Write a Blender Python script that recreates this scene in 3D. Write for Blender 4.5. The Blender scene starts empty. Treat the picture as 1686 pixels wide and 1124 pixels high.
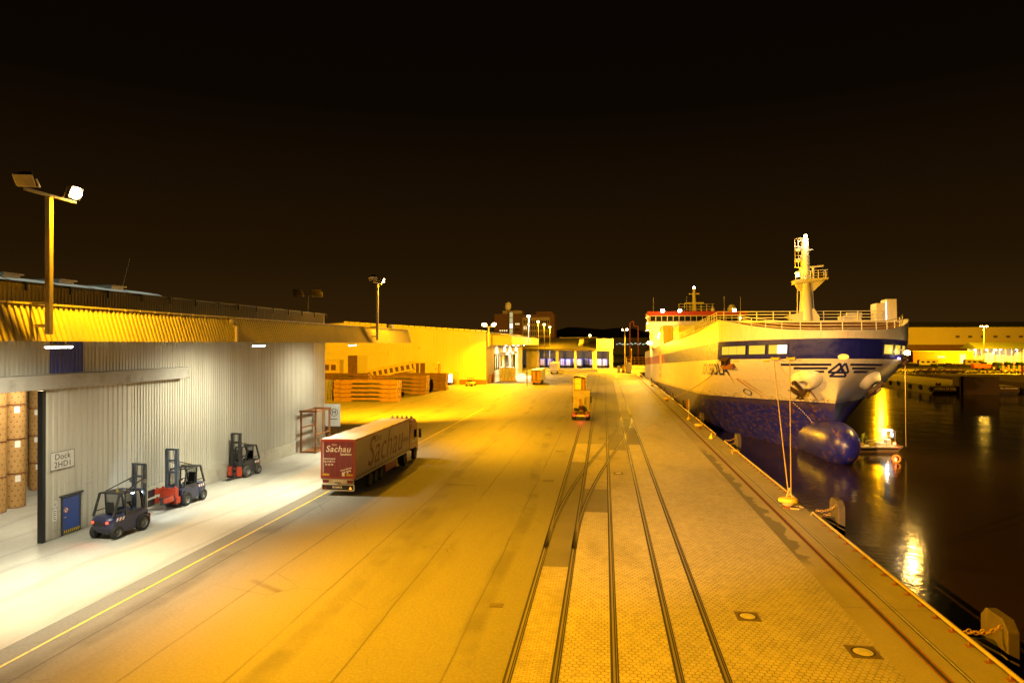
import bpy, math, random
from mathutils import Vector, Matrix, Euler
random.seed(7)
R = math.radians
scene = bpy.context.scene
COL = scene.collection

# ------------------------------------------------------------------ camera
cam_d = bpy.data.cameras.new("camera")
cam = bpy.data.objects.new("camera", cam_d)
COL.objects.link(cam)
cam_d.sensor_width = 36.0
cam_d.lens = 24.0
cam_d.clip_start = 0.2
cam_d.clip_end = 4000
cam.location = (0, 0, 10.75)
cam.rotation_euler = (R(90.2), 0, R(7.7))
scene.camera = cam

# ------------------------------------------------------------------ night sky
world = bpy.data.worlds.new("World")
scene.world = world
world.use_nodes = True
wt = world.node_tree
wt.nodes.clear()
w_out = wt.nodes.new("ShaderNodeOutputWorld")
w_bg = wt.nodes.new("ShaderNodeBackground")
w_sky = wt.nodes.new("ShaderNodeTexSky")
w_sky.sky_type = 'NISHITA'
w_sky.sun_disc = False
w_sky.sun_elevation = R(-12)
w_sky.sun_rotation = R(300)
w_tc = wt.nodes.new("ShaderNodeTexCoord")
w_sep = wt.nodes.new("ShaderNodeSeparateXYZ")
w_ramp = wt.nodes.new("ShaderNodeValToRGB")      # town glow over the horizon
cr = w_ramp.color_ramp
cr.elements[0].position = 0.0
cr.elements[0].color = (0.032, 0.0145, 0.0028, 1)
cr.elements[1].position = 0.75
cr.elements[1].color = (0.0008, 0.0005, 0.0002, 1)
e = cr.elements.new(0.12); e.color = (0.0150, 0.0068, 0.0011, 1)
e = cr.elements.new(0.32); e.color = (0.0036, 0.0018, 0.0005, 1)
w_mul = wt.nodes.new("ShaderNodeMixRGB"); w_mul.blend_type = 'ADD'; w_mul.inputs[0].default_value = 0.01
wt.links.new(w_tc.outputs['Generated'], w_sep.inputs[0])
wt.links.new(w_sep.outputs['Z'], w_ramp.inputs[0])
wt.links.new(w_ramp.outputs[0], w_mul.inputs[1])
wt.links.new(w_sky.outputs[0], w_mul.inputs[2])
wt.links.new(w_mul.outputs[0], w_bg.inputs[0])
w_bg.inputs[1].default_value = 1.0
wt.links.new(w_bg.outputs[0], w_out.inputs[0])

scene.view_settings.view_transform = 'Standard'
scene.view_settings.look = 'None'
scene.view_settings.exposure = 0.0
scene.view_settings.gamma = 1.0
scene.cycles.max_bounces = 5
scene.cycles.diffuse_bounces = 3
scene.cycles.glossy_bounces = 3
scene.cycles.transmission_bounces = 3
scene.cycles.sample_clamp_indirect = 6.0
scene.cycles.caustics_reflective = False
scene.cycles.caustics_refractive = False

SODIUM = (1.0, 0.43, 0.003)
LEDW = (1.0, 0.94, 0.69)
COOL = (0.80, 0.95, 1.0)

# ------------------------------------------------------------------ helpers
def tag(o, label, cat, group=None, kind=None):
    o['label'] = label; o['category'] = cat
    if group: o['group'] = group
    if kind: o['kind'] = kind
    return o

def thing(name, label, cat, loc=(0, 0, 0), rz=0, group=None):
    o = bpy.data.objects.new(name, None)
    o.empty_display_size = 0.3
    COL.objects.link(o)
    o.location = loc; o.rotation_euler = (0, 0, rz)
    return tag(o, label, cat, group)

def kids(o):
    return [c for c in bpy.data.objects if c.parent is o]

def dup(root, loc, rz=0, label=None, group=None):
    """copy of a thing with copies of its parts and sub-parts"""
    r = root.copy(); COL.objects.link(r)
    r.location = loc; r.rotation_euler = (0, 0, rz)
    if label: r['label'] = label
    if group: r['group'] = group
    for ch in kids(root):
        c = ch.copy(); COL.objects.link(c); c.parent = r
        for g in kids(ch):
            d = g.copy(); COL.objects.link(d); d.parent = c
    return r

class MB:
    def __init__(s): s.v = []; s.f = []
    def add(s, vs, fs):
        b = len(s.v); s.v += [tuple(v) for v in vs]
        s.f += [tuple(i + b for i in f) for f in fs]
        return s
    def bx(s, x0, x1, y0, y1, z0, z1, M=None):
        vs = [(x0,y0,z0),(x1,y0,z0),(x1,y1,z0),(x0,y1,z0),(x0,y0,z1),(x1,y0,z1),(x1,y1,z1),(x0,y1,z1)]
        if M is not None: vs = [M @ Vector(v) for v in vs]
        return s.add(vs, [(3,2,1,0),(4,5,6,7),(0,1,5,4),(1,2,6,5),(2,3,7,6),(3,0,4,7)])
    def bar(s, p0, p1, w, h=None, up=(0,0,1)):
        """square bar from p0 to p1"""
        h = h or w
        p0 = Vector(p0); p1 = Vector(p1); d = (p1 - p0).normalized()
        u = Vector(up)
        if abs(d.dot(u)) > .95: u = Vector((1,0,0))
        a = d.cross(u).normalized() * w / 2; b = a.cross(d).normalized() * h / 2
        vs = [p0-a-b, p0+a-b, p0+a+b, p0-a+b, p1-a-b, p1+a-b, p1+a+b, p1-a+b]
        return s.add(vs, [(3,2,1,0),(4,5,6,7),(0,1,5,4),(1,2,6,5),(2,3,7,6),(3,0,4,7)])
    def cyl(s, p0, p1, r, r2=None, n=12, caps=True):
        r2 = r if r2 is None else r2
        p0 = Vector(p0); p1 = Vector(p1); d = (p1 - p0).normalized()
        u = Vector((0,0,1)) if abs(d.z) < .9 else Vector((1,0,0))
        a = d.cross(u).normalized(); b = d.cross(a).normalized()
        vs = []
        for i in range(n):
            t = 2*math.pi*i/n; k = a*math.cos(t) + b*math.sin(t)
            vs += [p0 + k*r, p1 + k*r2]
        fs = [(2*i, 2*i+1, (2*i+3) % (2*n), (2*i+2) % (2*n)) for i in range(n)]
        if caps:
            fs.append(tuple(range(0, 2*n, 2))[::-1]); fs.append(tuple(range(1, 2*n, 2)))
        return s.add(vs, fs)
    def tube(s, pts, r, n=6):
        pts = [Vector(p) for p in pts]; vs = []; m = len(pts)
        ref = None
        for i, p in enumerate(pts):
            d = (pts[min(i+1, m-1)] - pts[max(i-1, 0)]).normalized()
            u = Vector((0,0,1)) if abs(d.z) < .95 else Vector((1,0,0))
            a = d.cross(u).normalized()
            if ref is not None and a.dot(ref) < 0: a = -a
            ref = a
            b = d.cross(a).normalized()
            for k in range(n):
                t = 2*math.pi*k/n; vs.append(p + a*math.cos(t)*r + b*math.sin(t)*r)
        fs = []
        for i in range(m-1):
            for k in range(n):
                fs.append((i*n+k, (i+1)*n+k, (i+1)*n+(k+1) % n, i*n+(k+1) % n))
        fs.append(tuple(range(n))[::-1]); fs.append(tuple((m-1)*n+k for k in range(n)))
        return s.add(vs, fs)
    def prism(s, poly, plane, a, b):
        """poly in 'xz' (extruded in y), 'yz' (in x) or 'xy' (in z)"""
        n = len(poly)
        def P(q, t):
            return {'xz': (q[0], t, q[1]), 'yz': (t, q[0], q[1]), 'xy': (q[0], q[1], t)}[plane]
        vs = [P(q, a) for q in poly] + [P(q, b) for q in poly]
        fs = [tuple(range(n))[::-1], tuple(range(n, 2*n))]
        fs += [(i, (i+1) % n, n+(i+1) % n, n+i) for i in range(n)]
        return s.add(vs, fs)
    def lathe(s, prof, n=20, c=(0,0,0), axis='z', sx=1, sy=1):
        vs = []; m = len(prof)
        for r, h in prof:
            for k in range(n):
                t = 2*math.pi*k/n; x = r*math.cos(t)*sx; y = r*math.sin(t)*sy
                p = {'z': (x, y, h), 'x': (h, x, y), 'y': (x, h, y)}[axis]
                vs.append((p[0]+c[0], p[1]+c[1], p[2]+c[2]))
        fs = []
        for i in range(m-1):
            for k in range(n):
                fs.append((i*n+k, i*n+(k+1) % n, (i+1)*n+(k+1) % n, (i+1)*n+k))
        return s.add(vs, fs)
    def quad(s, a, b, c, d): return s.add([a, b, c, d], [(0, 1, 2, 3)])
    def build(s, name, mat, parent=None, smooth=False, bevel=0, loc=None, sharp=None):
        me = bpy.data.meshes.new(name)
        me.from_pydata(s.v, [], s.f); me.update()
        import bmesh
        bm = bmesh.new(); bm.from_mesh(me)
        bmesh.ops.recalc_face_normals(bm, faces=bm.faces)
        if smooth:
            ang = R(38 if smooth is True else smooth)
            for f in bm.faces: f.smooth = True
            for ed in bm.edges:
                if len(ed.link_faces) == 2 and ed.calc_face_angle(0) > ang: ed.smooth = False
        bm.to_mesh(me); bm.free()
        for m in (mat if isinstance(mat, (list, tuple)) else [mat]): me.materials.append(m)
        o = bpy.data.objects.new(name, me); COL.objects.link(o)
        if parent is not None: o.parent = parent
        if loc: o.location = loc
        if bevel:
            md = o.modifiers.new("bevel", 'BEVEL'); md.width = bevel; md.segments = 2
            md.limit_method = 'ANGLE'; md.angle_limit = R(40)
        return o

def ribbed(y0, y1, pitch, depth, flat=0.5):
    """trapezoid profile: list of (y, out)"""
    pts = []; y = y0
    a = pitch*flat/2; r = pitch*(0.5 - flat/2)
    while y < y1 - 1e-6:
        pts += [(y, 0), (y+a*1.2, 0), (y+a*1.2+r*.6, depth), (y+pitch-r*.6, depth)]
        y += pitch
    pts.append((y1, 0))
    return [p for p in pts if p[0] <= y1 + 1e-6]

def structure(mb, name, mat, **k):
    o = mb.build(name, mat, **k); o['kind'] = 'structure'; return o

def text_mesh(s, size, extrude=0.0, shear=0.0, align='CENTER', spacing=1.0, offset=0.0):
    c = bpy.data.curves.new("lettering_curve", 'FONT')
    c.body = s; c.size = size; c.extrude = extrude; c.shear = shear; c.offset = offset
    c.align_x = align; c.align_y = 'CENTER'; c.space_character = spacing; c.resolution_u = 4
    t = bpy.data.objects.new("lettering_tmp", c); COL.objects.link(t)
    dg = bpy.context.evaluated_depsgraph_get(); dg.update()
    me = bpy.data.meshes.new_from_object(t.evaluated_get(dg))
    bpy.data.objects.remove(t); bpy.data.curves.remove(c)
    return me

def lettering(s, size, mat, parent, loc, rot, name='lettering', **k):
    me = text_mesh(s, size, extrude=k.pop('extrude', 0.004), **k)
    me.materials.clear(); me.materials.append(mat)
    o = bpy.data.objects.new(name, me); COL.objects.link(o)
    o.parent = parent; o.location = loc; o.rotation_euler = rot
    return o

# ------------------------------------------------------------------ materials
class NT:
    def __init__(s, name):
        s.m = bpy.data.materials.new(name); s.m.use_nodes = True
        s.t = s.m.node_tree; s.b = s.t.nodes["Principled BSDF"]
        s.tc = s.t.nodes.new("ShaderNodeTexCoord")
        s.o = s.tc.outputs['Object']
    def put(s, sock, v):
        if hasattr(v, 'is_linked') or isinstance(v, bpy.types.NodeSocket): s.t.links.new(v, sock)
        elif isinstance(v, tuple) and len(v) == 3 and sock.type == 'RGBA': sock.default_value = (*v, 1)
        else: sock.default_value = v
    def math(s, op, a, b=0.0, c=None, clamp=False):
        n = s.t.nodes.new("ShaderNodeMath"); n.operation = op; n.use_clamp = clamp
        s.put(n.inputs[0], a); s.put(n.inputs[1], b)
        if c is not None: s.put(n.inputs[2], c)
        return n.outputs[0]
    def map(s, scale=(1,1,1), loc=(0,0,0), src=None):
        n = s.t.nodes.new("ShaderNodeMapping")
        s.put(n.inputs['Vector'], src or s.o); n.inputs['Scale'].default_value = scale; n.inputs['Location'].default_value = loc
        return n.outputs[0]
    def noise(s, scale, vec=None, detail=4, rough=.55, dist=0):
        n = s.t.nodes.new("ShaderNodeTexNoise"); s.put(n.inputs['Vector'], vec or s.o)
        n.inputs['Scale'].default_value = scale; n.inputs['Detail'].default_value = detail
        n.inputs['Roughness'].default_value = rough; n.inputs['Distortion'].default_value = dist
        return n.outputs[0]
    def ramp(s, f, lo, hi, a=0.0, b=1.0):
        n = s.t.nodes.new("ShaderNodeMapRange"); n.clamp = True
        s.put(n.inputs[0], f); n.inputs[1].default_value = lo; n.inputs[2].default_value = hi
        n.inputs[3].default_value = a; n.inputs[4].default_value = b
        return n.outputs[0]
    def mix(s, f, a, b, mode='MIX'):
        n = s.t.nodes.new("ShaderNodeMixRGB"); n.blend_type = mode
        s.put(n.inputs[0], f); s.put(n.inputs[1], a); s.put(n.inputs[2], b)
        return n.outputs[0]
    def sep(s, v=None):
        n = s.t.nodes.new("ShaderNodeSeparateXYZ"); s.put(n.inputs[0], v or s.o); return n.outputs
    def base(s, c): s.put(s.b.inputs['Base Color'], c)
    def rough(s, r): s.put(s.b.inputs['Roughness'], r)
    def bump(s, h, strength=.3, dist=.02):
        n = s.t.nodes.new("ShaderNodeBump"); n.inputs['Strength'].default_value = strength
        n.inputs['Distance'].default_value = dist; s.put(n.inputs['Height'], h)
        s.t.links.new(n.outputs[0], s.b.inputs['Normal'])

def mat(name, col, rough=.6, metal=0.0, var=.15, scale=2.0, stretch=(1,1,1), dirt=None, dirt_lo=.55, dirt_hi=.72, dscale=1.2, dstretch=None, bump=0.0, bscale=30, coat=0.0):
    n = NT(name)
    f = n.noise(scale, n.map(stretch))
    a = tuple(c*(1-var) for c in col); b = tuple(min(1, c*(1+var)) for c in col)
    c = n.mix(n.ramp(f, .3, .7), a, b)
    if dirt:
        d = n.noise(dscale, n.map(dstretch or stretch, (3.1, 7.7, 1.3)), detail=6, rough=.65)
        c = n.mix(n.ramp(d, dirt_lo, dirt_hi, 0, .85), c, dirt)
    n.base(c)
    n.rough(n.ramp(f, .3, .7, max(.02, rough-.07), min(1, rough+.07)))
    n.b.inputs['Metallic'].default_value = metal
    if coat: n.b.inputs['Coat Weight'].default_value = coat
    if bump: n.bump(n.noise(bscale), bump)
    return n.m

def emit(name, col, strength):
    n = NT(name)
    n.base((.02, .02, .02))
    n.put(n.b.inputs['Emission Color'], col); n.b.inputs['Emission Strength'].default_value = strength
    return n.m

def cladding_mat():
    n = NT('pale_cladding')
    x, y, z = n.sep()
    f = n.noise(.5, n.map((1,1,.15)))
    c = n.mix(n.ramp(f, .3, .7), (.47,.45,.375), (.55,.53,.455))
    sheet = n.math('FRACT', n.math('DIVIDE', y, 1.12))                 # laps of the sheets and their fixings
    c = n.mix(n.ramp(sheet, 0, .02, .45, 0), c, (.16,.145,.12))
    sh = n.noise(.9, n.map((.0,.9,.0)), 1)
    c = n.mix(n.ramp(sh, .40, .62, 0, .22), c, (.33,.31,.25))
    run = n.noise(1.7, n.map((1,2.4,.10)), 5, .65)
    c = n.mix(n.ramp(run, .56, .80, 0, .6), c, (.21,.165,.10))
    low = n.math('ADD', z, n.math('MULTIPLY', n.noise(1.1, n.map((1,1,.4)), 5), -2.6))
    c = n.mix(n.ramp(low, -1.3, -.1, .5, 0), c, (.17,.135,.085))
    scr = n.noise(2.6, n.map((1,.35,3.2),(4,4,4)), 5, .7)
    c = n.mix(n.math('MULTIPLY', n.ramp(scr, .62, .68, 0, .35), n.ramp(z, 3.2, 4.2, 1, 0)), c, (.10,.09,.07))
    fx = n.math('MULTIPLY', n.ramp(n.math('ABSOLUTE', n.math('SUBTRACT', n.math('FRACT', n.math('DIVIDE', z, 1.9)), .5)), 0, .013, 1, 0), n.ramp(n.math('ABSOLUTE', n.math('SUBTRACT', n.math('FRACT', n.math('DIVIDE', y, .28)), .3)), .08, .13, 1, 0))
    c = n.mix(n.math('MULTIPLY', fx, .6), c, (.13,.10,.07))
    n.base(c); n.rough(.5)
    n.bump(n.noise(.8, n.map((1,1,.6)), 3), .25, .05)
    return n.m

M = {}
M['cladding'] = cladding_mat()
M['cladding_warm'] = mat('cream_cladding', (.55,.50,.40), .55, 0, .07, .3, (1,1,.15), dirt=(.30,.25,.16), dirt_lo=.6, dirt_hi=.9, dscale=.5, dstretch=(1,1,.2))
M['cladding_grey'] = mat('grey_cladding', (.36,.33,.26), .55, 0, .1, .6, (1,1,.2))
M['fascia'] = mat('fascia_sheet', (.46,.42,.32), .45, 0, .1, .5, (1,1,.3), dirt=(.18,.12,.06), dirt_lo=.62, dirt_hi=.9, dstretch=(1,1.3,.2))
M['concrete'] = mat('concrete', (.34,.32,.28), .85, 0, .12, 1.5, dirt=(.17,.15,.12), dscale=.9, bump=.2)
M['blue_sheet'] = mat('blue_sheet', (.05,.065,.36), .5, 0, .15, 1, (1,1,.2), dirt=(.05,.05,.09))
M['blue_door'] = mat('blue_door_paint', (.02,.06,.28), .45, 0, .1, 2, dirt=(.03,.05,.14), dscale=2)
M['black_metal'] = mat('black_metal', (.02,.02,.02), .5, .2, .2, 4)
M['dark_metal'] = mat('dark_grey_metal', (.05,.05,.055), .45, .3, .2, 4)
M['grey_metal'] = mat('grey_metal', (.22,.22,.21), .42, .6, .15, 4)
M['galv'] = mat('galvanised_steel', (.42,.41,.38), .42, .55, .15, 5, dirt=(.25,.2,.12), dscale=2)
M['pole'] = mat('pole_paint', (.34,.31,.25), .5, .2, .15, 2, (1,1,.3), dirt=(.16,.09,.04), dscale=1.5)
M['rubber'] = mat('tyre_rubber', (.018,.018,.018), .8, 0, .25, 6)
M['rubber_dusty'] = mat('dusty_tyre_rubber', (.07,.065,.055), .9, 0, .2, 5)
M['plinth'] = mat('plinth_concrete', (.46,.43,.35), .85, 0, .1, 1.2, dirt=(.25,.21,.15), dscale=1.1, bump=.2)
M['dark_opening'] = mat('dark_brown_opening', (.10,.05,.015), .8, 0, .2, 3)
M['rim'] = mat('wheel_rim', (.30,.30,.29), .4, .5, .2, 5)
M['roof'] = mat('roof_sheet', (.06,.055,.05), .7, 0, .2, .6)
M['skylight'] = emit('lit_translucent_rooflight', (.85,.92,.70), .32)
M['paper'] = mat('kraft_paper', (.42,.24,.075), .65, 0, .06, 2)
M['label_white'] = mat('white_label', (.75,.74,.70), .6, 0, .04, 8)
M['white_paint'] = mat('white_paint', (.66,.65,.61), .45, 0, .06, 1.5, dirt=(.35,.28,.18), dirt_lo=.64, dirt_hi=.85)
M['sign_white'] = mat('sign_white', (.62,.61,.56), .5, 0, .04, 3)
M['text_dark'] = mat('dark_lettering', (.035,.03,.03), .5, 0, .1, 8)
M['text_white'] = mat('white_lettering', (.80,.78,.74), .5, 0, .04, 8)
M['red_paint'] = mat('red_paint', (.42,.05,.02), .45, 0, .12, 3, dirt=(.16,.04,.02), dscale=2.5)
M['clamp_red'] = mat('clamp_red_paint', (.50,.055,.02), .42, 0, .12, 3, dirt=(.12,.05,.03), dscale=3, dirt_lo=.6)
M['yellow_paint'] = mat('yellow_paint', (.62,.42,.02), .55, 0, .12, 3, dirt=(.22,.16,.03), dscale=2.5)
M['rust'] = mat('rusty_steel', (.20,.075,.022), .8, .1, .3, 3, dirt=(.08,.035,.015), dscale=2)
M['rust_orange'] = mat('rust_brown_frame', (.26,.10,.03), .7, .1, .2, 3, dirt=(.12,.05,.02))
M['rust_dark'] = mat('dark_rusty_iron', (.055,.028,.014), .75, .1, .3, 4)
M['cassette'] = mat('cassette_steel', (.085,.038,.015), .75, 0, .3, 1.2, (1,1,2.2), dirt=(.035,.018,.009), dscale=.8, dirt_lo=.48, dirt_hi=.66)
M['cassette_blue'] = mat('blue_cassette_steel', (.06,.06,.22), .7, 0, .2, 1.2, dirt=(.14,.10,.10), dscale=.8)
M['glass'] = mat('dark_glass', (.015,.018,.02), .08, 0, .1, 1)
M['navy'] = mat('forklift_navy_paint', (.022,.026,.075), .35, 0, .12, 3, dirt=(.06,.055,.05), dscale=3, dirt_lo=.6, coat=.3)
M['forklift_black'] = mat('forklift_dark_frame', (.035,.036,.038), .5, .1, .2, 4, dirt=(.10,.09,.07), dscale=3, dirt_lo=.58)
M['mast_grey'] = mat('mast_blue_grey', (.10,.12,.15), .42, .3, .15, 4)
M['seat_black'] = mat('seat_vinyl', (.02,.02,.02), .6, 0, .1, 6)
M['hivis'] = mat('hi_vis_cloth', (.45,.55,.03), .8, 0, .1, 8)
M['trousers'] = mat('dark_work_trousers', (.03,.03,.045), .85, 0, .15, 8)
M['skin'] = mat('skin', (.42,.24,.16), .6, 0, .06, 8)
M['jacket_red'] = mat('dark_red_jacket', (.12,.025,.02), .8, 0, .15, 8)
M['rope'] = mat('mooring_rope', (.46,.33,.12), .9, 0, .25, 25, (1,1,3))
M['orange'] = mat('buoy_orange', (.75,.20,.02), .5, 0, .1, 6)
M['green_paint'] = mat('green_farm_paint', (.03,.11,.02), .4, 0, .15, 3)
M['brick'] = mat('dark_brick', (.11,.06,.04), .9, 0, .2, .5)
M['facade'] = mat('pale_facade', (.26,.22,.16), .8, 0, .1, .3)
M['tarp'] = mat('grey_tarpaulin', (.42,.40,.34), .6, 0, .25, 1.5, bump=.3, bscale=4)
M['wood'] = mat('crate_wood', (.34,.22,.10), .8, 0, .25, 2, (1,1,6))
M['brown_door'] = mat('brown_door', (.12,.06,.025), .7, 0, .3, 2, (1,1,.4))
M['tail_red'] = emit('red_tail_light', (1,.03,.01), 9)
M['lamp_red'] = mat('red_lens', (.35,.015,.01), .25, 0, .1, 10)
M['reflector_glow'] = emit('glowing_orange_reflector', (1,.28,.02), 3)
M['lens_sodium'] = emit('sodium_lamp_lens', (1,.72,.30), 60)
M['lens_sodium_far'] = emit('far_sodium_lamp_lens', (1,.62,.15), 30)
M['lens_bank'] = emit('far_bank_lamp_lens', (1,.55,.05), 260)
M['lens_dim'] = emit('dim_sodium_lens', (1,.62,.12), 12)
M['lens_small'] = emit('small_white_lens', (1,.97,.85), 7)
M['cover_iron'] = mat('worn_cover_iron', (.085,.06,.035), .7, .2, .25, 5)
M['lens_white'] = emit('white_lamp_lens', (1,.97,.88), 40)
M['lens_cool'] = emit('cool_white_deck_lamp', (.85,.97,1), 90)
M['lens_off'] = mat('unlit_lamp_glass', (.25,.22,.15), .2, 0, .1, 5)
M['lit_window'] = emit('lit_window', (1,.78,.35), 1.2)
M['lit_pane_warm'] = emit('lit_warm_interior', (1,.66,.05), 1.0)

# ------------------------------------------------------------------ lamps that shine
def flood(loc, target, power, col=SODIUM, angle=150, blend=.5, radius=.15, parent=None):
    """the light of one lamp head (spot lamp sitting just before its lens)"""
    d = bpy.data.lights.new("lamp_light", 'SPOT')
    d.energy = power; d.color = col; d.spot_size = R(angle); d.spot_blend = blend
    d.shadow_soft_size = radius
    o = bpy.data.objects.new("lamp_light", d); COL.objects.link(o)
    v = Vector(target) - Vector(loc)
    o.location = loc; o.rotation_euler = v.to_track_quat('-Z', 'Y').to_euler()
    if parent is not None: o.parent = parent
    return o
# ------------------------------------------------------------------ ground, quay and water
def asphalt_mat():
    n = NT('worn_asphalt')
    x, y, z = n.sep()
    big = n.noise(.055, n.map((1, .45, 1)), 5)
    fine = n.noise(9, detail=3, rough=.7)
    c = n.mix(n.ramp(big, .32, .68), (.075,.070,.058), (.150,.140,.118))
    c = n.mix(n.ramp(fine, .35, .7, 0, .5), c, (.21,.20,.165))
    gr = n.noise(28, detail=2, rough=.8)
    c = n.mix(n.ramp(gr, .52, .70, 0, .55), c, (.045,.042,.035))
    # paving lanes laid along the quay, with tarred seams
    wob = n.noise(.25, n.map((.3, 1, 1)), 3)
    lane = n.math('FRACT', n.math('ADD', n.math('DIVIDE', x, 3.4), n.math('MULTIPLY', wob, .05)))
    seam = n.ramp(n.math('ABSOLUTE', n.math('SUBTRACT', lane, .5)), 0, .017, 1, 0)
    seam = n.math('MULTIPLY', seam, n.ramp(n.noise(.3, n.map((1,.3,1),(5,2,0))), .36, .52))
    c = n.mix(n.math('MULTIPLY', seam, .9), c, (.025,.022,.018))
    # cracks
    v = n.t.nodes.new("ShaderNodeTexVoronoi"); v.feature = 'DISTANCE_TO_EDGE'; v.inputs['Scale'].default_value = .35
    d = n.t.nodes.new("ShaderNodeVectorMath"); d.operation = 'ADD'
    ns = n.t.nodes.new("ShaderNodeTexNoise"); ns.inputs['Scale'].default_value = 1.2; ns.inputs['Detail'].default_value = 6
    sc = n.t.nodes.new("ShaderNodeVectorMath"); sc.operation = 'SCALE'; sc.inputs['Scale'].default_value = 1.3
    n.t.links.new(ns.outputs['Color'], sc.inputs[0]); n.t.links.new(n.o, d.inputs[0]); n.t.links.new(sc.outputs[0], d.inputs[1])
    n.t.links.new(d.outputs[0], v.inputs['Vector'])
    cr = n.math('MULTIPLY', n.ramp(v.outputs[0], .002, .011, 1, 0), n.ramp(n.noise(.12, n.map(loc=(9,4,0))), .52, .60))
    c = n.mix(n.math('MULTIPLY', cr, .6), c, (.02,.018,.015))
    # oil and tyre stains
    st = n.noise(.16, n.map((1, .22, 1), (2, 8, 0)), 6, .6)
    c = n.mix(n.ramp(st, .54, .70, 0, .6), c, (.045,.040,.033))
    w = n.t.nodes.new('ShaderNodeTexWave'); w.inputs['Scale'].default_value = .045; w.inputs['Distortion'].default_value = 9; w.inputs['Detail'].default_value = 2; w.inputs['Detail Scale'].default_value = .35
    n.t.links.new(n.map((1,.55,1),(3,11,0)), w.inputs['Vector'])
    c = n.mix(n.math('MULTIPLY', n.ramp(w.outputs[1], .93, .985, 0, .5), n.ramp(n.noise(.2, n.map(loc=(6,6,0))), .42, .6)), c, (.035,.032,.027))
    n.base(c); n.rough(n.ramp(big, .3, .7, .62, .85))
    n.bump(fine, .35, .01)
    return n.m

def apron_mat():
    n = NT('apron_concrete')
    big = n.noise(.25, n.map((1, .5, 1)), 6, .6)
    fine = n.noise(7, detail=4)
    c = n.mix(n.ramp(big, .3, .7), (.27,.26,.22), (.40,.385,.34))
    c = n.mix(n.ramp(fine, .4, .7, 0, .25), c, (.22,.21,.18))
    st = n.noise(.5, n.map((1, .25, 1), (4, 2, 0)), 6, .65)
    c = n.mix(n.ramp(st, .56, .78, 0, .6), c, (.14,.13,.105))
    w = n.t.nodes.new("ShaderNodeTexWave"); w.inputs['Scale'].default_value = .10; w.inputs['Distortion'].default_value = 14; w.inputs['Detail'].default_value = 3; w.inputs['Detail Scale'].default_value = .6
    n.t.links.new(n.map((1,.4,1)), w.inputs['Vector'])
    c = n.mix(n.ramp(w.outputs[1], .90, .99, 0, .25), c, (.15,.14,.12))
    n.base(c); n.rough(.8); n.bump(fine, .25, .01)
    return n.m

def hex_mat():
    n = NT('hexagon_paving')
    S = .235
    vm = lambda op, a, b=None: (lambda k: (setattr(k, 'operation', op), n.put(k.inputs[0], a), n.put(k.inputs[1], b) if b is not None else None, k.outputs[0])[-1])(n.t.nodes.new("ShaderNodeVectorMath"))
    p = vm('MULTIPLY', n.o, (1/S, 1/S, 0)); p = vm('ADD', p, (900.0, 900.0, 0))
    r = (1.0, 1.7320508, 1.0); h = (.5, .8660254, .5)
    a = vm('SUBTRACT', vm('MODULO', p, r), h); b = vm('SUBTRACT', vm('MODULO', vm('SUBTRACT', p, h), r), h)
    def hd(v):
        ab = vm('ABSOLUTE', v); s = n.sep(ab)
        return n.math('MAXIMUM', s[0], n.math('ADD', n.math('MULTIPLY', s[0], .5), n.math('MULTIPLY', s[1], .8660254)))
    d = n.math('MINIMUM', hd(a), hd(b))
    joint = n.ramp(d, .435, .475, 0, 1)
    # tone of single stones
    v = n.t.nodes.new("ShaderNodeTexVoronoi"); v.inputs['Scale'].default_value = 1/S; n.put(v.inputs['Vector'], n.o)
    big = n.noise(.22, n.map((1, .6, 1)), 6, .6)
    c = n.mix(n.ramp(big, .3, .7), (.23,.21,.17), (.34,.31,.25))
    c = n.mix(.36, c, n.mix(n.ramp(v.outputs['Color'], .2, .8), (.15,.14,.11), (.34,.31,.25)))
    c = n.mix(n.ramp(n.noise(6, detail=3), .4, .7, 0, .25), c, (.38,.35,.28))
    st = n.noise(.2, n.map((1, .35, 1), (7, 3, 0)), 6, .6)
    c = n.mix(n.ramp(st, .54, .72, 0, .5), c, (.085,.075,.06))
    pj = n.ramp(n.noise(1.4, n.map(loc=(3,3,3))), .35, .55, .5, 1.0)
    c = n.mix(n.math('MULTIPLY', joint, pj), c, (.035,.03,.022))
    n.base(c); n.rough(n.ramp(big, .3, .7, .55, .8))
    n.bump(n.math('SUBTRACT', 1.0, joint), .5, .012)
    return n.m

def brick_mat():
    n = NT('brick_paving')
    b = n.t.nodes.new("ShaderNodeTexBrick")
    b.offset = .5
    for k, v_ in (('Scale', 1.0), ('Mortar Size', .008), ('Mortar Smooth', .2), ('Bias', 0.0), ('Brick Width', .24), ('Row Height', .125)): b.inputs[k].default_value = v_
    b.inputs['Color1'].default_value = (.22,.20,.16,1); b.inputs['Color2'].default_value = (.30,.27,.22,1); b.inputs['Mortar'].default_value = (.04,.034,.025,1)
    n.t.links.new(n.o, b.inputs['Vector'])
    big = n.noise(.4, n.map((1, .6, 1)), 6, .6)
    c = n.mix(n.ramp(big, .45, .7, 0, .6), b.outputs['Color'], (.12,.105,.08))
    gap = n.noise(3.5, n.map((1, 2.2, 1), (1,5,0)), 3)
    c = n.mix(n.ramp(gap, .66, .72, 0, .8), c, (.03,.026,.02))
    n.base(c); n.rough(.75); n.bump(n.math('SUBTRACT', 1.0, b.outputs['Fac']), .5, .012)
    return n.m

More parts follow.
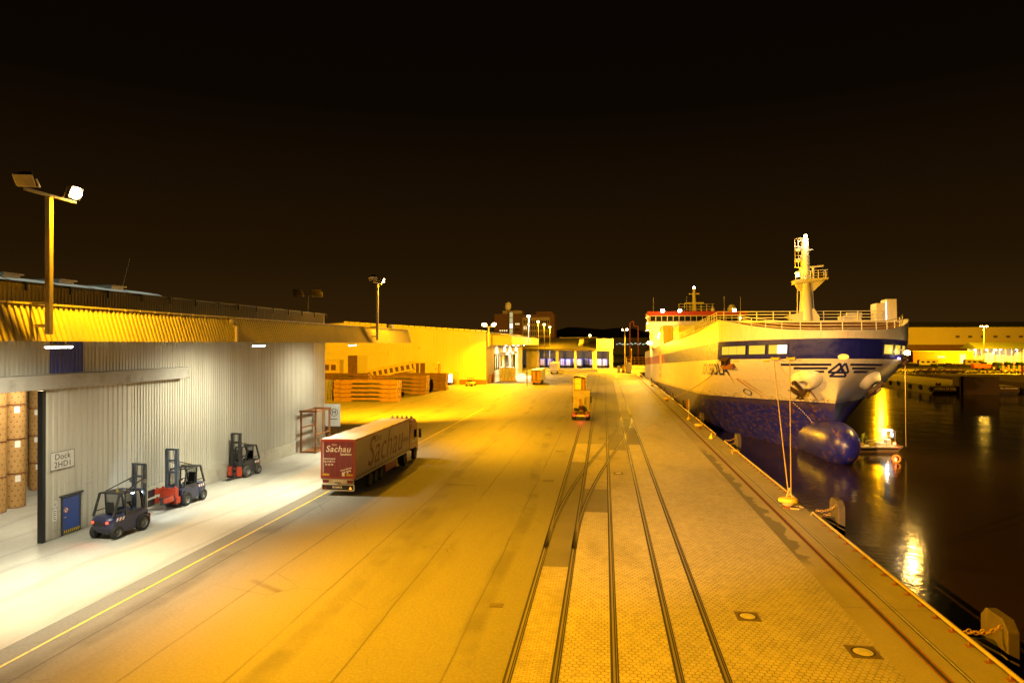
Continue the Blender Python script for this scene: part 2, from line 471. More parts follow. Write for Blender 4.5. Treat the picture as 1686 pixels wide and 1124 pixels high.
def slab_mat():
    n = NT('quay_slab_concrete')
    x, y, z = n.sep()
    big = n.noise(.35, n.map((1, .5, 1)), 6, .6); fine = n.noise(10, detail=4)
    c = n.mix(n.ramp(big, .3, .7), (.17,.155,.12), (.26,.235,.19))
    c = n.mix(n.ramp(fine, .4, .7, 0, .3), c, (.14,.125,.10))
    j = n.ramp(n.math('ABSOLUTE', n.math('SUBTRACT', n.math('FRACT', n.math('DIVIDE', n.math('ADD', y, 3.0), 9.3)), .5)), 0, .0028, 1, 0)
    c = n.mix(n.math('MULTIPLY', j, .85), c, (.03,.025,.02))
    # old damp stain with a ragged edge along the inner side of the slab
    edge = n.math('ADD', x, n.math('MULTIPLY', n.noise(.55, n.map((1, .8, 1)), 5), -2.2))
    m = n.math('MULTIPLY', n.ramp(edge, 9.05, 9.12, 1, 0), n.ramp(y, 34.5, 36, 0, 1)); m = n.math('MULTIPLY', m, n.ramp(y, 68, 74, 1, 0))
    c = n.mix(n.math('MULTIPLY', m, .72), c, (.05,.045,.035))
    sp = n.noise(14, n.map(loc=(2,2,2)), 2)
    c = n.mix(n.ramp(sp, .74, .78, 0, .6), c, (.5,.46,.36))
    n.base(c); n.rough(.75); n.bump(fine, .3, .01)
    return n.m

M['asphalt'] = asphalt_mat(); M['apron'] = apron_mat(); M['hexpave'] = hex_mat(); M['brickpave'] = brick_mat(); M['slab'] = slab_mat()
M['patch'] = mat('dark_asphalt_patch', (.085,.078,.065), .75, 0, .2, .5, dirt=(.05,.045,.037), dscale=.4, bump=.3, bscale=9)
M['line_yellow'] = mat('worn_yellow_line', (.55,.42,.03), .6, 0, .2, 2, dirt=(.14,.13,.10), dscale=2.5, dirt_lo=.55, dirt_hi=.68)
M['rail_steel'] = mat('rail_steel', (.15,.13,.11), .48, .5, .2, 3, (1,.2,1))
M['groove'] = mat('rail_groove', (.012,.010,.008), .9, 0, .2, 3)
M['quay_wall'] = mat('quay_wall_concrete', (.10,.085,.06), .9, 0, .25, .5, (1,1,.4), dirt=(.03,.03,.02), dscale=.4)

def sheet(name, x0, x1, y0, y1, z, m):
    mb = MB(); mb.quad((x0,y0,z),(x1,y0,z),(x1,y1,z),(x0,y1,z))
    return structure(mb, name, m)
QX = 13.0          # quay edge
FARY = 262.0       # head of the dock basin
sheet('yard_ground', -600, -3.1, -80, 900, 0, M['asphalt'])
sheet('yard_ground', -3.1, 2.35, 74, 900, 0, M['asphalt'])
sheet('yard_ground', 2.35, QX, 205, 900, 0, M['asphalt'])
sheet('yard_ground', QX, 700, FARY, 900, 0, M['asphalt'])
sheet('paved_quay', -1.55, 2.35, -80, 51, 0, M['hexpave'])
sheet('paved_quay', 2.35, 9.6, -80, 205, 0, M['hexpave'])
sheet('paved_quay', -1.55, 2.35, 51, 74, 0, M['brickpave'])
sheet('track_paving', -3.1, -1.55, -80, 33, 0, M['brickpave'])
sheet('track_paving', -3.1, -1.55, 33, 62.5, 0, M['patch'])
sheet('track_paving', -3.1, -1.55, 62.5, 74, 0, M['brickpave'])
sheet('quay_slab', 9.6, QX, -80, 205, 0, M['slab'])
sheet('asphalt_patch', -1.5, .25, 44, 51, .005, M['patch'])
sheet('asphalt_patch', 2.5, 3.8, 74, 100, .005, M['patch'])
sheet('asphalt_patch', .5, 2.2, 70, 82, .005, M['patch'])
sheet('concrete_apron', -30.2, -21.05, -80, 76, .006, M['apron'])
sheet('concrete_apron', -31.0, -20.6, 176, 262, .006, M['apron'])
sheet('yellow_line', -20.0, -19.88, -80, 112, .010, M['line_yellow'])
sheet('yellow_line', -20.3, -20.12, 176, 262, .010, M['line_yellow'])
mb = MB(); mb.quad((QX,-80,-6),(QX,FARY,-6),(QX,FARY,-.03),(QX,-80,-.03)); mb.quad((QX,FARY,-6),(700,FARY,-6),(700,FARY,-.03),(QX,FARY,-.03))
mb.bx(QX-.01,QX+.12,-80,FARY,-1.2,-.02)
structure(mb, 'quay_wall', M['quay_wall'])

def water_mat():
    n = NT('dark_harbour_water')
    n.base((.020,.012,.004)); n.b.inputs['Roughness'].default_value = .12; n.b.inputs['IOR'].default_value = 1.33
    a = n.noise(1.6, n.map((1, 1.0, 1)), 3, .5); b = n.noise(.22, n.map((1,.8,1),(5,5,5)), 2, .5)
    n.bump(n.math('ADD', n.math('MULTIPLY', a, .6), n.math('MULTIPLY', b, 1.8)), .65, .04)
    return n.m
M['water'] = water_mat()
sheet('harbour_water', QX - .5, 900, -120, FARY + 1, -1.9, M['water'])
sheet('added_far_quay', 165, 700, -60, FARY, 0, M['asphalt'])  # unseen slab, added to carry the extra barge lamp
sheet('harbour_bed', QX - .5, 900, -120, FARY + 1, -9, M['quay_wall'])

# rails let into the paving
def rail_run(pts, parent):
    """one grooved rail along a list of (x, y)"""
    steel = MB(); dark = MB()
    P = [Vector((p[0], p[1], 0)) for p in pts]
    def band(mbx, o0, o1, z):
        vs = []
        for i, p in enumerate(P):
            d = (P[min(i+1, len(P)-1)] - P[max(i-1, 0)]).normalized(); nrm = Vector((d.y, -d.x, 0))
            vs += [p + nrm*o0 + Vector((0,0,z)), p + nrm*o1 + Vector((0,0,z))]
        mbx.add(vs, [(2*i, 2*i+1, 2*i+3, 2*i+2) for i in range(len(P)-1)])
    band(steel, -.045, .03, .013); band(steel, .075, .10, .012); band(dark, -.13, -.045, .009); band(dark, .03, .075, .009); band(dark, .10, .14, .009)
    o = steel.build('rail', M['rail_steel'], parent); dark.build('groove', M['groove'], o)
def s_curve(p0, p1, n=24):
    out = []
    for i in range(n+1):
        t = i/n; k = t*t*(3-2*t); out.append((p0[0]+(p1[0]-p0[0])*k, p0[1]+(p1[1]-p0[1])*t))
    return out
def track(label, runs):
    t = thing('railway_track', label, 'railway track', (0, 0, 0), 0, 'railway tracks let into the quay')
    for r_ in runs: rail_run(r_, t)
track('pair of dark grooved rails beside the asphalt, with brick paving between them', [[(-3.1,-60),(-3.1,240)], [(-1.6,-60),(-1.6,240)]])
track('pair of steel rails in hexagon paving, nearest track to the quay edge', [[(2.4,-60),(2.4,250)], [(3.9,-60),(3.9,250)]])
track('single broad steel rail running down the middle of the hexagon paving', [[(.33,-60),(.33,250)], ])
track('curving crossover track that cuts across from one straight track to the other', [s_curve((-3.1,36),(2.4,104)), s_curve((-1.6,36),(3.9,104))])
ct = thing('crane_rail', 'rusty crane rail sunk in the concrete slab along the quay edge', 'crane rail', (0,0,0))
mb = MB()
for x0, x1 in ((10.72,10.80),(10.93,11.01)): mb.quad((x0,-60,.012),(x1,-60,.012),(x1,250,.012),(x0,250,.012))
mb.build('rail', M['rust'], ct)
mb = MB(); mb.quad((10.80,-60,.008),(10.93,-60,.008),(10.93,250,.008),(10.80,250,.008)); mb.quad((11.50,-60,.008),(11.56,-60,.008),(11.56,250,.008),(11.50,250,.008)); mb.build('groove', M['groove'], ct)
mb = MB(); mb.bx(11.56,11.62,-60,250,0,.03); mb.build('edge_angle', M['galv'], ct)

# covers and drains
def cover(x, y, label, s=.9):
    t = thing('manhole_cover', label, 'manhole cover', (x, y, 0), 0, 'manhole covers in the quay')
    mb = MB(); mb.bx(-s/2,s/2,-s/2,s/2,-.02,.012)
    mb.build('frame', M['cover_iron'], t)
    mb = MB(); mb.lathe([(.0,.022),(s*.30,.022),(s*.33,.012)], 24)
    mb.build('lid', M['concrete'], t, smooth=True)
    mb = MB(); mb.lathe([(s*.33,.0135),(s*.40,.0135)], 24); mb.build('ring', M['groove'], t)
cover(5.6, 28.0, 'square manhole frame with pale round lid in hexagon paving, farther from the edge slab')
cover(8.95, 25.3, 'square manhole frame with pale round lid beside the concrete edge slab', 1.0)
cover(1.15, 57.5, 'small round manhole in the paving near the track crossover', .8)
def drain(x, y, label, w=.55, l=.42):
    t = thing('drain_grate', label, 'drain', (x, y, 0), 0, 'drain gratings in the yard')
    mb = MB(); mb.bx(-w/2,w/2,-l/2,l/2,-.02,.010); mb.build('frame', M['cover_iron'], t)
    mb = MB(); k = 7
    for i in range(k):
        x0 = -w/2 + .05 + i*(w-.1)/k; mb.bx(x0, x0+.03, -l/2+.05, l/2-.05, .010, .016)
    mb.bx(-w/2+.05, w/2-.05, -.015, .015, .008, .014)
    mb.build('bars', M['dark_metal'], t)
drain(-4.4, 27.8, 'rusty drain grate in asphalt, lowest in view')
drain(-4.4, 53.7, 'dark drain grate in asphalt beside the forking rails', .9, .6)
drain(-4.4, 68.5, 'pale framed drain grate in asphalt short of the tractor unit', .9, .6)
drain(3.15, 21.35, 'wide slotted drain between the two rails at the picture bottom', 1.3, .25)
# ------------------------------------------------------------------ near warehouse
WX = -30.2; WY0 = -45; WY1 = 71.0
OPEN0, JAMB, SEAM = 20.0, 33.2, 40.2
def ribbed_wall(mb, x, y0, y1, z0, z1, pitch=.28, depth=.05, sgn=1):
    pr = ribbed(y0, y1, pitch, depth)
    vs = []
    for y, o in pr: vs += [(x+sgn*o, y, z0), (x+sgn*o, y, z1)]
    mb.add(vs, [(2*i, 2*i+2, 2*i+3, 2*i+1) for i in range(len(pr)-1)])
wh = thing('warehouse', 'long pale corrugated warehouse with a yellow lit canopy and open dock door', 'warehouse', (0,0,0))
mb = MB()
ribbed_wall(mb, WX, SEAM, WY1-3.0, 1.2, 12.4)
ribbed_wall(mb, WX, OPEN0-40, SEAM, 9.0, 12.4)
ribbed_wall(mb, WX, WY0, OPEN0, 0, 9.0)
mb.bx(WX-.3, WX-.06, SEAM-.4, WY1, 0, 12.4); mb.bx(WX-.3, WX-.06, OPEN0-40, SEAM, 9.0, 12.4); mb.bx(WX-.3, WX-.06, WY0, OPEN0, 0, 9)
mb.build('wall', M['cladding'], wh)
mb = MB(); mb.bx(WX-.06, WX+.04, WY1-3.0, WY1, 1.2, 12.4); mb.build('corner_panel', M['cladding'], wh)
mb = MB()                                            # end wall facing the yard
n_ = 60
for i in range(n_):
    x0 = -80 + i*(49.8/n_)
    mb.bx(x0, x0 + 49.8/n_*.62, WY1-.02, WY1+.04, 0, 13.6)
mb.bx(-80, WX, WY1-.3, WY1-.02, 0, 13.8)
mb.build('end_wall', M['cladding_warm'], wh)
mb = MB(); mb.bx(WX-.06, WX+.09, SEAM+.05, WY1+.05, 0, 1.18); mb.build('plinth', M['plinth'], wh, bevel=.02)
mb = MB(); ribbed_wall(mb, WX-.05, WY0, WY1, 12.4, 13.9, .25, .05)
mb.bx(WX-.35, WX-.08, WY0, WY1+.02, 12.4, 13.9); mb.build('upper_wall', M['cladding_grey'], wh)
mb = MB()
mb.bx(WX-.25, WX+.12, WY0, WY1+.1, 13.9, 14.02)
for k in range(28):
    y = -10 + k*3.0; mb.bx(WX+.12, WX+.22, y, y+.14, 13.55, 14.0)
mb.build('roof_edge', M['black_metal'], wh)
mb = MB(); mb.prism([(WX-.1,13.95),(-55,15.2),(-80,13.95),(-80,13.7),(WX-.1,13.7)], 'xz', WY0, WY1+.1); mb.build('roof', M['roof'], wh)
sk = MB()
prof = [(-3.0*math.cos(math.pi*i/10), 1.0*math.sin(math.pi*i/10)) for i in range(11)]
sk.prism([(-37+a, 13.88+b) for a, b in prof], 'xz', -20, 50.0)
so = sk.build('roof_skylight', M['skylight'], wh, smooth=50)
mb = MB()
for k in range(7):
    mb = MB(); mb.prism([(-37+a*1.01, 13.88+b*1.01) for a, b in prof], 'xz', 29+k*3.4, 29.12+k*3.4); mb.build('glazing_bar', M['dark_metal'], so)
for y in (27.5, 31.5, 35.6, 39.8, 44.5):
    mb = MB(); mb.bx(-36.5,-34.9,y,y+1.2,14.68,14.86); mb.bx(-36.7,-34.7,y-.1,y+1.3,14.86,14.95); mb.build('roof_vent', M['galv'], so)
# sliding dock door
mb = MB(); ribbed_wall(mb, WX+.10, JAMB+.1, SEAM, .05, 8.3, .42, .05); mb.bx(WX-.0, WX+.09, JAMB+.1, SEAM, .05, 8.3)
sd = mb.build('sliding_door', M['cladding'], wh)
mb = MB(); mb.bx(WX-.1, WX+.2, JAMB-.12, JAMB+.1, 0, 8.2); mb.build('door_edge', M['black_metal'], sd)
mb = MB(); mb.bx(WX+.153, WX+.19, 34.5, 35.72, .12, 2.12)
bd = mb.build('personnel_door', M['blue_door'], wh, bevel=.01)
mb = MB(); mb.bx(WX+.13,WX+.20,34.4,34.497,.05,2.2); mb.bx(WX+.13,WX+.20,35.723,35.82,.05,2.2); mb.bx(WX+.13,WX+.28,34.3,35.95,2.2,2.28); mb.build('frame', M['dark_metal'], bd)
mb = MB(); mb.bx(WX+.19,WX+.24,34.58,34.70,1.0,1.05); mb.build('handle', M['galv'], bd)
mb = MB(); mb.bx(WX+.192,WX+.20,34.5,35.72,.12,.30); mb.build('warning_strip', M['black_metal'], bd)
mb = MB()
for k in range(8):
    y = 34.54 + k*.15; mb.add([(WX+.204,y,.13),(WX+.204,y+.07,.13),(WX+.204,y+.13,.29),(WX+.204,y+.06,.29)], [(0,1,2,3)])
mb.build('warning_stripes', M['yellow_paint'], bd)
def disc(mb, c, r, th=.012, n=20):
    mb.cyl(c, (c[0]+th, c[1], c[2]), r, n=n)
mb = MB(); disc(mb, (WX+.20, 34.72, 1.42), .17); ps = mb.build('prohibition_sign', M['sign_white'], bd)
mb = MB()
for i in range(24):
    t0 = 2*math.pi*i/24; t1 = 2*math.pi*(i+1)/24; X = WX+.216
    mb.quad((X,34.72+.17*math.cos(t0),1.42+.17*math.sin(t0)),(X,34.72+.17*math.cos(t1),1.42+.17*math.sin(t1)),(X,34.72+.13*math.cos(t1),1.42+.13*math.sin(t1)),(X,34.72+.13*math.cos(t0),1.42+.13*math.sin(t0)))
mb.bar((WX+.217,34.61,1.53),(WX+.217,34.83,1.31),.035,.004, up=(1,0,0)); mb.build('red_ring', M['lamp_red'], ps)
rs = thing('round_notice', 'small round notice above a paper sheet left of the blue door', 'sign', (WX+.16, 33.95, 1.75))
mb = MB(); disc(mb, (0,0,.15), .22); mb.build('disc', M['sign_white'], rs)
mb = MB(); mb.bx(0,.012,-.14,.14,-.75,-.12); mb.build('notice_sheet', M['label_white'], rs)
mb = MB()
for k in range(5): mb.bx(.012,.016,-.10,.10 - (k % 2)*.05,-.68+k*.11,-.64+k*.11)
mb.bar((.014,-.03,.10),(.014,.10,.2),.03,.006, up=(1,0,0)); mb.build('lettering', M['text_dark'], rs)
ds = thing('dock_sign', 'white rectangular sign reading Dock 2HD1 on the sliding door', 'sign', (WX+.17, 34.47, 4.28))
mb = MB(); mb.bx(0,.03,-.85,.85,-.50,.50); mb.build('board', M['sign_white'], ds, bevel=.008)
mb = MB()
for a in ((-.85,.85,.47,.50),(-.85,.85,-.50,-.47),(-.85,-.82,-.47,.47),(.82,.85,-.47,.47)): mb.bx(.031,.036,*a)
mb.build('border', M['text_dark'], ds)
lettering('Dock', .48, M['text_dark'], ds, (.036,0,.20), (R(90),0,R(90)), spacing=1.08)
lettering('2HD1', .48, M['text_dark'], ds, (.036,.02,-.23), (R(90),0,R(90)), spacing=1.08)
# blue panel over the door, beam and dark interior
mb = MB(); ribbed_wall(mb, WX+.06, 33.7, 36.1, 9.12, 11.0, .28, .05); mb.build('blue_panel', M['blue_sheet'], wh)
mb = MB(); ribbed_wall(mb, WX+.06, 36.1, 37.2, 9.12, 11.0, .28, .05); mb.build('pale_panel', M['cladding'], wh)
mb = MB(); mb.bx(WX+.165, WX+.75, 8, 45.4, 8.32, 9.10)
bm_ = mb.build('door_beam', M['concrete'], wh, bevel=.03)
mb = MB()
mb.bx(-70,-69.7,-40,WY1-.4,0,13.6); mb.bx(-69.7,WX-.4,-40,-39.7,0,13.6); mb.bx(-69.7,WX-.4,62,62.3,0,13.6); mb.bx(-69.7,WX-.4,-39.7,62,12.2,12.38)
mb.build('inner_wall', M['cladding_grey'], wh)
sheet('warehouse_floor', -69.7, WX, -39.7, 62, .012, M['apron'])
# canopy
FX = -23.5; CY1 = 82.0
mb = MB()
mb.prism([(WX+.09,11.05),(FX-.25,10.98),(FX-.65,12.15),(WX+.09,12.38)], 'xz', WY0, CY1); mb.build('canopy', M['cladding_grey'], wh)
mb = MB()
pr = ribbed(WY0, CY1, .30, .06, .55); vs = []
for y, o in pr: vs += [(FX-.12+o, y, 10.86), (FX-.62+o, y, 12.42)]
mb.add(vs, [(2*i, 2*i+2, 2*i+3, 2*i+1) for i in range(len(pr)-1)])
mb.prism([(FX-.14,10.86),(FX-.64,12.42),(FX-.72,12.42),(FX-.22,10.86)], 'xz', WY0, CY1)
mb.build('fascia', M['fascia'], wh)
mb = MB(); mb.bx(FX-.74,FX-.50,WY0,CY1,12.42,12.50)
for k in range(60): mb.bx(FX-.50,FX-.46,12+k*1.15,12.06+k*1.15,12.40,12.5)
mb.build('gutter', M['fascia'], wh)
mb = MB(); mb.bx(FX-.1,FX+.06,41.2,41.36,10.9,11.9); mb.cyl((FX-.45,41.28,12.2),(FX-.3,41.28,12.2),.16); mb.tube([(FX-.45,41.28,12.2),(FX-.2,41.5,11.8),(FX-.05,41.6,10.9)],.05); mb.build('downpipe', M['fascia'], wh)

# ---- paper rolls standing in the doorway
def roll_master():
    t = thing('paper_roll', 'x', 'paper roll', (0,0,0), 0, 'paper rolls stacked in the dock door')
    mb = MB(); mb.lathe([(.05,.02),(.60,.02),(.63,.05),(.63,2.21),(.60,2.24),(.05,2.24)], 28); mb.build('wrapper', M['roll'], t, smooth=True)
    mb = MB(); k = 8; a0 = R(-75); vs = []
    for i in range(k+1):
        a = a0 + R(28)*i/k; vs += [(.636*math.cos(a), .636*math.sin(a), 1.72), (.636*math.cos(a), .636*math.sin(a), 2.14)]
    mb.add(vs, [(2*i,2*i+2,2*i+3,2*i+1) for i in range(k)]); mb.build('label', M['label_white'], t)
    for zz in (.045, 2.215): mb = MB(); mb.lathe([(.634,zz-.02),(.638,zz),(.634,zz+.02)], 28); mb.build('band', M['rust_orange'], t)
    return t
def roll_mat():
    n = NT('printed_kraft_paper')
    x, y, z = n.sep()
    an = n.math('MULTIPLY', n.math('ARCTAN2', y, x), 12/(2*math.pi)*1.0)
    zz = n.math('DIVIDE', z, .33)
    fr = n.math('FRACT', n.math('ADD', an, n.math('MULTIPLY', n.math('FRACT', n.math('MULTIPLY', n.math('FLOOR', zz), .5)), 1.0)))
    dx = n.math('MULTIPLY', n.math('SUBTRACT', fr, .5), .33); dz = n.math('MULTIPLY', n.math('SUBTRACT', n.math('FRACT', zz), .5), .33)
    d = n.math('SQRT', n.math('ADD', n.math('MULTIPLY', dx, dx), n.math('MULTIPLY', dz, dz)))
    c = n.mix(n.ramp(n.noise(2), .3, .7), (.40,.225,.07), (.47,.27,.09))
    c = n.mix(n.ramp(d, .045, .055, .75, 0), c, (.08,.045,.02))
    n.base(c); n.rough(.55)
    return n.m
M['roll'] = roll_mat()
roll0 = roll_master(); first = [True]
ORD = ['bottom', 'second', 'third', 'top', 'fifth']
STK = [(-38.5,38.7,2.25,'stack cut by the picture edge',''),(-38.6,40.3,2.25,'tall stack beside the one cut by the picture edge',''),
       (-43.6,46.6,2.0,'narrow visible stack between two fuller stacks',''),(-41.6,45.54,2.0,'stack beside the black door edge','')]
for si, (x, y, h, nm, w) in enumerate(STK):
    for k in range(4 if h > 2.1 else 5):
        lab = f"{['bottom','second','third','fourth','topmost'][k]} brown paper roll of the {nm}"
        rz = [.2,.55,-.2,.1][si] + random.uniform(-.1,.1)
        if first[0]:
            o = roll0; o.location = (x,y,.012+k*h); o.rotation_euler = (0,0,rz); o['label'] = lab; first[0] = False
        else: o = dup(roll0, (x,y,.012+k*h), rz, lab)
        o.scale = (1,1,h/2.25)
# ceiling lamp inside that lights the rolls
hl = thing('hall_lamp', 'ceiling lamp hanging over the paper rolls inside the warehouse', 'lamp', (-34.5, 37.5, 11.6))
mb = MB(); mb.lathe([(.08,.5),(.1,.25),(.42,.0)], 20); mb.build('shade', M['galv'], hl)
mb = MB(); mb.lathe([(0,-.02),(.36,.01)], 20); mb.build('lens', M['lens_white'], hl)
flood((0,0,-.12), (0,0,-10), 6500, (1,.86,.60), 165, .6, .3, hl)

# ---- strip lights below the canopies
def canopy_light(x, y, z, label, power, far=False, col=LEDW):
    t = thing('canopy_light', label, 'canopy lamp', (x, y, z), 0, 'white lamps under the canopies')
    mb = MB(); mb.prism([(-.16,0),(.16,0),(.10,.12),(-.10,.12)], 'xz', -.68, .68); mb.bx(-.02,.02,-.4,-.36,.12,.3); mb.bx(-.02,.02,.36,.40,.12,.3)
    mb.build('housing', M['galv'], t)
    mb = MB(); mb.prism([(-.15,-.002),(-.09,-.06),(.09,-.06),(.15,-.002)], 'xz', -.66, .66); mb.build('diffuser', M['lens_white'], t)
    flood((0,0,-.2), (1.0,0,-10), power*1.05, col, 98, 1.0, .35, t); flood((0,0,-.2), (-3.6,0,-10), power*.42, col, 156, .8, .35, t)
    return t
canopy_light(-24.4, 27.8, 10.62, 'white lamp under the warehouse canopy in front of the blue panel', 10500)
canopy_light(-24.4, 45.8, 10.62, 'white lamp under the warehouse canopy at the middle of the long wall', 11500)
canopy_light(-24.4, 64.0, 10.62, 'white lamp under the warehouse canopy near its far corner', 9000)
canopy_light(-24.4, 9.5, 10.62, 'white lamp under the warehouse canopy just outside the picture', 12000)

# ---- lamp posts standing on the canopy edge
def flood_head(t, p, d, lit, far=False, s=1.0):
    """a floodlight box at p, aimed along d (parts of t)"""
    q = Vector(d).to_track_quat('Y', 'Z').to_matrix().to_4x4(); q.translation = Vector(p)
    mb = MB(); mb.add([q @ Vector(v) for v in [(-.18*s,-.28*s,-.14*s),(.18*s,-.28*s,-.14*s),(.18*s,-.28*s,.14*s),(-.18*s,-.28*s,.14*s),(-.36*s,.14*s,-.27*s),(.36*s,.14*s,-.27*s),(.36*s,.14*s,.27*s),(-.36*s,.14*s,.27*s)]],
        [(3,2,1,0),(4,5,6,7),(0,1,5,4),(1,2,6,5),(2,3,7,6),(3,0,4,7)])
    for sx in (-1, 1): mb.bar(q @ Vector((sx*.39*s,0,0)), q @ Vector((sx*.39*s,-.05,-.42*s)), .05*s)
    mb.bar(q @ Vector((-.4*s,-.05,-.42*s)), q @ Vector((.4*s,-.05,-.42*s)), .05*s)
    h = mb.build('floodlight', M['galv'], t)
    mb = MB()
    if lit: mb.lathe([(0,.29*s),(.16*s,.27*s),(.27*s,.22*s),(.33*s,.145*s)], 20, axis='y', sx=1.05, sy=.8); mb.v = [tuple(q @ Vector(v)) for v in mb.v]
    else: mb.add([q @ Vector(v) for v in [(-.33*s,.15*s,-.24*s),(.33*s,.15*s,-.24*s),(.33*s,.15*s,.24*s),(-.33*s,.15*s,.24*s)]], [(0,1,2,3)])
    mb.build('lens', M['lens_off'] if not lit else (M['lens_sodium_far'] if far else M['lens_sodium']), h)
    return q @ Vector((0,.55*s,0))
def lamp_post(y, label, power, aim, col=SODIUM):
    t = thing('lamp_post', label, 'lamp post', (FX+.30, y, 11.2), 0, 'sodium lamp posts on the canopy edge')
    mb = MB(); mb.bx(-.11,.11,-.11,.11,-.05,5.75); mb.build('post', M['pole'], t, bevel=.015)
    mb = MB(); mb.bx(-.85,-.11,-.06,.06,.25,.38); mb.bx(-.95,-.11,-.06,.06,1.2,1.33); mb.build('bracket', M['pole'], t)
    mb = MB(); mb.bx(-.05,.05,-1.25,1.45,5.75,5.86); mb.build('cross_arm', M['pole'], t)
    p = flood_head(t, (.05, 1.25, 6.22), aim, True)
    flood(p, p + Vector(aim), power, col, 128, 1.0, .22, t); flood(p, p + Vector((.5,0,-.85)), 13000, SODIUM, 172, .25, .22, t)
    flood_head(t, (-.05, -1.15, 6.25), (.3,-.8,-.9), False)
    return t
lamp_post(25.9, 'sodium lamp post on the canopy edge, nearest and brightest', 150000, (.90, .05, -.36))
lamp_post(67.9, 'sodium lamp post on the canopy edge near the far corner of the warehouse', 155000, (.86, .34, -.36))
lp3 = lamp_post(-16.0, 'sodium lamp post on the canopy edge just outside the picture', 250000, (.86, .34, -.34), (1,.41,.005))
flood((.3,-1.0,6.2), (48.3,97,-11.5), 600000, (1,.59,.24), 21, .7, .2, lp3)  # narrow whitish beam added to brighten the ship's bow; no lit head here
yl = thing('yard_floodlight', 'sodium floodlight on the end of the near canopy lighting the yellow gable', 'floodlight', (-26.5, 82.3, 12.35))
mb = MB(); mb.bx(-.05,.05,-.05,.05,0,.35); mb.build('stub', M['pole'], yl)
p = flood_head(yl, (0,.1,.62), (-.30,.93,-.14), True); flood(p, p + Vector((-.33,.93,.14)), 850000, SODIUM, 150, 1.0, .2, yl)
up = thing('roof_floodlights', 'twin unlit floodlights on a short mast on the warehouse roof', 'floodlight', (-31.5, 69.5, 13.9))
mb = MB(); mb.cyl((0,0,0),(0,0,2.1),.09); mb.bx(-.5,.5,-.4,.4,0,.12); mb.bar((-1.1,-.2,2.05),(1.1,.2,2.05),.09); mb.build('mast', M['pole'], up)
flood_head(up, (-1.0,-.2,2.4), (.2,-.9,-.35), False, s=1.3); flood_head(up, (1.0,.2,2.4), (.2,-.9,-.35), False, s=1.3)
an = MB(); an.tube([(-37.5,48.6,14.0),(-36.8,48.9,17.4)], .025)
tag(an.build('antenna_rod', M['pole']), 'thin tilted antenna rod on the warehouse roof', 'antenna')

# ------------------------------------------------------------------ second warehouse
W2X = -31.0; GY = 178.0; W2Y1 = 258.0
w2 = thing('gabled_warehouse', 'broad cream warehouse with yellow lit gable beyond the steel stacks', 'warehouse', (0,0,0))
mb = MB()
z_ap = 16.4; XA = -70.5
mb.prism([(W2X,0),(W2X,13.8),(XA,z_ap),(-110,13.8),(-110,0)], 'xz', GY, GY+.4)
for i in range(90):
    x0 = W2X - .1 - i*.85
    if x0 - .42 < -109: break
    zt = 13.6 + (z_ap-13.8)*min(1, (W2X-x0)/(W2X-XA)) if x0 > XA else 13.6 + (z_ap-13.8)*max(0, (x0+110)/(XA+110))
    mb.bx(x0-.42, x0, GY-.05, GY-.002, 1.2, zt)
mb.build('gable_wall', M['cladding_warm'], w2)
mb = MB(); mb.bx(-110, W2X, GY-.10, GY-.052, 0, 1.25); mb.build('plinth', M['rust_orange'], w2)
mb = MB()
DOORS2 = [(205, 219.5), (228, 236)]
ys = [GY+.4] + [v for d in DOORS2 for v in d] + [W2Y1]
for a, b in zip(ys[0::2], ys[1::2]): mb.bx(W2X-.3, W2X, a, b, 0, 10.6); ribbed_wall(mb, W2X, a, b, 1.2, 10.5, .8, .05)
for a, b in DOORS2: mb.bx(W2X-.3, W2X, a, b, 7.2, 10.6)
mb.bx(W2X-.3, W2X, GY+.4, W2Y1, 10.6, 13.6)
mb.build('wall', M['cladding_warm'], w2)
mb = MB(); mb.prism([(W2X+.3,13.75),(XA,z_ap+.02),(-110,13.8),(-110,13.95),(XA,z_ap+.25),(W2X+.3,14.0)], 'xz', GY-.3, W2Y1); mb.build('roof', M['roof'], w2)
mb = MB(); k = 26
for i in range(k):
    t0 = i/k; t1 = (i+.85)/k
    x0 = W2X + .2 + (XA-W2X)*t0; x1 = W2X + .2 + (XA-W2X)*t1; z0 = 14.05 + (z_ap-13.8)*t0; z1 = 14.05 + (z_ap-13.8)*t1
    mb.bar((x0,GY-.25,z0),(x1,GY-.25,z1),.3,.42)
mb.build('verge_trim', M['white_paint'], w2)
mb = MB(); mb.bx(W2X, -25.2, GY+6, 262, 10.45, 10.7)
mb.bx(-25.4, -25.0, GY+6, 262, 10.4, 12.9); mb.bx(W2X,-25.4,GY+5.8,GY+6,10.4,13.4); mb.prism([(W2X,13.5),(-25.0,12.9),(-25.0,12.8),(W2X,13.3)], 'xz', GY+5.8, 262)
mb.build('canopy', M['cladding_warm'], w2)
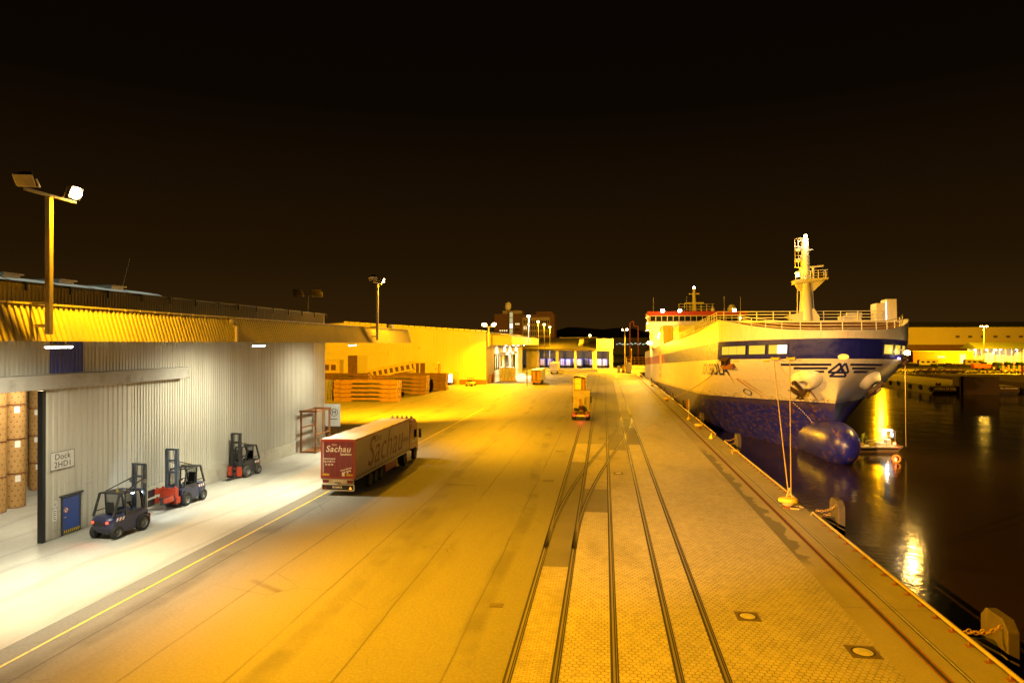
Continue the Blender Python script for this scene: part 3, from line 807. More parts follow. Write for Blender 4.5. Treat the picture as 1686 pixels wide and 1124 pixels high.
for a, b in DOORS2:
    mb = MB(); mb.bx(W2X+.05, W2X+1.0, a-2.5, b+2.5, 7.3, 8.2); mb.build('door_beam', M['concrete'], w2)
    mb = MB(); mb.bx(W2X-6,W2X-5.8,a-.5,b+.5,0,7.5); mb.bx(W2X-5.8,W2X-.3,b,b+.3,0,7.5); mb.build('door_recess', M['cladding_grey'], w2)
    mb = MB(); mb.bx(W2X-.1,W2X+.2,a-.3,a,0,7.3); mb.bx(W2X-.1,W2X+.2,b,b+.3,0,7.3); mb.bx(W2X+.0,W2X+.12,a+(b-a)*.45,a+(b-a)*.5,0,7.2); mb.build('door_edge', M['black_metal'], w2)
    mb = MB(); mb.bx(W2X-.15,W2X-.02,a+.2,a+(b-a)*.45,.1,7.2); mb.build('sliding_door', M['cladding'], w2)
    mb = MB(); mb.bx(W2X+.02,W2X+.1,a+2,a+2.6,8.2,10.4); mb.bx(W2X+.02,W2X+.1,b-2.6,b-2,8.2,10.4); mb.build('hanger', M['rust_orange'], w2)
mb = MB()
for y in (191, 194.5, 198): mb.bx(W2X+.06,W2X+.35,y,y+.12,4.0,7.6); mb.bx(W2X+.06,W2X+.5,y-.1,y+.3,7.6,7.9); mb.bx(W2X+.06,W2X+.45,y-.1,y+.25,3.3,4.0)
mb.build('wall_pipes', M['dark_metal'], w2)
mb = MB()
for y in (183, 187.5, 188.8): mb.bx(W2X+.06,W2X+.5,y,y+.35,0,2.4)
mb.build('bumper_post', M['rust_orange'], w2)
mb = MB(); mb.bx(-69.0,-66.4,GY-.20,GY-.06,0,7.6); mb.build('gable_door', M['brown_door'], w2)
mb = MB(); mb.bx(-66.3,-63.4,GY-.16,GY-.06,0,7.6); mb.build('sliding_door', M['fascia'], w2)
mb = MB(); mb.bx(-82,-57.6,GY-.9,GY-.06,7.8,8.8); mb.build('gable_beam', M['cladding_warm'], w2)
mb = MB(); mb.cyl((-49,GY-.3,9.6),(-49,GY-.06,9.6),.35); mb.build('wall_lamp', M['galv'], w2)
mb = MB(); mb.bx(-39.7,-38.2,GY-.16,GY-.06,0,3.4); mb.build('small_door', M['fascia'], w2)
td = thing('twin_floodlight', 'pair of blazing sodium floodlights at the corner of the gabled warehouse', 'floodlight', (W2X+.9, GY-1.2, 10.8))
mb = MB(); mb.bx(-.15,.15,-.15,.15,-.6,4.4); mb.bx(-.15,.15,0,1.2,0,.25); mb.bx(-1.3,1.5,-.1,.1,4.3,4.5); mb.build('post', M['pole'], td)
for sx in (-1.1, 1.3):
    p = flood_head(td, (sx,-.1,5.1), (.25+.2*sx,-.75,-.5), True, s=1.8); flood(p, p + Vector((.25+.2*sx,-.75,-.55)), 110000, SODIUM, 165, .5, .3, td)
for i, (y, w) in enumerate(((196,12000),(212,14000),(224,14000),(240,14000))):
    canopy_light(-28.2, y, 10.3, f"{['first','second','third','fourth'][i]} small white lamp under the far cream canopy, counted from the gable", w, col=(1,.86,.55))
wp = thing('white_lamp_post', 'white lamp post shining on the far cream canopy edge', 'lamp post', (-24.9, 225, 12.9))
mb = MB(); mb.cyl((0,0,-2.0),(0,0,7.0),.16); mb.build('post', M['white_paint'], wp)
mb = MB(); mb.lathe([(.1,6.7),(.6,6.9),(.6,7.1),(.1,7.3)], 14); h_ = mb.build('lamp_head', M['lens_white'], wp)
flood((.8,-.8,6.6), (.8,-1.2,0), 12000, LEDW, 170, .4, .3, wp)
for i, (x, y, h) in enumerate(((-24.6,255,6.0),(-24.4,279,5.6),(-24.2,305,5.2))):
    t = thing('lamp_post', f"{['first','second','third'][i]} small orange lamp post behind the white one, over the far canopy", 'lamp post', (x, y, 0), 0, 'small lamp posts beyond the far canopy')
    mb = MB(); mb.cyl((0,0,0),(0,0,13.0+h),.14,.10); mb.build('post', M['pole'], t)
    mb = MB(); mb.lathe([(.05,12.6+h),(.5,12.9+h),(.45,13.2+h),(.05,13.4+h)], 12); mb.build('lamp_head', M['lens_sodium_far'], t)
    flood((.3,-.3,12.4+h), (2,-3,0), 40000, SODIUM, 160, .5, .3, t)
# ------------------------------------------------------------------ wheels (axis along x)
def wheel(parent, x, y, r, w, tyre=None, lugs=True, rim=None):
    """tyre centred at (x, y, r); outer face on the side of sign(x)"""
    mb = MB(); h = w/2
    mb.lathe([(r*.56,-h*.8),(r*.62,-h),(r*.9,-h),(r*.985,-h*.75),(r,-h*.4),(r,h*.4),(r*.985,h*.75),(r*.9,h),(r*.62,h),(r*.56,h*.8)], 26, axis='x')
    t = mb.build('wheel', tyre or M['rubber'], parent, smooth=True, loc=(x, y, r))
    s = 1 if x >= 0 else -1
    mb = MB(); mb.lathe([(0,s*h*.35),(r*.22,s*h*.35),(r*.24,s*h*.75),(r*.30,s*h*.75),(r*.33,s*h*.1),(r*.50,s*h*.25),(r*.57,s*h*.85),(r*.60,s*h*.9)], 22, axis='x')
    mb.lathe([(0,-s*h*.3),(r*.58,-s*h*.4)], 16, axis='x')
    for k in range(8):
        a = 2*math.pi*k/8; c = Vector((s*h*.3, r*.42*math.cos(a), r*.42*math.sin(a))); mb.cyl(c, c+Vector((s*.03,0,0)), r*.04, n=6)
    mb.build('rim', rim or M['rim'], t, smooth=True)
    return t

# ------------------------------------------------------------------ articulated lorry
M['lorry_red'] = mat('lorry_red_paint', (.19,.018,.014), .35, 0, .08, 2, dirt=(.10,.03,.02), dscale=1.5, dirt_lo=.6, coat=.3)
M['lorry_frame'] = mat('lorry_door_frame_red', (.36,.05,.025), .4, 0, .1, 3)
M['curtain'] = None
def curtain_mat():
    n = NT('grey_curtain')
    f = n.noise(.9, n.map((1,.5,1)), 4)
    n.base(n.mix(n.ramp(f,.3,.7), (.44,.40,.385), (.54,.50,.48))); n.rough(.42)
    n.bump(n.noise(1.1, n.map((1, 1, .35)), 4, .55), .35, .08)
    return n.m
M['curtain'] = curtain_mat()
M['roof_tarp'] = mat('white_roof_tarp', (.80,.76,.70), .45, 0, .05, 1.2, (1,.4,1), dirt=(.62,.56,.47), dscale=.8)
M['plate'] = mat('number_plate', (.62,.62,.60), .4, 0, .05, 10)
M['trailer_white'] = mat('dirty_white_panel', (.50,.48,.43), .5, 0, .1, 2, dirt=(.18,.14,.10), dscale=2)
M['maroon_text'] = mat('maroon_lettering', (.14,.03,.035), .5, 0, .1, 4)
lo = thing('articulated_lorry', 'red articulated lorry with grey lettered curtain side and white roof', 'lorry', (-18.72, 46.35, 0))
W = 1.275; TL = 13.6
mb = MB(); mb.bx(-W+.02, W-.02, .06, TL, 1.18, 1.30)
for sx in (-.5,.5): mb.bx(sx-.07, sx+.07, .3, TL-.2, .85, 1.18)
for k in range(12): mb.bx(-W+.1, W-.1, .5+k*1.1, .58+k*1.1, 1.05, 1.18)
mb.build('trailer_chassis', M['dark_metal'], lo)
mb = MB(); mb.bx(-W+.01, -W+.04, .1, TL, 1.30, 3.86); mb.bx(W-.04, W-.01, .1, TL, 1.30, 3.86); mb.bx(-W+.01, W-.01, TL-.05, TL, 1.25, 3.9)
ca = mb.build('curtain', M['curtain'], lo)
mb = MB()
for k in range(24):
    y = .35 + k*.56
    for sx in (-1,1): mb.bx(sx*(W+.002)-.006, sx*(W+.002)+.006, y, y+.05, 1.24, 1.48)
mb.build('curtain_straps', M['black_metal'], ca)
mb = MB(); mb.bx(W-.012, W+.008, .1, TL, 1.10, 1.24); mb.bx(-W-.008, -W+.012, .1, TL, 1.10, 1.24); mb.build('side_rail', M['galv'], lo)
mb = MB(); mb.bx(W-.06, W+.012, .05, TL, 3.86, 3.98); mb.bx(-W-.012, -W+.06, .05, TL, 3.86, 3.98); mb.bx(-W+.06, W-.06, .02, .10, 3.86, 3.98); mb.build('roof_rail', M['lorry_red'], lo)
mb = MB(); nx = 5; ny = 28; vs = []
for j in range(ny):
    for i in range(nx):
        x = -W+.05 + (2*W-.1)*i/(nx-1); y = .06 + (TL-.06)*j/(ny-1)
        vs.append((x, y, 3.985 + .02*math.sin(j*1.57) + .02*(1-abs(2*i/(nx-1)-1))))
mb.add(vs, [(j*nx+i, j*nx+i+1, (j+1)*nx+i+1, (j+1)*nx+i) for j in range(ny-1) for i in range(nx-1)])
mb.build('roof_tarp', M['roof_tarp'], lo, smooth=True)
# rear doors
mb = MB(); mb.bx(-W, W, -.02, .06, 1.22, 3.96); mb.build('rear_frame', M['lorry_frame'], lo, bevel=.01)
for s in (-1, 1):
    mb = MB(); mb.bx(min(s*.012, s*(W-.13)), max(s*.012, s*(W-.13)), -.055, -.0205, 1.34, 3.84)
    for k in range(5): mb.bx(s*(.14+k*.2)-.006, s*(.14+k*.2)+.006, -.062, -.0551, 1.36, 3.82)
    d = mb.build('rear_door', M['lorry_red'], lo)
    mb = MB()
    for q in (.18, .62): mb.cyl((s*(q+.0), -.075, 1.25), (s*(q+.0), -.075, 3.92), .014, n=6)
    mb.build('lock_bar', M['lorry_frame'], d)
    mb = MB(); mb.bx(min(s*.60,s*1.12), max(s*.60,s*1.12), -.068, -.0625, 1.42, 1.56); mb.build('reflector_plate', M['yellow_paint'], d)
mb = MB(); mb.bx(-1.12,-1.02,-.07,-.056,1.6,3.8); mb.build('door_strip', M['galv'], lo)
fz = R(90)
lettering('Sachau', .62, M['text_white'], lo, (.03,-.085,3.30), (fz,0,0), shear=.25, offset=.008, spacing=1.08)
lettering('Dirk', .20, M['text_white'], lo, (-.25,-.085,3.60), (fz,0,0), shear=.25)
lettering('Spedition', .22, M['text_white'], lo, (.62,-.085,2.95), (fz,0,0), offset=.006)
lettering('Hohenwestedt', .15, M['text_white'], lo, (-.62,-.085,2.62), (fz,0,0), offset=.004)
lettering('Tel. 0 48 71/', .17, M['text_white'], lo, (-.62,-.085,2.42), (fz,0,0), offset=.006)
lettering('76 33 70', .17, M['text_white'], lo, (-.62,-.085,2.20), (fz,0,0), offset=.006)
lettering('Unser Service', .15, M['text_white'], lo, (.62,-.085,1.90), (fz,0,R(0)), shear=.1, offset=.005).rotation_euler = (fz, R(-16), 0)
lettering('Ihr Erfolg', .14, M['text_white'], lo, (.72,-.085,1.75), (fz, R(-16), 0), shear=.1, offset=.005)
mb = MB(); mb.bx(.32,.52,-.075,-.063,1.40,1.68); mb.build('notice', M['label_white'], lo)
mb = MB(); mb.cyl((.74,-.063,1.66),(.74,-.075,1.66),.07,n=16); mb.build('round_sticker', M['sign_white'], lo)
# bumper and lamps
mb = MB(); mb.bx(-W+.12,W-.12,.0,.10,.86,1.17); mb.bx(-W+.10,W-.10,-.02,.02,.76,.82); mb.build('light_beam', M['trailer_white'], lo)
for s in (-1,1):
    mb = MB(); mb.bx(min(s*.68,s*1.12),max(s*.68,s*1.12),-.03,-.001,.90,1.10); c_ = mb.build('light_cluster', M['black_metal'], lo)
    for k in range(3):
        mb = MB(); mb.cyl((s*(.77+k*.13),-.05,1.0),(s*(.77+k*.13),-.031,1.0),.058,n=14); mb.build('tail_light', M['lamp_red'], c_)
mb = MB(); mb.bx(-.36,.36,-.035,-.002,.98,1.12); mb.build('number_plate', M['plate'], lo)
lettering('SCHMITZ', .11, M['text_dark'], lo, (0,-.004,.91), (fz,0,0), offset=.004)
mb = MB(); mb.bx(-W+.12,W-.12,-.01,.02,.42,.74); mb.build('spray_flap', M['black_metal'], lo)
mb = MB(); mb.bx(-W+.06,-W+.115,-.03,.04,.38,.80); mb.bx(W-.115,W-.06,-.03,.04,.38,.80); mb.bx(-W+.12,W-.12,-.03,.04,.34,.41); mb.build('bumper', M['trailer_white'], lo)
lettering('SCHMITZ', .17, M['text_white'], lo, (-.05,-.016,.59), (fz,0,0), offset=.008)
for s in (-1,1):
    mb = MB(); mb.prism([(s*.92-.11,.47),(s*.92+.11,.47),(s*.92,.66)], 'xz', -.022, -.0105); mb.build('triangle_reflector', M['reflector_glow'] if s > 0 else M['lamp_red'], lo)  # the orange reflector is given a glow of its own
for y in (3.3, 4.6, 5.9):
    for s in (-1,1): wheel(lo, s*1.08, y, .52, .38)
mb = MB()
for y in (3.3,4.6,5.9): mb.cyl((-1,y,.52),(1,y,.52),.08)
mb.build('axle', M['dark_metal'], lo)
for s in (-1,1):
    mb = MB(); mb.bx(min(s*.75,s*1.22),max(s*.75,s*1.22),6.9,9.7,.42,1.06); mb.build('pallet_box', M['lorry_frame'], lo, bevel=.02)
for s in (-1,1):
    mb = MB(); mb.bx(s*.9-.06,s*.9+.06,10.4,10.55,.05,1.0); mb.bx(s*.9-.15,s*.9+.15,10.35,10.6,.0,.05); mb.build('landing_leg', M['dark_metal'], lo)
lettering('Sachau', 3.1, M['maroon_text'], ca, (W+.002,6.9,2.55), (R(90),0,R(90)), shear=.35, extrude=.001, spacing=1.05)
lettering('Dirk', .75, M['maroon_text'], ca, (W+.002,4.9,3.45), (R(90),0,R(90)), shear=.3, extrude=.001)
lettering('Spedition', .62, M['maroon_text'], ca, (W+.002,12.0,2.35), (R(90),0,R(90)), extrude=.001)
# tractor
cy = 14.35
mb = MB(); mb.prism([(cy,1.1),(cy+.02,3.05),(cy+.25,3.72),(cy+1.3,3.80),(cy+1.95,3.35),(cy+2.2,2.2),(cy+2.28,1.1),(cy+2.28,.62),(cy+1.85,.62),(cy+1.75,.95),(cy+1.3,1.15),(cy+.8,1.1)], 'yz', -1.22, 1.22)
cab = mb.build('cab', M['lorry_red'], lo, bevel=.05)
for s in (-1,1):
    mb = MB(); mb.prism([(cy+.95,2.0),(cy+1.95,2.0),(cy+1.85,2.75),(cy+.95,2.78)], 'yz', s*1.222, s*1.236); mb.build('side_window', M['glass'], cab)
    mb = MB(); mb.bx(min(s*1.223,s*1.235),max(s*1.223,s*1.235),cy+.2,cy+1.7,1.72,1.86); mb.bx(min(s*1.223,s*1.235),max(s*1.223,s*1.235),cy+.2,cy+1.7,1.92,1.98); mb.build('stripe', M['text_white'], cab)
    mb = MB(); mb.bx(min(s*1.36,s*1.56),max(s*1.36,s*1.56),cy+2.0,cy+2.14,1.95,2.75); mb.bar((s*1.22,cy+2.0,2.72),(s*1.45,cy+2.05,2.72),.05); mb.bar((s*1.22,cy+2.0,2.0),(s*1.45,cy+2.05,2.0),.05); mb.build('mirror', M['black_metal'], cab, bevel=.02)
    mb = MB(); mb.prism([(cy-.45,1.2),(cy,1.2),(cy,3.6),(cy-.3,3.4)], 'yz', s*1.16, s*1.22); mb.build('side_fairing', M['lorry_red'], lo)
    mb = MB(); mb.cyl((s*1.0,cy-.12,1.4),(s*1.0,cy-.12,3.9),.07); mb.build('exhaust_stack', M['galv'], lo)
mb = MB()
for x in (-.9,-.45,0,.45,.9): mb.lathe([(0,cy+1.0),(.1,cy+1.0),(.12,cy+1.15),(0,cy+1.18)], 10, c=(x,0,3.95), axis='y')
mb.bar((-1.1,cy+1.05,3.82),(1.1,cy+1.05,3.82),.05); mb.build('roof_lamps', M['galv'], cab)
mb = MB(); mb.bx(-.45,.45,11.2,cy+2.0,.62,.95); mb.build('tractor_chassis', M['dark_metal'], lo)
for s in (-1,1):
    mb = MB(); mb.bx(min(s*.62,s*1.18),max(s*.62,s*1.18),12.85,14.55,.38,.98); mb.build('fuel_tank', M['galv'], lo, bevel=.06)
    wheel(lo, s*1.02, 12.2, .52, .55); wheel(lo, s*1.05, cy+1.35, .52, .34)
    mb = MB(); mb.prism([(11.6,.75),(11.7,1.05),(12.2,1.14),(12.7,1.05),(12.8,.75),(12.72,.75),(12.6,1.0),(12.2,1.08),(11.8,1.0),(11.68,.75)], 'yz', s*.75, s*1.27); mb.build('mudguard', M['black_metal'], lo)

# ------------------------------------------------------------------ tractor unit seen from behind
M['cream'] = mat('cream_cab_paint', (.50,.42,.28), .5, 0, .08, 2, dirt=(.2,.15,.08), dscale=1.5)
tr = thing('tractor_unit', 'cream lorry tractor unit without trailer, red tail lights lit, on the quay', 'lorry', (-3.30, 96.0, 0))
mb = MB(); mb.prism([(4.6,1.0),(4.6,3.3),(5.0,3.9),(5.9,3.95),(6.5,3.5),(6.9,2.2),(6.95,.7),(6.5,.7),(6.3,1.1),(5.2,1.1)], 'yz', -1.24, 1.24); cb = mb.build('cab', M['cream'], tr, bevel=.05)
mb = MB(); mb.bx(-.9,.1,4.5,4.59,1.6,3.2); mb.bx(.15,.45,4.42,4.59,1.9,3.0); mb.build('rear_panel', M['cream'], cb, bevel=.02)
mb = MB()
for k in range(6): mb.bx(.62,1.0,4.45,4.49,1.3+k*.32,1.36+k*.32)
mb.bx(.58,.63,4.44,4.5,1.2,3.1); mb.bx(1.0,1.05,4.44,4.5,1.2,3.1); mb.build('ladder', M['galv'], cb)
mb = MB()
for k in range(3): mb.tube([(-.35+k*.12,4.45,2.7),(-.3+k*.12,4.2,1.9),(-.2+k*.1,3.9,1.5),(-.1+k*.1,3.2,1.15)],.025)
mb.build('air_hoses', M['lamp_red'], tr)
mb = MB(); mb.bx(-.42,.42,3.9,4.45,1.0,1.7); mb.bx(-1.1,-.6,3.9,4.45,.95,1.4); mb.build('gearbox_cover', M['black_metal'], tr, bevel=.04)
mb = MB(); mb.bx(-.5,-.36,.1,6.5,.75,1.0); mb.bx(.36,.5,.1,6.5,.75,1.0); mb.bx(-.5,.5,.3,.4,.75,1.0); mb.bx(-.5,.5,1.9,2.0,.75,1.0); mb.build('chassis', M['rust'], tr)
mb = MB(); mb.lathe([(.05,1.12),(.48,1.12),(.5,1.08),(.5,1.02)], 20, c=(0,1.7,0)); mb.bx(-.35,.35,1.0,1.35,1.0,1.10); mb.build('fifth_wheel', M['dark_metal'], tr)
mb = MB(); mb.bx(-.28,.28,2.4,3.9,1.02,1.12); mb.build('catwalk', M['galv'], tr)
for s in (-1,1):
    wheel(tr, s*.98, 1.0, .52, .56); wheel(tr, s*.98, 2.4, .52, .56); wheel(tr, s*1.05, 5.9, .52, .34)
    mb = MB(); mb.prism([(.3,.8),(.5,1.05),(1.0,1.12),(2.4,1.12),(2.9,1.05),(3.1,.8),(3.0,.8),(2.8,1.0),(2.4,1.06),(1.0,1.06),(.6,1.0),(.4,.8)], 'yz', s*.70, s*1.27); mb.build('mudguard', M['rust_orange'], tr)
    mb = MB(); mb.bx(min(s*.62,s*1.18),max(s*.62,s*1.18),3.3,4.7,.4,1.0); mb.build('fuel_tank', M['galv'], tr, bevel=.05)
    mb = MB(); mb.bx(min(s*.60,s*1.15),max(s*.60,s*1.15),-.02,.06,.62,.80); lb = mb.build('light_cluster', M['black_metal'], tr)
    for k in range(2):
        mb = MB(); mb.bx(s*(.74+k*.24)-.09,s*(.74+k*.24)+.09,-.045,-.021,.65,.77); mb.build('tail_light', M['tail_red'], lb)
    mb = MB(); mb.bx(s*1.32-.09,s*1.32+.09,6.3,6.45,2.0,2.9); mb.bar((s*1.2,6.4,2.85),(s*1.35,6.4,2.85),.05); mb.build('mirror', M['black_metal'], cb)
    mb = MB(); mb.bx(s*1.19-.06,s*1.19+.06,4.55,4.6,2.45,2.6); mb.build('side_marker', M['yellow_paint'], cb)
mb = MB(); mb.bx(-.58,.58,-.02,.05,.60,.80); mb.build('rear_bar', M['trailer_white'], tr)
mb = MB(); mb.bx(-.27,.27,-.035,-.021,.64,.76); mb.build('number_plate', M['plate'], tr)
mb = MB(); mb.bx(-1.1,1.1,.0,.08,.42,.5); mb.build('bumper', M['dark_metal'], tr)
flood((0,-.25,.75), (0,-3,.6), 200, (1,.08,.03), 160, .6, .3, tr)

# ------------------------------------------------------------------ box trailers
M['box_cream'] = mat('cream_trailer_panel', (.52,.42,.26), .5, 0, .08, 1, dirt=(.28,.2,.1), dscale=1)
M['box_grey'] = mat('grey_trailer_curtain', (.40,.37,.32), .5, 0, .1, 1)
def box_trailer(label, loc, rz=0, L=13.6, load=None, doors='closed', side=None, group='box trailers parked in the yard', tilt_roof=False, rear=None):
    t = thing('box_trailer', label, 'trailer', loc, rz, group)
    side = side or M['box_grey']; w = 1.26
    mb = MB(); mb.bx(-w,w,0,L,1.05,1.2); mb.bx(-.5,-.36,.2,L-.3,.75,1.05); mb.bx(.36,.5,.2,L-.3,.75,1.05); mb.build('chassis', M['dark_metal'], t)
    mb = MB(); mb.bx(-w,-w+.05,0,L,1.2,3.9); mb.bx(w-.05,w,0,L,1.2,3.9); mb.bx(-w+.05,w-.05,L-.05,L,1.2,3.9); mb.build('side_curtain', side, t)
    mb = MB()
    if tilt_roof: mb.add([(-w-.03,-.2,4.35),(w+.03,-.2,3.92),(w+.03,L,3.92),(-w-.03,L,4.05),(-w-.03,-.2,4.27),(w+.03,-.2,3.84),(w+.03,L,3.84),(-w-.03,L,3.97)], [(0,1,2,3),(7,6,5,4),(0,4,5,1),(1,5,6,2),(2,6,7,3),(3,7,4,0)])
    else: mb.bx(-w-.02,w+.02,-.02,L,3.9,4.0)
    mb.build('roof', M['roof_tarp'], t)
    if doors == 'closed':
        for s in (-1,1):
            mb = MB(); mb.bx(min(s*.01,s*w),max(s*.01,s*w),-.04,.01,1.2,3.88)
            for q in (.3,.75): mb.cyl((s*q,-.06,1.2),(s*q,-.06,3.85),.02,n=6)
            mb.build('rear_door', rear or M['box_cream'], t)
    elif doors == 'open':
        for s in (-1,1):
            mb = MB(); mb.bx(min(s*(w+.02),s*(w+.07)),max(s*(w+.02),s*(w+.07)),-.02,1.2,1.2,3.88); mb.build('rear_door', rear or M['box_grey'], t)
    mb = MB(); mb.bx(-w+.02,w-.02,-.06,.04,.72,1.04); mb.build('light_beam', M['trailer_white'] if doors != 'open' else M['rust_orange'], t)
    for s in (-1,1):
        mb = MB(); mb.bx(min(s*.65,s*1.15),max(s*.65,s*1.15),-.075,-.061,.8,.96); mb.build('tail_light', M['lamp_red'], t)
        for y in (3.2,4.5,5.8): wheel(t, s*1.05, y, .5, .36)
        mb = MB(); mb.bx(s*.85-.06,s*.85+.06,10.6,10.75,0,.95); mb.build('landing_leg', M['dark_metal'], t)
    return t
box_trailer('open trailer with a tilted cream roof and pale cases inside, ahead of the tractor unit', (-5.0,141.0,0), doors='open', tilt_roof=True, side=M['trailer_white'])
def case(label, loc, s, m):
    t = thing('packing_case', label, 'packing case', loc, 0, 'packing cases loaded in the open trailer')
    mb = MB(); mb.bx(-s[0],s[0],0,s[1],0,s[2]); mb.build('case_body', m, t, bevel=.02)
    mb = MB()
    for z in (.3, s[2]/2, s[2]-.3): mb.bx(-s[0]-.012,s[0]+.012,-.012,s[1]+.01,z,z+.08)
    mb.build('batten', M['wood'], t)
case('tall cream packing case in the open trailer, the wider one', (-5.42,141.4,1.21), (.72,2.4,2.45), M['box_cream'])
case('narrow brown packing case beside the cream one in the open trailer', (-4.32,141.9,1.21), (.30,2.4,2.3), M['rust_orange'])
box_trailer('open trailer loaded with upright brown rolls under the far cream canopy', (-17.6,177.0,0), doors='open', side=M['box_grey'])
rl = lambda label, loc: [dup(roll0, loc, 1.5, label, 'brown rolls in the open trailer')]
for i, x in enumerate((-.62, .62)):
    o = dup(roll0, (-17.6+x, 178.0, 1.21), 2.2, f"{['brown paper roll near the blue post side of the open trailer','brown paper roll on the quay side of the open trailer'][i]}", 'brown rolls in the open trailer'); o.scale = (.92,.92,1.08)
    for c in kids(o):
        if c.name.startswith('label'): bpy.data.objects.remove(c)
box_trailer('closed cream box trailer parked beside the white car', (-17.9,243.0,0), doors='closed', side=M['box_cream'])

# ------------------------------------------------------------------ forklift trucks
def forklift(label, loc, rz, attach='forks', tail_lit=False, mast_h=3.6, w=1.25, L=2.35, paint=None, tyre=None, mast_mat=None):
    """heads along +y; mast at the +y end"""
    paint = paint or M['navy']; hw = w/2; mm = mast_mat or M['mast_grey']; blk = M['forklift_black']
    t = thing('forklift_truck', label, 'forklift', loc, rz, 'forklift trucks parked along the warehouse wall')
    # counterweight: rounded block, waisted below
    mb = MB()
    rows = [(.30,.34,.62),(.45,.10,.98),(.75,.02,1.0),(1.0,.0,1.0),(1.16,.06,.97),(1.26,.22,.90)]
    vs = []; n = 9
    for z, y0, kx in rows:
        ring = []
        for i in range(n):
            u = -1 + 2*i/(n-1); ring.append((hw*kx*u, y0 + .28*abs(u)**3, z))
        ring += [(hw*kx, .95, z), (-hw*kx, .95, z)]
        vs += ring
    m = n+2; fs = []
    for j in range(len(rows)-1):
        for i in range(m): fs.append((j*m+i, j*m+(i+1) % m, (j+1)*m+(i+1) % m, (j+1)*m+i))
    fs += [tuple(range(m))[::-1], tuple((len(rows)-1)*m+i for i in range(m))]
    mb.add(vs, fs); cw = mb.build('counterweight', paint, t, smooth=45)
    mb = MB()
    for k in range(4): mb.bx(-hw*.45,hw*.45,-.012,.03,.80+k*.07,.84+k*.07)
    mb.build('grille', blk, cw)
    for s in (-1,1):
        mb = MB(); mb.lathe([(0,-.035),(.05,-.03),(.062,.0),(.062,.12)], 14, c=(s*hw*.62,.05,.98), axis='y'); mb.build('tail_light', M['tail_red'] if tail_lit else M['lamp_red'], cw)
        mb = MB()
        for k in range(3): mb.add([(s*hw*1.004,.40+k*.22,.98),(s*hw*1.004,.52+k*.22,.98),(s*hw*1.004,.60+k*.22,1.16),(s*hw*1.004,.48+k*.22,1.16)], [(0,1,2,3)])
        mb.build('warning_stripes', M['text_white'] if s > 0 else M['text_white'], cw)
        mb = MB()
        for k in range(2): mb.add([(s*hw*1.004,.525+k*.22,.98),(s*hw*1.004,.615+k*.22,.98),(s*hw*1.004,.695+k*.22,1.16),(s*hw*1.004,.605+k*.22,1.16)], [(0,1,2,3)])
        mb.build('warning_red', M['red_paint'], cw)
    # body with step and wheel arch
    mb = MB(); mb.prism([(.9,.32),(1.35,.30),(L-.70,.30),(L-.62,.75),(L-.30,.98),(L-.02,.98),(L+.02,.70),(L+.06,.70),(L+.06,1.10),(L-.25,1.28),(1.6,1.05),(.9,1.20)], 'yz', -hw*.98, hw*.98)
    bd = mb.build('body', paint, t, bevel=.025)
    mb = MB(); mb.bx(-hw*1.0,hw*1.0,1.4,L-.75,.34,.42); mb.build('step', blk, bd)
    # cab frame
    mb = MB()
    for s in (-1,1):
        x = s*(hw-.07)
        mb.bar((x,L-.22,1.15),(x,L-.50,2.36),.09); mb.bar((x,L-.50,2.36),(x,.75,2.42),.09); mb.bar((x,.75,2.42),(x,.30,1.24),.10); mb.bar((x,1.20,1.1),(x,1.12,2.40),.07)
        mb.bar((x,1.15,1.50),(x,.42,1.50),.05)
    for y, z in ((L-.50,2.38),(.75,2.42),(1.2,2.42),(1.5,2.41)): mb.bar((-(hw-.07),y,z),(hw-.07,y,z),.06,.05)
    for k in range(5): mb.bar((-(hw-.2)+k*(w-.4)/4,.75,2.44),(-(hw-.2)+k*(w-.4)/4,L-.5,2.40),.03,.04)
    cf = mb.build('cab_frame', blk, t)
    mb = MB(); mb.bx(-(hw-.1),hw-.1,.78,1.25,2.445,2.47); mb.build('roof_plate', blk, cf)
    for s in (-1,1):
        x = s*(hw-.06)
        mb = MB(); mb.prism([(1.22,1.35),(L-.32,1.35),(L-.52,2.28),(1.18,2.34)], 'yz', x, x+s*.012); mb.build('door_window', M['fork_glass'], cf)
        mb = MB(); mb.prism([(1.20,1.0),(L-.25,1.05),(L-.30,1.34),(1.20,1.34)], 'yz', x, x+s*.02); mb.build('door_panel', blk, cf)
        mb = MB(); mb.bx(s*hw*1.0-.08,s*hw*1.0+.08,L-.5,L-.44,1.95,2.2); mb.build('mirror', M['black_metal'], cf)
    mb = MB(); mb.lathe([(0,.16),(.05,.15),(.06,.0)], 12, c=(.25,1.0,2.47)); mb.build('beacon', M['yellow_paint'], cf)
    # seat, column, wheel
    mb = MB(); mb.bx(-.26,.26,.85,1.35,1.22,1.36); mb.prism([(.72,1.3),(.88,1.3),(.80,1.95),(.68,1.95)], 'yz', -.25, .25); mb.build('seat', M['seat_black'], t, bevel=.04)
    mb = MB(); mb.bar((0,L-.35,1.2),(0,L-.62,1.62),.07); mb.lathe([(.17,0),(.185,.02),(.17,.04)], 16, c=(0,L-.64,1.62)); mb.build('steering_column', M['black_metal'], t)
    for s in (-1,1):
        wheel(t, s*(hw-.04), L-.36, .47, .30, tyre); wheel(t, s*(hw-.06), .52, .38, .26, tyre)
    # mast
    y0 = L+.10
    mb = MB()
    for s in (-1,1):
        mb.bx(s*.40-.05,s*.40+.05,y0,y0+.17,.10,mast_h*.985); mb.bx(s*.29-.04,s*.29+.04,y0+.03,y0+.15,.12,mast_h)
        mb.cyl((s*.36,y0-.06,.3),(s*.36,y0-.06,mast_h*.93),.035,n=8)
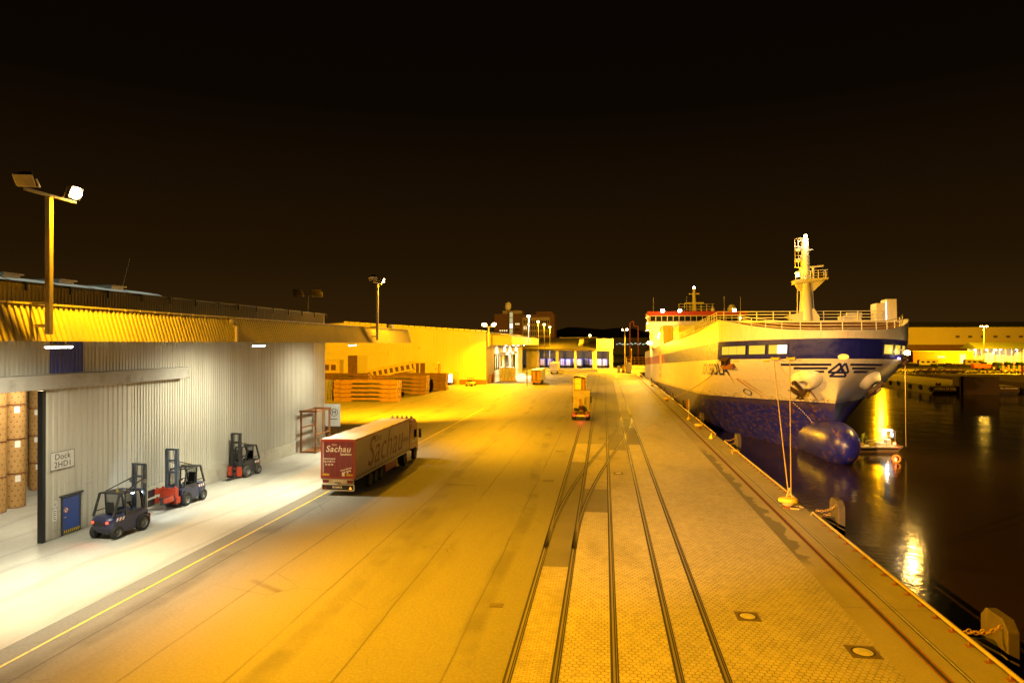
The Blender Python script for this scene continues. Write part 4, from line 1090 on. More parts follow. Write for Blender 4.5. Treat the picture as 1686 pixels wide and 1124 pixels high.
    for z in (mast_h-.05, mast_h*.80, mast_h*.60, .55): mb.bx(-.47,.47,y0-.0,y0+.06,z-.07,z+.05)
    ms = mb.build('mast', mm, t)
    mb = MB()
    for k in (-.19,.19): mb.tube([(k,y0+.02,.5),(k,y0+.02,mast_h*.6),(k*.7,y0+.1,mast_h-.1)],.018)
    mb.build('lift_chain', M['black_metal'], ms)
    mb = MB()
    for s in (-1,1): mb.bx(s*.47-.07,s*.47+.07,y0-.08,y0,mast_h*.70,mast_h*.76); mb.lathe([(0,y0+.0),(.07,y0+.02),(.08,y0-.1)], 10, c=(s*.47,0,mast_h*.73), axis='y')
    mb.build('work_lamp', M['galv'], ms)
    for s in (-1,1):
        mb = MB(); mb.bar((s*.40,y0,mast_h*.78),(s*(hw-.1),1.1,2.46),.05); mb.build('tilt_stay', blk, t)
    yc = y0+.19
    if attach in ('forks', 'bare'):
        mb = MB(); mb.bx(-.62,.62,yc,yc+.06,.28,.40); mb.bx(-.62,.62,yc,yc+.06,.72,.84)
        for x in (-.62,-.30,.24,.56): mb.bx(x,x+.06,yc,yc+.06,.40,.72)
        if attach == 'forks':
            mb.bx(-.62,-.24,yc+.06,yc+.14,.2,.95); mb.bx(.24,.62,yc+.06,yc+.14,.2,.95)
        mb.build('carriage', M['clamp_red'], t, bevel=.01)
        if attach == 'forks':
            for s in (-1,1):
                mb = MB(); mb.bx(s*.17-.06,s*.17+.06,yc+.07,yc+.13,.06,.92); mb.prism([(yc+.07,.03),(yc+.13,.10),(yc+1.25,.055),(yc+1.3,.03)], 'yz', s*.17-.06, s*.17+.06); mb.build('fork', M['dark_metal'], t)
    else:
        mb = MB(); mb.bx(-.58,.58,yc,yc+.32,.42,1.30); mb.bx(-.64,.64,yc+.05,yc+.22,.30,.44); mb.cyl((.45,yc+.16,1.30),(.45,yc+.16,1.42),.08); mb.cyl((-.45,yc+.16,1.30),(-.45,yc+.16,1.42),.08)
        mb.bx(-.66,-.58,yc-.1,yc+.3,.34,.75); mb.bx(.58,.66,yc-.1,yc+.3,.34,.75)
        mb.build('clamp_carriage', M['clamp_red'], t, bevel=.02)
        for s, zs in ((1, (.42, .98)), (-1, (.60,))):
            for z in zs:
                pts = [(s*.50, yc+.30), (s*.66, yc+.55), (s*.70, yc+.95), (s*.62, yc+1.35)]
                mb = MB(); th = .20 if z < .9 else .24
                inner = [(p[0]-s*.14, p[1]) for p in pts]
                mb.prism(pts + inner[::-1], 'xy', z, z+th*1.5)
                a = mb.build('clamp_arm', M['clamp_red'], t, bevel=.02)
                mb = MB(); q = [(s*.52,yc+.85),(s*.56,yc+.85),(s*.46,yc+1.55),(s*.40,yc+1.55)]; mb.prism(q, 'xy', z-.05, z+th*1.5+.06); mb.build('clamp_pad', M['forklift_black'], a)
                mb = MB(); mb.cyl((s*.62,yc+.50,z-.03),(s*.62,yc+.50,z+th*1.5+.05),.07); mb.build('pivot_pin', M['dark_metal'], a)
    return t
n_ = NT('cab_glass'); n_.base((.5,.5,.5)); n_.rough(.05); n_.b.inputs['Transmission Weight'].default_value = 1.0; n_.b.inputs['IOR'].default_value = 1.02; M['fork_glass'] = n_.m
f1 = forklift('navy forklift seen from behind with glowing red tail lights', (-27.35,33.95,0), R(-5), 'bare', True, 3.75, 1.45, 2.75)
forklift('navy forklift with a red paper roll clamp facing the tail lit forklift', (-28.1,44.45,0), R(180-3), 'clamp', False, 3.85, 1.35, 2.65)
forklift('grey black forklift with two forks lowered to the ground, farthest along the wall', (-28.95,53.9,0), R(180-7), 'forks', False, 3.6, 1.2, 2.4, M['forklift_black'], M['rubber_dusty'], M['forklift_black'])
for sx_ in (-.30, .30):
    mb = MB(); mb.lathe([(0,.06),(.07,.05),(.09,.0),(.05,-.08)], 12, c=(sx_,2.75,2.05), axis='y'); mb.build('lit_work_lamp', emit('work_lamp_glow', (.72,.88,1), 30), f1)
flood((-.30,2.95,2.05), (-1.6,6.5,1.6), 1500, (.74,.90,1), 120, .8, .1, f1); flood((.30,2.95,2.05), (.6,7,.4), 900, (.80,.92,1), 110, .8, .1, f1)
flood((0,-.12,1.0), (0,-3,.8), 60, (1,.10,.04), 165, .6, .2, f1)
# ------------------------------------------------------------------ the ro-ro ship
SX, SY = 25.0, 80.0; TRIM = -.034
def ship_world(p):
    c, s = math.cos(TRIM), math.sin(TRIM)
    return Vector((SX + p[0], SY + p[1]*c - p[2]*s, p[1]*s + p[2]*c))
#        z     stem   full   m(bluntness) beam
HULL = [(-8.0,  3.0, 66.0, 0.00,  8.0),
        (-3.0,  1.4, 50.0, 0.00, 10.4),
        (-1.9,  0.6, 46.0, 0.00, 11.0),
        ( 1.8, -0.7, 33.0, 0.00, 11.1),
        ( 4.2, -1.5, 25.0, 0.05, 11.1),
        ( 6.0, -2.5, 17.0, 0.35, 11.05),
        ( 7.9, -3.6, 10.5, 0.75, 11.0),
        ( 9.1, -4.2,  7.6, 1.00, 11.0),
        (11.2, -4.7,  7.0, 1.00, 11.0),
        (14.5, -5.2,  6.8, 1.00, 11.0)]
def hull_par(z):
    z = max(HULL[0][0], min(HULL[-1][0], z))
    for a, b in zip(HULL, HULL[1:]):
        if z <= b[0]:
            t = (z-a[0])/(b[0]-a[0]); return [a[i]+(b[i]-a[i])*t for i in range(1, 5)]
def hull_t(t, z):
    """point (halfbreadth, y) for bow parameter t: 0 stem, 1 shoulder, up to 2 stern"""
    ys, yf, m, B = hull_par(z)
    if t <= 1:
        g1 = math.sin(math.pi/2*t)**1.15
        k = .38; u = t
        g2 = (1-k)*math.sqrt(max(0, 1-(1-u)**2)) + k*u**.9
        return (B*((1-m)*g1 + m*g2), ys + (yf-ys)*t)
    return (B, yf + (160-yf)*(t-1))
_cache = {}
def bow_line(z):
    k = round(z, 2)
    if k not in _cache:
        ts = [(i/80)**1.7 for i in range(81)] + [1+i/40 for i in range(1, 41)]
        P = [Vector((*hull_t(t, z), 0)) for t in ts]; L = [0]
        for a, b in zip(P, P[1:]): L.append(L[-1] + (b-a).length)
        _cache[k] = (P, L)
    return _cache[k]
def hull_s(s, z, off=0.0):
    """point on the hull at girth distance s from the stem (quay side negative), height z; off = outward"""
    P, L = bow_line(z); a = abs(s); sg = -1 if s < 0 else 1
    lo, hi = 0, len(L)-1
    while hi - lo > 1:
        mid = (lo+hi)//2
        if L[mid] <= a: lo = mid
        else: hi = mid
    t = (a-L[lo])/max(1e-9, L[hi]-L[lo]); p = P[lo].lerp(P[hi], t)
    q = Vector((sg*p.x, p.y, z))
    if off:
        d = (P[hi]-P[lo]).normalized(); n = Vector((d.y*sg, -d.x, 0))
        P2, L2 = bow_line(z+.3)
        q = q + n*off
    return q

sh = thing('cargo_ship', 'blue and white ro-ro cargo ship with bulbous bow moored at the quay', 'ship', (SX, SY, 0))
sh.rotation_euler = (TRIM, 0, 0)

def hull_mat():
    n = NT('ship_hull_paint')
    x, y, z = n.sep()
    st = n.noise(.55, n.map((1.2, .5, .5)), 6, .65); fine = n.noise(2.5, n.map((1,1,.35)), 5, .6)
    white = n.mix(n.ramp(fine, .3, .75), (.66,.62,.55), (.56,.52,.45))
    plates = n.t.nodes.new("ShaderNodeTexBrick"); plates.inputs['Scale'].default_value = 1.0; plates.inputs['Brick Width'].default_value = 6.5; plates.inputs['Row Height'].default_value = 2.2; plates.inputs['Mortar Size'].default_value = .012
    plates.inputs['Color1'].default_value = (1,1,1,1); plates.inputs['Color2'].default_value = (.93,.93,.93,1); plates.inputs['Mortar'].default_value = (.58,.55,.50,1)
    cv = n.t.nodes.new("ShaderNodeCombineXYZ"); n.put(cv.inputs[0], n.math('ADD', y, n.math('MULTIPLY', x, 1.0))); n.put(cv.inputs[1], z); n.t.links.new(cv.outputs[0], plates.inputs['Vector'])
    white = n.mix(1.0, white, plates.outputs['Color'], 'MULTIPLY')
    # rust runs
    run = n.noise(1.3, n.map((1.5, 1.5, .10)), 5, .6)
    white = n.mix(n.ramp(run, .60, .76, 0, .55), white, (.36,.19,.06))
    # green brown growth just above the boot top
    g = n.math('ADD', z, n.math('MULTIPLY', n.noise(.8, n.map((1,1,1.6)), 6, .75), -3.4))
    white = n.mix(n.math('MULTIPLY', n.ramp(g, 2.55, 3.0, .75, 0), n.ramp(n.noise(3.5, detail=4), .42, .58)), white, (.11,.085,.02))
    band = n.mix(n.ramp(fine, .3, .7), (.006,.008,.17), (.012,.015,.22))
    band = n.mix(n.ramp(st, .58, .75, 0, .5), band, (.03,.03,.14))
    red = n.mix(n.ramp(fine, .3, .7), (.30,.035,.02), (.24,.03,.02))
    band = n.mix(n.ramp(y, 82, 84, 0, 1), band, red)
    band = n.mix(1.0, band, plates.outputs['Color'], 'MULTIPLY')
    boot = n.mix(n.ramp(st, .3, .7), (.008,.010,.27), (.018,.020,.36))
    sc = n.noise(1.6, n.map((.8,.8,1.6), (3,1,2)), 8, .75)
    boot = n.mix(n.ramp(sc, .53, .60, 0, .8), boot, (.10,.05,.02))
    sc2 = n.noise(.9, n.map((.6,.6,2.2), (8,1,6)), 8, .75)
    boot = n.mix(n.ramp(sc2, .55, .62, 0, .85), boot, (.035,.022,.010))
    scr = n.noise(2.2, n.map((.25,.25,5.0), (1,9,4)), 6, .7)
    boot = n.mix(n.ramp(scr, .60, .66, 0, .22), boot, (.20,.15,.12))
    zz = n.math('ADD', z, n.math('MULTIPLY', n.math('SUBTRACT', n.noise(.7), .5), .06))
    boot = n.mix(n.ramp(n.math('ABSOLUTE', n.math('SUBTRACT', zz, 3.9)), .1, .6, .55, 0), boot, (.07,.05,.025))
    c = n.mix(n.ramp(zz, 4.19, 4.22), boot, white)
    inb = n.math('MULTIPLY', n.ramp(zz, 9.04, 9.06), n.ramp(zz, 11.19, 11.21, 1, 0))
    c = n.mix(inb, c, band)
    n.base(c); n.rough(n.ramp(sc, .4, .7, .30, .6))
    n.bump(n.math('ADD', n.noise(.7, n.map((1,1,1)), 3), n.math('MULTIPLY', plates.outputs['Fac'], -.25)), .28, .10)
    return n.m
M['hull'] = hull_mat()
M['ship_white'] = mat('ship_white_paint', (.62,.60,.54), .45, 0, .06, 1, (1,1,.3), dirt=(.36,.24,.10), dirt_lo=.62, dirt_hi=.85, dscale=.9, dstretch=(1,1,.2))
M['ship_deck'] = mat('ship_deck_green', (.07,.09,.07), .7, 0, .2, 1)
M['deck_brown'] = mat('brown_deck_paint', (.16,.09,.04), .4, 0, .15, .6)
M['ship_red'] = mat('bridge_red_band', (.42,.045,.03), .45, 0, .1, 1)
M['ship_blue'] = mat('ship_blue_mark', (.010,.012,.10), .45, 0, .1, 3)
M['bulb'] = None
def bulb_mat():
    n = NT('scuffed_bulb_paint')
    sc = n.noise(1.1, n.map((1.6,.35,1)), 8, .75); s2 = n.noise(2.4, n.map((1.6,.5,1),(4,4,4)), 7, .7)
    c = n.mix(n.ramp(n.noise(.8), .3, .7), (.008,.010,.27), (.018,.020,.36))
    c = n.mix(n.ramp(sc, .55, .60, 0, .62), c, (.17,.09,.04))
    c = n.mix(n.ramp(s2, .57, .64, 0, .7), c, (.05,.03,.018))
    n.base(c); n.rough(n.ramp(sc, .4, .7, .30, .5)); n.bump(s2, .35, .04)
    return n.m
M['bulb'] = bulb_mat()

def ztop(t):
    return 11.95 + 1.95*(hull_t(t, 12)[0]/11.0)**2.9 if t <= 1 else 13.9 - .5*min(1, (t-1)*8)
NT_ = 56
ts = [(i/NT_)**1.7 for i in range(NT_+1)] + [1.02, 1.05, 1.1, 1.18, 1.3, 1.45, 1.6, 1.8, 2.0]
zl = [-8,-5,-3,-1.9,-.6,.6,1.8,3.0,4.2,5.0,5.8,6.5,7.2,7.9,8.5,9.1,9.6,10.3,11.2]
mb = MB()
for sg in (-1, 1):
    rows = []
    for t in ts:
        col = []
        for z in zl: b, y = hull_t(t, z); col.append((sg*b, y, z))
        zt = ztop(t)
        for k in (1/3, 2/3, 1): z = 11.2 + (zt-11.2)*k; b, y = hull_t(t, z); col.append((sg*b, y, z))
        rows.append(col)
    vs = [p for c in rows for p in c]; nz = len(rows[0])
    mb.add(vs, [(i*nz+j, (i+1)*nz+j, (i+1)*nz+j+1, i*nz+j+1) for i in range(len(ts)-1) for j in range(nz-1)])
# transom
b8, y8 = hull_t(2, 5); mb.quad((-11,160,-3),(11,160,-3),(11,160,13.3),(-11,160,13.3))
import bmesh
hull = mb.build('hull', M['hull'], sh, smooth=22)
bm = bmesh.new(); bm.from_mesh(hull.data); bmesh.ops.remove_doubles(bm, verts=bm.verts, dist=.004); bmesh.ops.recalc_face_normals(bm, faces=bm.faces)
for ed in bm.edges:
    a, b = ed.verts
    ed.smooth = True
    if len(ed.link_faces) == 2 and ed.calc_face_angle(0) > R(60): ed.smooth = False
    # shoulder knuckle of the upper bow
    za = (a.co.z+b.co.z)/2; yk = hull_par(za)[1]
    if za > 8.2 and abs(a.co.y-hull_par(a.co.z)[1]) < .02 and abs(b.co.y-hull_par(b.co.z)[1]) < .02 and abs(a.co.z-b.co.z) > .1: ed.smooth = False
bm.to_mesh(hull.data); bm.free()
# capping rail along the bulwark
mb = MB()
for sg in (-1, 1):
    mb.tube([(sg*hull_t(t, ztop(t))[0], hull_t(t, ztop(t))[1], ztop(t)+.02) for t in ts[:NT_+6]], .09, 6)
mb.build('bulwark_rail', M['ship_white'], sh, smooth=True)
# bulb
mb = MB()
prof = [(.02,-5.9),(.7,-5.8),(1.25,-5.4),(1.75,-4.6),(2.1,-3.5),(2.28,-2.2),(2.36,-.5),(2.38,2),(2.38,6),(2.36,12),(2.3,20),(2.1,28)]
mb.lathe(prof, 36, (0,0,-.1), 'y', sx=.86, sy=1.04)
mb.build('bulbous_bow', M['bulb'], sh, smooth=60)

# decks and houses
def deck_poly(z, t0=0, inset=.15, y1=None):
    pts = [hull_t(t, z) for t in ts[:NT_+1]]
    L = [(-(b-inset) if b > inset else 0, y) for b, y in pts][::-1]; Rr = [((b-inset) if b > inset else 0, y) for b, y in pts]
    return L, Rr
L, Rr = deck_poly(11.3)
poly = [(-10.8, 40)] + L + Rr[1:] + [(10.8, 40)]
mb = MB(); mb.prism([(p[0], p[1]+.15) for p in poly], 'xy', 11.1, 11.3); mb.build('mooring_deck', M['ship_deck'], sh)
mb = MB(); mb.prism([(10.5,11.3),(8.6,13.7),(9.2,13.9),(160,13.4),(160,11.3)], 'yz', -10.85, 10.85); mb.build('upper_deck', M['deck_brown'], sh)
mb = MB(); mb.bx(-10.9,10.9,8.4,8.62,13.7,13.95); mb.build('deck_coaming', M['ship_white'], sh)
def railing(mb, pts, h=1.1, n=3, every=1.0, r=.03):
    for k in range(n): mb.tube([(p[0],p[1],p[2]+h*(k+1)/n) for p in pts], r, 5)
    L = 0; nxt = 0
    for a, b in zip(pts, pts[1:]):
        a = Vector(a); b = Vector(b); d = (b-a).length
        while nxt <= L + d:
            p = a.lerp(b, (nxt-L)/d); mb.cyl(p, p+Vector((0,0,h)), r*1.4, n=6); nxt += every
        L += d
mb = MB(); railing(mb, [(-10.7,50,13.9),(-10.7,8.7,13.95),(9.0,8.7,13.95)], 1.15, 3, 2.0, .045); rl_ = mb.build('upper_railing', M['ship_white'], sh)
mb = MB(); pts = []
for t in ts[:NT_+1:3][::-1]: pts.append((-hull_t(t, ztop(t))[0]*.96, hull_t(t, ztop(t))[1]+.35, ztop(t)-.05))
for t in ts[2:NT_+1:3]: pts.append((hull_t(t, ztop(t))[0]*.96, hull_t(t, ztop(t))[1]+.35, ztop(t)-.05))
pts = [p for p in pts if p[2] < 13.3]
railing(mb, pts, 1.05, 3, 2.1, .04); mb.build('bow_railing', M['ship_white'], sh)
# fore mast
mb = MB(); mb.cyl((0,8.9,13.9),(0,8.9,18.6),.85,.62,n=18); mb.cyl((0,8.9,18.6),(-.1,8.9,24.3),.62,.42,n=18); mb.build('fore_mast', M['ship_white'], sh, smooth=True)
mb = MB(); mb.prism([(-1.6,13.9),(1.4,13.9),(1.4,14.4),(.8,15.4),(.0,15.4),(-1.0,14.9),(-2.4,14.5)], 'xz', 8.3, 9.9); mb.build('mast_foot', M['ship_white'], sh)
mb = MB(); mb.prism([(-1.5,18.5),(2.4,19.0),(2.4,19.25),(-1.5,19.0)], 'xz', 8.0, 9.8); mb.prism([(-.8,17.7),(.8,17.6),(2.2,18.98),(-1.3,18.5)], 'xz', 8.5, 9.3)
railing(mb, [(-1.45,8.05,19.0),(2.35,8.05,19.25),(2.35,9.75,19.25)], .95, 3, .9, .035); mb.build('mast_platform', M['ship_white'], sh)
mb = MB()
for x in (-1.35,-.95): mb.bar((x,8.6,20.6),(x,8.6,24.2),.07)
for z in (20.6,22.1,23.2,24.2): mb.bar((-1.4,8.6,z),(-.3,8.8,z),.08); mb.bar((-1.0,8.6,z-.5),(-.4,8.8,z),.06)
for z in (21.3, 22.6): mb.bx(-1.3,-.75,8.4,8.8,z,z+.35)
mb.build('light_ladder', M['ship_white'], sh)
mb = MB(); mb.cyl((.8,8.6,19.2),(.8,8.6,20.5),.16); mb.bar((-.9,8.5,20.45),(2.0,8.6,20.75),.16,.2); mb.build('radar_scanner', M['ship_white'], sh)
mb = MB(); mb.bar((-.1,8.9,24.3),(-.9,8.8,24.35),.08); mb.bar((-.5,8.9,22.7),(.9,8.9,22.85),.08); mb.tube([(1.0,8.9,13.9),(.75,8.9,18.3)],.05); mb.tube([(-1.1,8.9,14.2),(-1.0,8.9,18.3)],.06); mb.build('mast_fittings', M['ship_white'], sh)
mb = MB(); mb.lathe([(0,24.35),(.16,24.38),(.2,24.5),(.16,24.66),(0,24.7)], 12, c=(-.05,8.6,0)); mb.build('mast_light', M['lens_sodium'], sh)
flood((-.05,8.0,24.6), (0,0,10), 1500, (1,.72,.35), 175, .4, .15, sh)
mb = MB(); mb.lathe([(0,19.35),(.2,19.4),(.2,19.75),(0,19.8)], 12, c=(-1.25,7.9,0)); mb.build('platform_light', M['lens_sodium_far'], sh)
flood((-1.6,7.7,19.9), (.4,8.9,21.5), 450, SODIUM, 170, .5, .1, sh)
# cabinet at the starboard bow and ladder
mb = MB(); mb.bx(8.3,9.5,9.1,10.9,13.9,16.1); mb.bx(9.5,10.7,9.1,10.9,13.9,16.6); cbn = mb.build('deck_cabinet', M['ship_white'], sh, bevel=.03)
mb = MB(); mb.bx(9.43,9.50,9.05,9.10,13.95,16.3); mb.build('strip_light', emit('cool_strip_light', (.75,.95,1), 3), cbn)
mb = MB(); mb.bx(4.6,6.6,9.2,10.2,13.95,14.6); mb.lathe([(0,0),(.3,0),(.3,1.8),(0,1.8)], 14, c=(5.0,9.7,14.7), axis='x'); mb.bx(3.9,4.3,9.0,9.6,13.95,14.5); mb.build('deck_winch', M['ship_white'], sh, bevel=.03)
# deck lamp behind the bulwark that lights the front of the upper deck
mb = MB(); mb.bx(-8.12,-7.98,8.7,8.84,13.9,14.3); mb.lathe([(0,-.05),(.12,-.03),(.12,.1),(0,.12)], 10, c=(-8.05,8.6,14.3), axis='y'); mb.build('deck_lamp', M['lens_sodium_far'], sh)
flood((-7.4,3.6,12.9), (-2,9.4,12.6), 2600, SODIUM, 120, .4, .15, sh)

# bridge far aft
BY = 112.0
mb = MB(); mb.bx(-11.6,11.6,BY,BY+14,13.4,19.3); mb.bx(-8,8,BY-8,BY,13.4,17.6); mb.build('deckhouse', M['ship_white'], sh)
mb = MB(); mb.prism([(BY-.6,19.3),(BY-1.4,20.6),(BY-.9,20.6),(BY-.9,22.3),(BY+9,22.3),(BY+9,19.3)], 'yz', -12.6, 12.6); br = mb.build('wheelhouse', M['ship_white'], sh)
mb = MB(); mb.bx(-13.2,13.2,BY-1.9,BY+9.5,22.3,23.4); mb.build('red_band', M['ship_red'], br)
mb = MB()
for k in range(16): x = -12.4 + k*1.56; mb.bx(x, x+1.38, BY-1.0, BY-.92, 20.75, 22.1)
mb.build('bridge_window', M['glass'], br)
mb = MB(); mb.bx(-13.4,-11.4,BY-1.5,BY+3,18.4,20.6); mb.bar((-13.1,BY-1.3,20.6),(-13.4,BY-1.3,22.6),.25); mb.build('bridge_wing', M['ship_white'], br)
mb = MB(); mb.bx(-13.45,-13.1,BY-1.7,BY-1.51,19.9,20.3); mb.build('green_side_light', emit('green_navigation_light', (.02,1,.55), 5), br)
for i, x in enumerate((-9.2, -4.6, 9.7)):
    mb = MB(); mb.bx(x-.45,x+.45,BY-2.5,BY-1.95,23.1,23.9); dl = mb.build('deck_floodlight', M['galv'], br)
    mb = MB(); mb.bx(x-.4,x+.4,BY-2.56,BY-2.505,23.15,23.85); mb.build('lens', M['lens_cool'], dl)
    flood((x,BY-3.0,23.4), (x,60,13), 3500, COOL, 140, .6, .3, sh)
mb = MB(); mb.cyl((0,BY+4,23.4),(0,BY+4,30.2),.7,.35,n=12); mb.bx(-2.6,2.6,BY+3.6,BY+4.4,26.0,26.3); mb.bx(-1.4,1.4,BY+3.8,BY+4.2,28.6,28.85); railing(mb, [(-4.5,BY+1,23.4),(5.0,BY+1,23.4)], 2.2, 3, 1.5, .06); mb.build('main_mast', M['ship_white'], sh, smooth=True)
mb = MB(); mb.lathe([(0,30.2),(.3,30.3),(.3,30.7),(0,30.9)], 10, c=(0,BY+4,0)); mb.build('mast_light', M['lens_sodium'], sh)
mb = MB()
for x in (-11.5,-2.5,7.5,11.8): mb.cyl((x,BY,23.4),(x,BY,27.5),.05,n=6)
mb.lathe([(0,23.4),(.5,23.5),(.5,24.2),(0,24.7)], 12, c=(4.5,BY,0)); mb.lathe([(0,23.4),(1.0,23.5),(1.2,24.4),(.7,25.3),(0,25.6)], 14, c=(9.9,BY+2,0)); mb.build('aerials', M['ship_white'], sh)
# houses and openings along the quay side
for a_ in ((-10.9,-8.5,88,98,13.4,18.2),(-10.6,-6.0,56,66,13.6,16.4)): mb = MB(); mb.bx(*a_); mb.build('vent_house', M['ship_white'], sh, bevel=.05)
for k in range(12): mb = MB(); mb.bx(-10.95,-10.8,30+k*1.9,30.7+k*1.9,13.5,14.7); mb.build('bulwark_stay', M['ship_white'], sh)
mb = MB(); mb.bx(-11.06,-11.01,92,96.5,5.0,12.6); pd = mb.build('pilot_door', M['ship_white'], sh)
mb = MB()
for y in (92.6, 95.6): mb.bx(-11.12,-11.061,y,y+.4,11.2,12.2); mb.bx(-11.12,-11.061,y,y+.4,5.6,6.6)
mb.bx(-11.12,-11.061,94.3,94.9,7.4,8.4); mb.build('door_hinges', M['ship_red'], pd)
for y, z in ((106,16.2),(101,16.8)):
    mb = MB(); mb.lathe([(0,-.15),(.28,-.1),(.28,.3),(0,.35)], 12, c=(-10.6,y,z), axis='y'); mb.build('deck_lamp', M['lens_sodium'], sh)
flood((-9.2,106,16.6), (-11,120,14), 5000, (1,.52,.08), 170, .5, .2, sh)
mb = MB(); mb.bx(-11.9,-11.2,132,132.7,15.2,15.9); mb.build('side_floodlight', M['lens_sodium'], sh)
flood((-12.3,131.6,15.5), (-13,80,2), 26000, (1,.56,.07), 165, .5, .25, sh)

# ---- things painted or fixed on the bow, following the plating
def on_hull(name, flat, m, parent, th=.02, thick=.0):
    """flat: list of polygons in (s, z); each becomes a plate lying on the hull"""
    mb = MB()
    for poly in flat:
        a = [hull_s(s, z, th) for s, z in poly]
        if thick:
            b = [hull_s(s, z, -.05) for s, z in poly]; n = len(a)
            mb.add(a+b, [tuple(range(n))] + [(i, (i+1) % n, n+(i+1) % n, n+i) for i in range(n)])
        else: mb.add(a, [tuple(range(len(a)))])
    return mb.build(name, m, parent)
def strip(p0, p1, w, n=10, taper=1.0):
    out = []
    d = Vector((p1[0]-p0[0], p1[1]-p0[1])); L = d.length; d /= L; nn = Vector((-d.y, d.x))
    P = lambda t, k: (p0[0]+(p1[0]-p0[0])*t + nn.x*k*(w/2)*(1+(taper-1)*t), p0[1]+(p1[1]-p0[1])*t + nn.y*k*(w/2)*(1+(taper-1)*t))
    for i in range(n):
        t0, t1 = i/n, (i+1)/n; out.append([P(t0,-1), P(t1,-1), P(t1,1), P(t0,1)])
    return out
def hull_text(s, size, s0, z0, m, flip=1, **k):
    me = text_mesh(s, size, **k)
    bm = bmesh.new(); bm.from_mesh(me); bmesh.ops.remove_doubles(bm, verts=bm.verts, dist=.001); bmesh.ops.triangulate(bm, faces=bm.faces); bmesh.ops.subdivide_edges(bm, edges=bm.edges, cuts=2); bm.to_mesh(me); bm.free()
    for v in me.vertices:
        p = hull_s(s0 + v.co.x, z0 + v.co.y, .09); v.co = p
    me.materials.clear(); me.materials.append(m)
    o = bpy.data.objects.new('lettering', me); COL.objects.link(o); o.parent = sh
    return o
def cells(s0, s1, z0, z1, n=8): return [[(s0+(s1-s0)*i/n, z0), (s0+(s1-s0)*(i+1)/n, z0), (s0+(s1-s0)*(i+1)/n, z1), (s0+(s1-s0)*i/n, z1)] for i in range(n)]
#SHIPMARKS
mk = M['ship_blue']
M['rust_run'] = mat('rust_run', (.40,.21,.06), .7, 0, .3, 2)
for a, b in (((-6.5,8.40),(-1.05,8.42)), ((-5.0,8.0),(-1.35,8.03)), ((-3.35,7.62),(-1.65,7.66)), ((6.1,8.42),(.85,8.42)), ((5.1,8.02),(1.15,8.03)), ((4.0,7.64),(1.5,7.66))):
    on_hull('wing_stripe', strip(a, b, .25, 10, 1.0), mk, hull)
def lp(x, y): return ((x*.178+1200-1385)*.0640, 7.80 - (y*.178+560-610)*.0645)
tri = [[(1018,214),(930,300),(1052,300)], [(1066,214),(1000,300),(1112,300)], [(1042,262),(948,336),(1094,336)]]
lg = []
for T in tri:
    q = [lp(*p) for p in T]
    for a, b in zip(q, q[1:]+q[:1]): lg += strip(a, b, .23, 5)
on_hull('triangle_logo', lg, mk, hull, .035)
hull_text('SCA OBBOLA', 2.05, -21.2, 7.75, mk, spacing=1.04, offset=.035)
# bulb mark and thruster mark, draught scale
z_ = [(-6.0,5.05),(-5.35,5.05),(-5.15,4.85),(-4.6,4.75),(-4.35,4.62),(-5.0,4.62)]
g_ = []
for a, b in zip([(-6.2,5.45),(-5.55,5.45),(-5.35,5.0),(-4.6,4.78),(-4.35,4.52)], [(-5.55,5.45),(-5.35,5.0),(-4.6,4.78),(-4.35,4.52),(-5.2,4.52)]): g_ += strip(a, b, .13, 4)
on_hull('bulb_mark', g_, mk, hull, .09)
ring = []
for i in range(20):
    a0, a1 = 2*math.pi*i/20, 2*math.pi*(i+1)/20; w0 = .12 if i % 10 else .2
    ring.append([(-13.0+.75*math.cos(a0)*r_, 5.0+.42*math.sin(a0)*r_) for r_ in (1,.74)] + [(-13.0+.75*math.cos(a1)*r_, 5.0+.42*math.sin(a1)*r_) for r_ in (.74,1)])
on_hull('thruster_mark', ring, mk, hull, .05)
for a_, b_, w_ in (((-13.7,6.7),(-10.6,4.45),.30),((-12.6,6.5),(-9.9,4.5),.18),((-3.3,5.5),(-2.3,4.35),.22),((-4.6,5.2),(-3.9,4.3),.14),((-15.0,7.6),(-14.6,6.0),.2)):
    on_hull('rust_streak', strip(a_, b_, w_, 12, .25), M['rust_run'], hull, .055)
dots = []
for k in range(26):
    z = 3.9 - k*.19; s = -6.2 + 3.4*math.sin(min(1,k/20)*math.pi/2)
    dots += [[(s,z),(s+.12,z),(s+.12,z+.09),(s,z+.09)]]
on_hull('draught_scale', dots, M['text_white'], hull, .03)
# openings of the mooring deck: framed panes on the plating glow in place of the lit deck
for nm, sets in (('quay', [(-15.9,-11.3),(-10.8,-8.45),(-8.0,-5.75)]), ('sea', [(5.2,7.2),(7.6,9.4),(9.8,11.4)])):
    for s0, s1 in sets:
        w = on_hull('mooring_port', cells(s0, s1, 9.62, 10.58, 8), M['lit_pane_warm'], sh, .012)
        fr = cells(s0-.12, s1+.12, 10.58, 10.70, 8) + cells(s0-.12, s1+.12, 9.50, 9.62, 8) + cells(s0-.12, s0, 9.62, 10.58, 1) + cells(s1, s1+.12, 9.62, 10.58, 1)
        on_hull('frame', fr, M['ship_blue'], w, .10, thick=1)
        br_ = []
        for k in (1/3, 2/3):
            if s1 - s0 > 3: br_ += cells(s0+(s1-s0)*k-.04, s0+(s1-s0)*k+.04, 9.62, 10.58, 1)
        if br_: on_hull('stanchion', br_, M['pole'], w, .03)
on_hull('lit_panel', cells(-6.9,-5.8,9.66,10.54,4), M['lens_soft'] if 'lens_soft' in M else emit('bright_port_light', (1,.93,.6), 6), sh, .02)
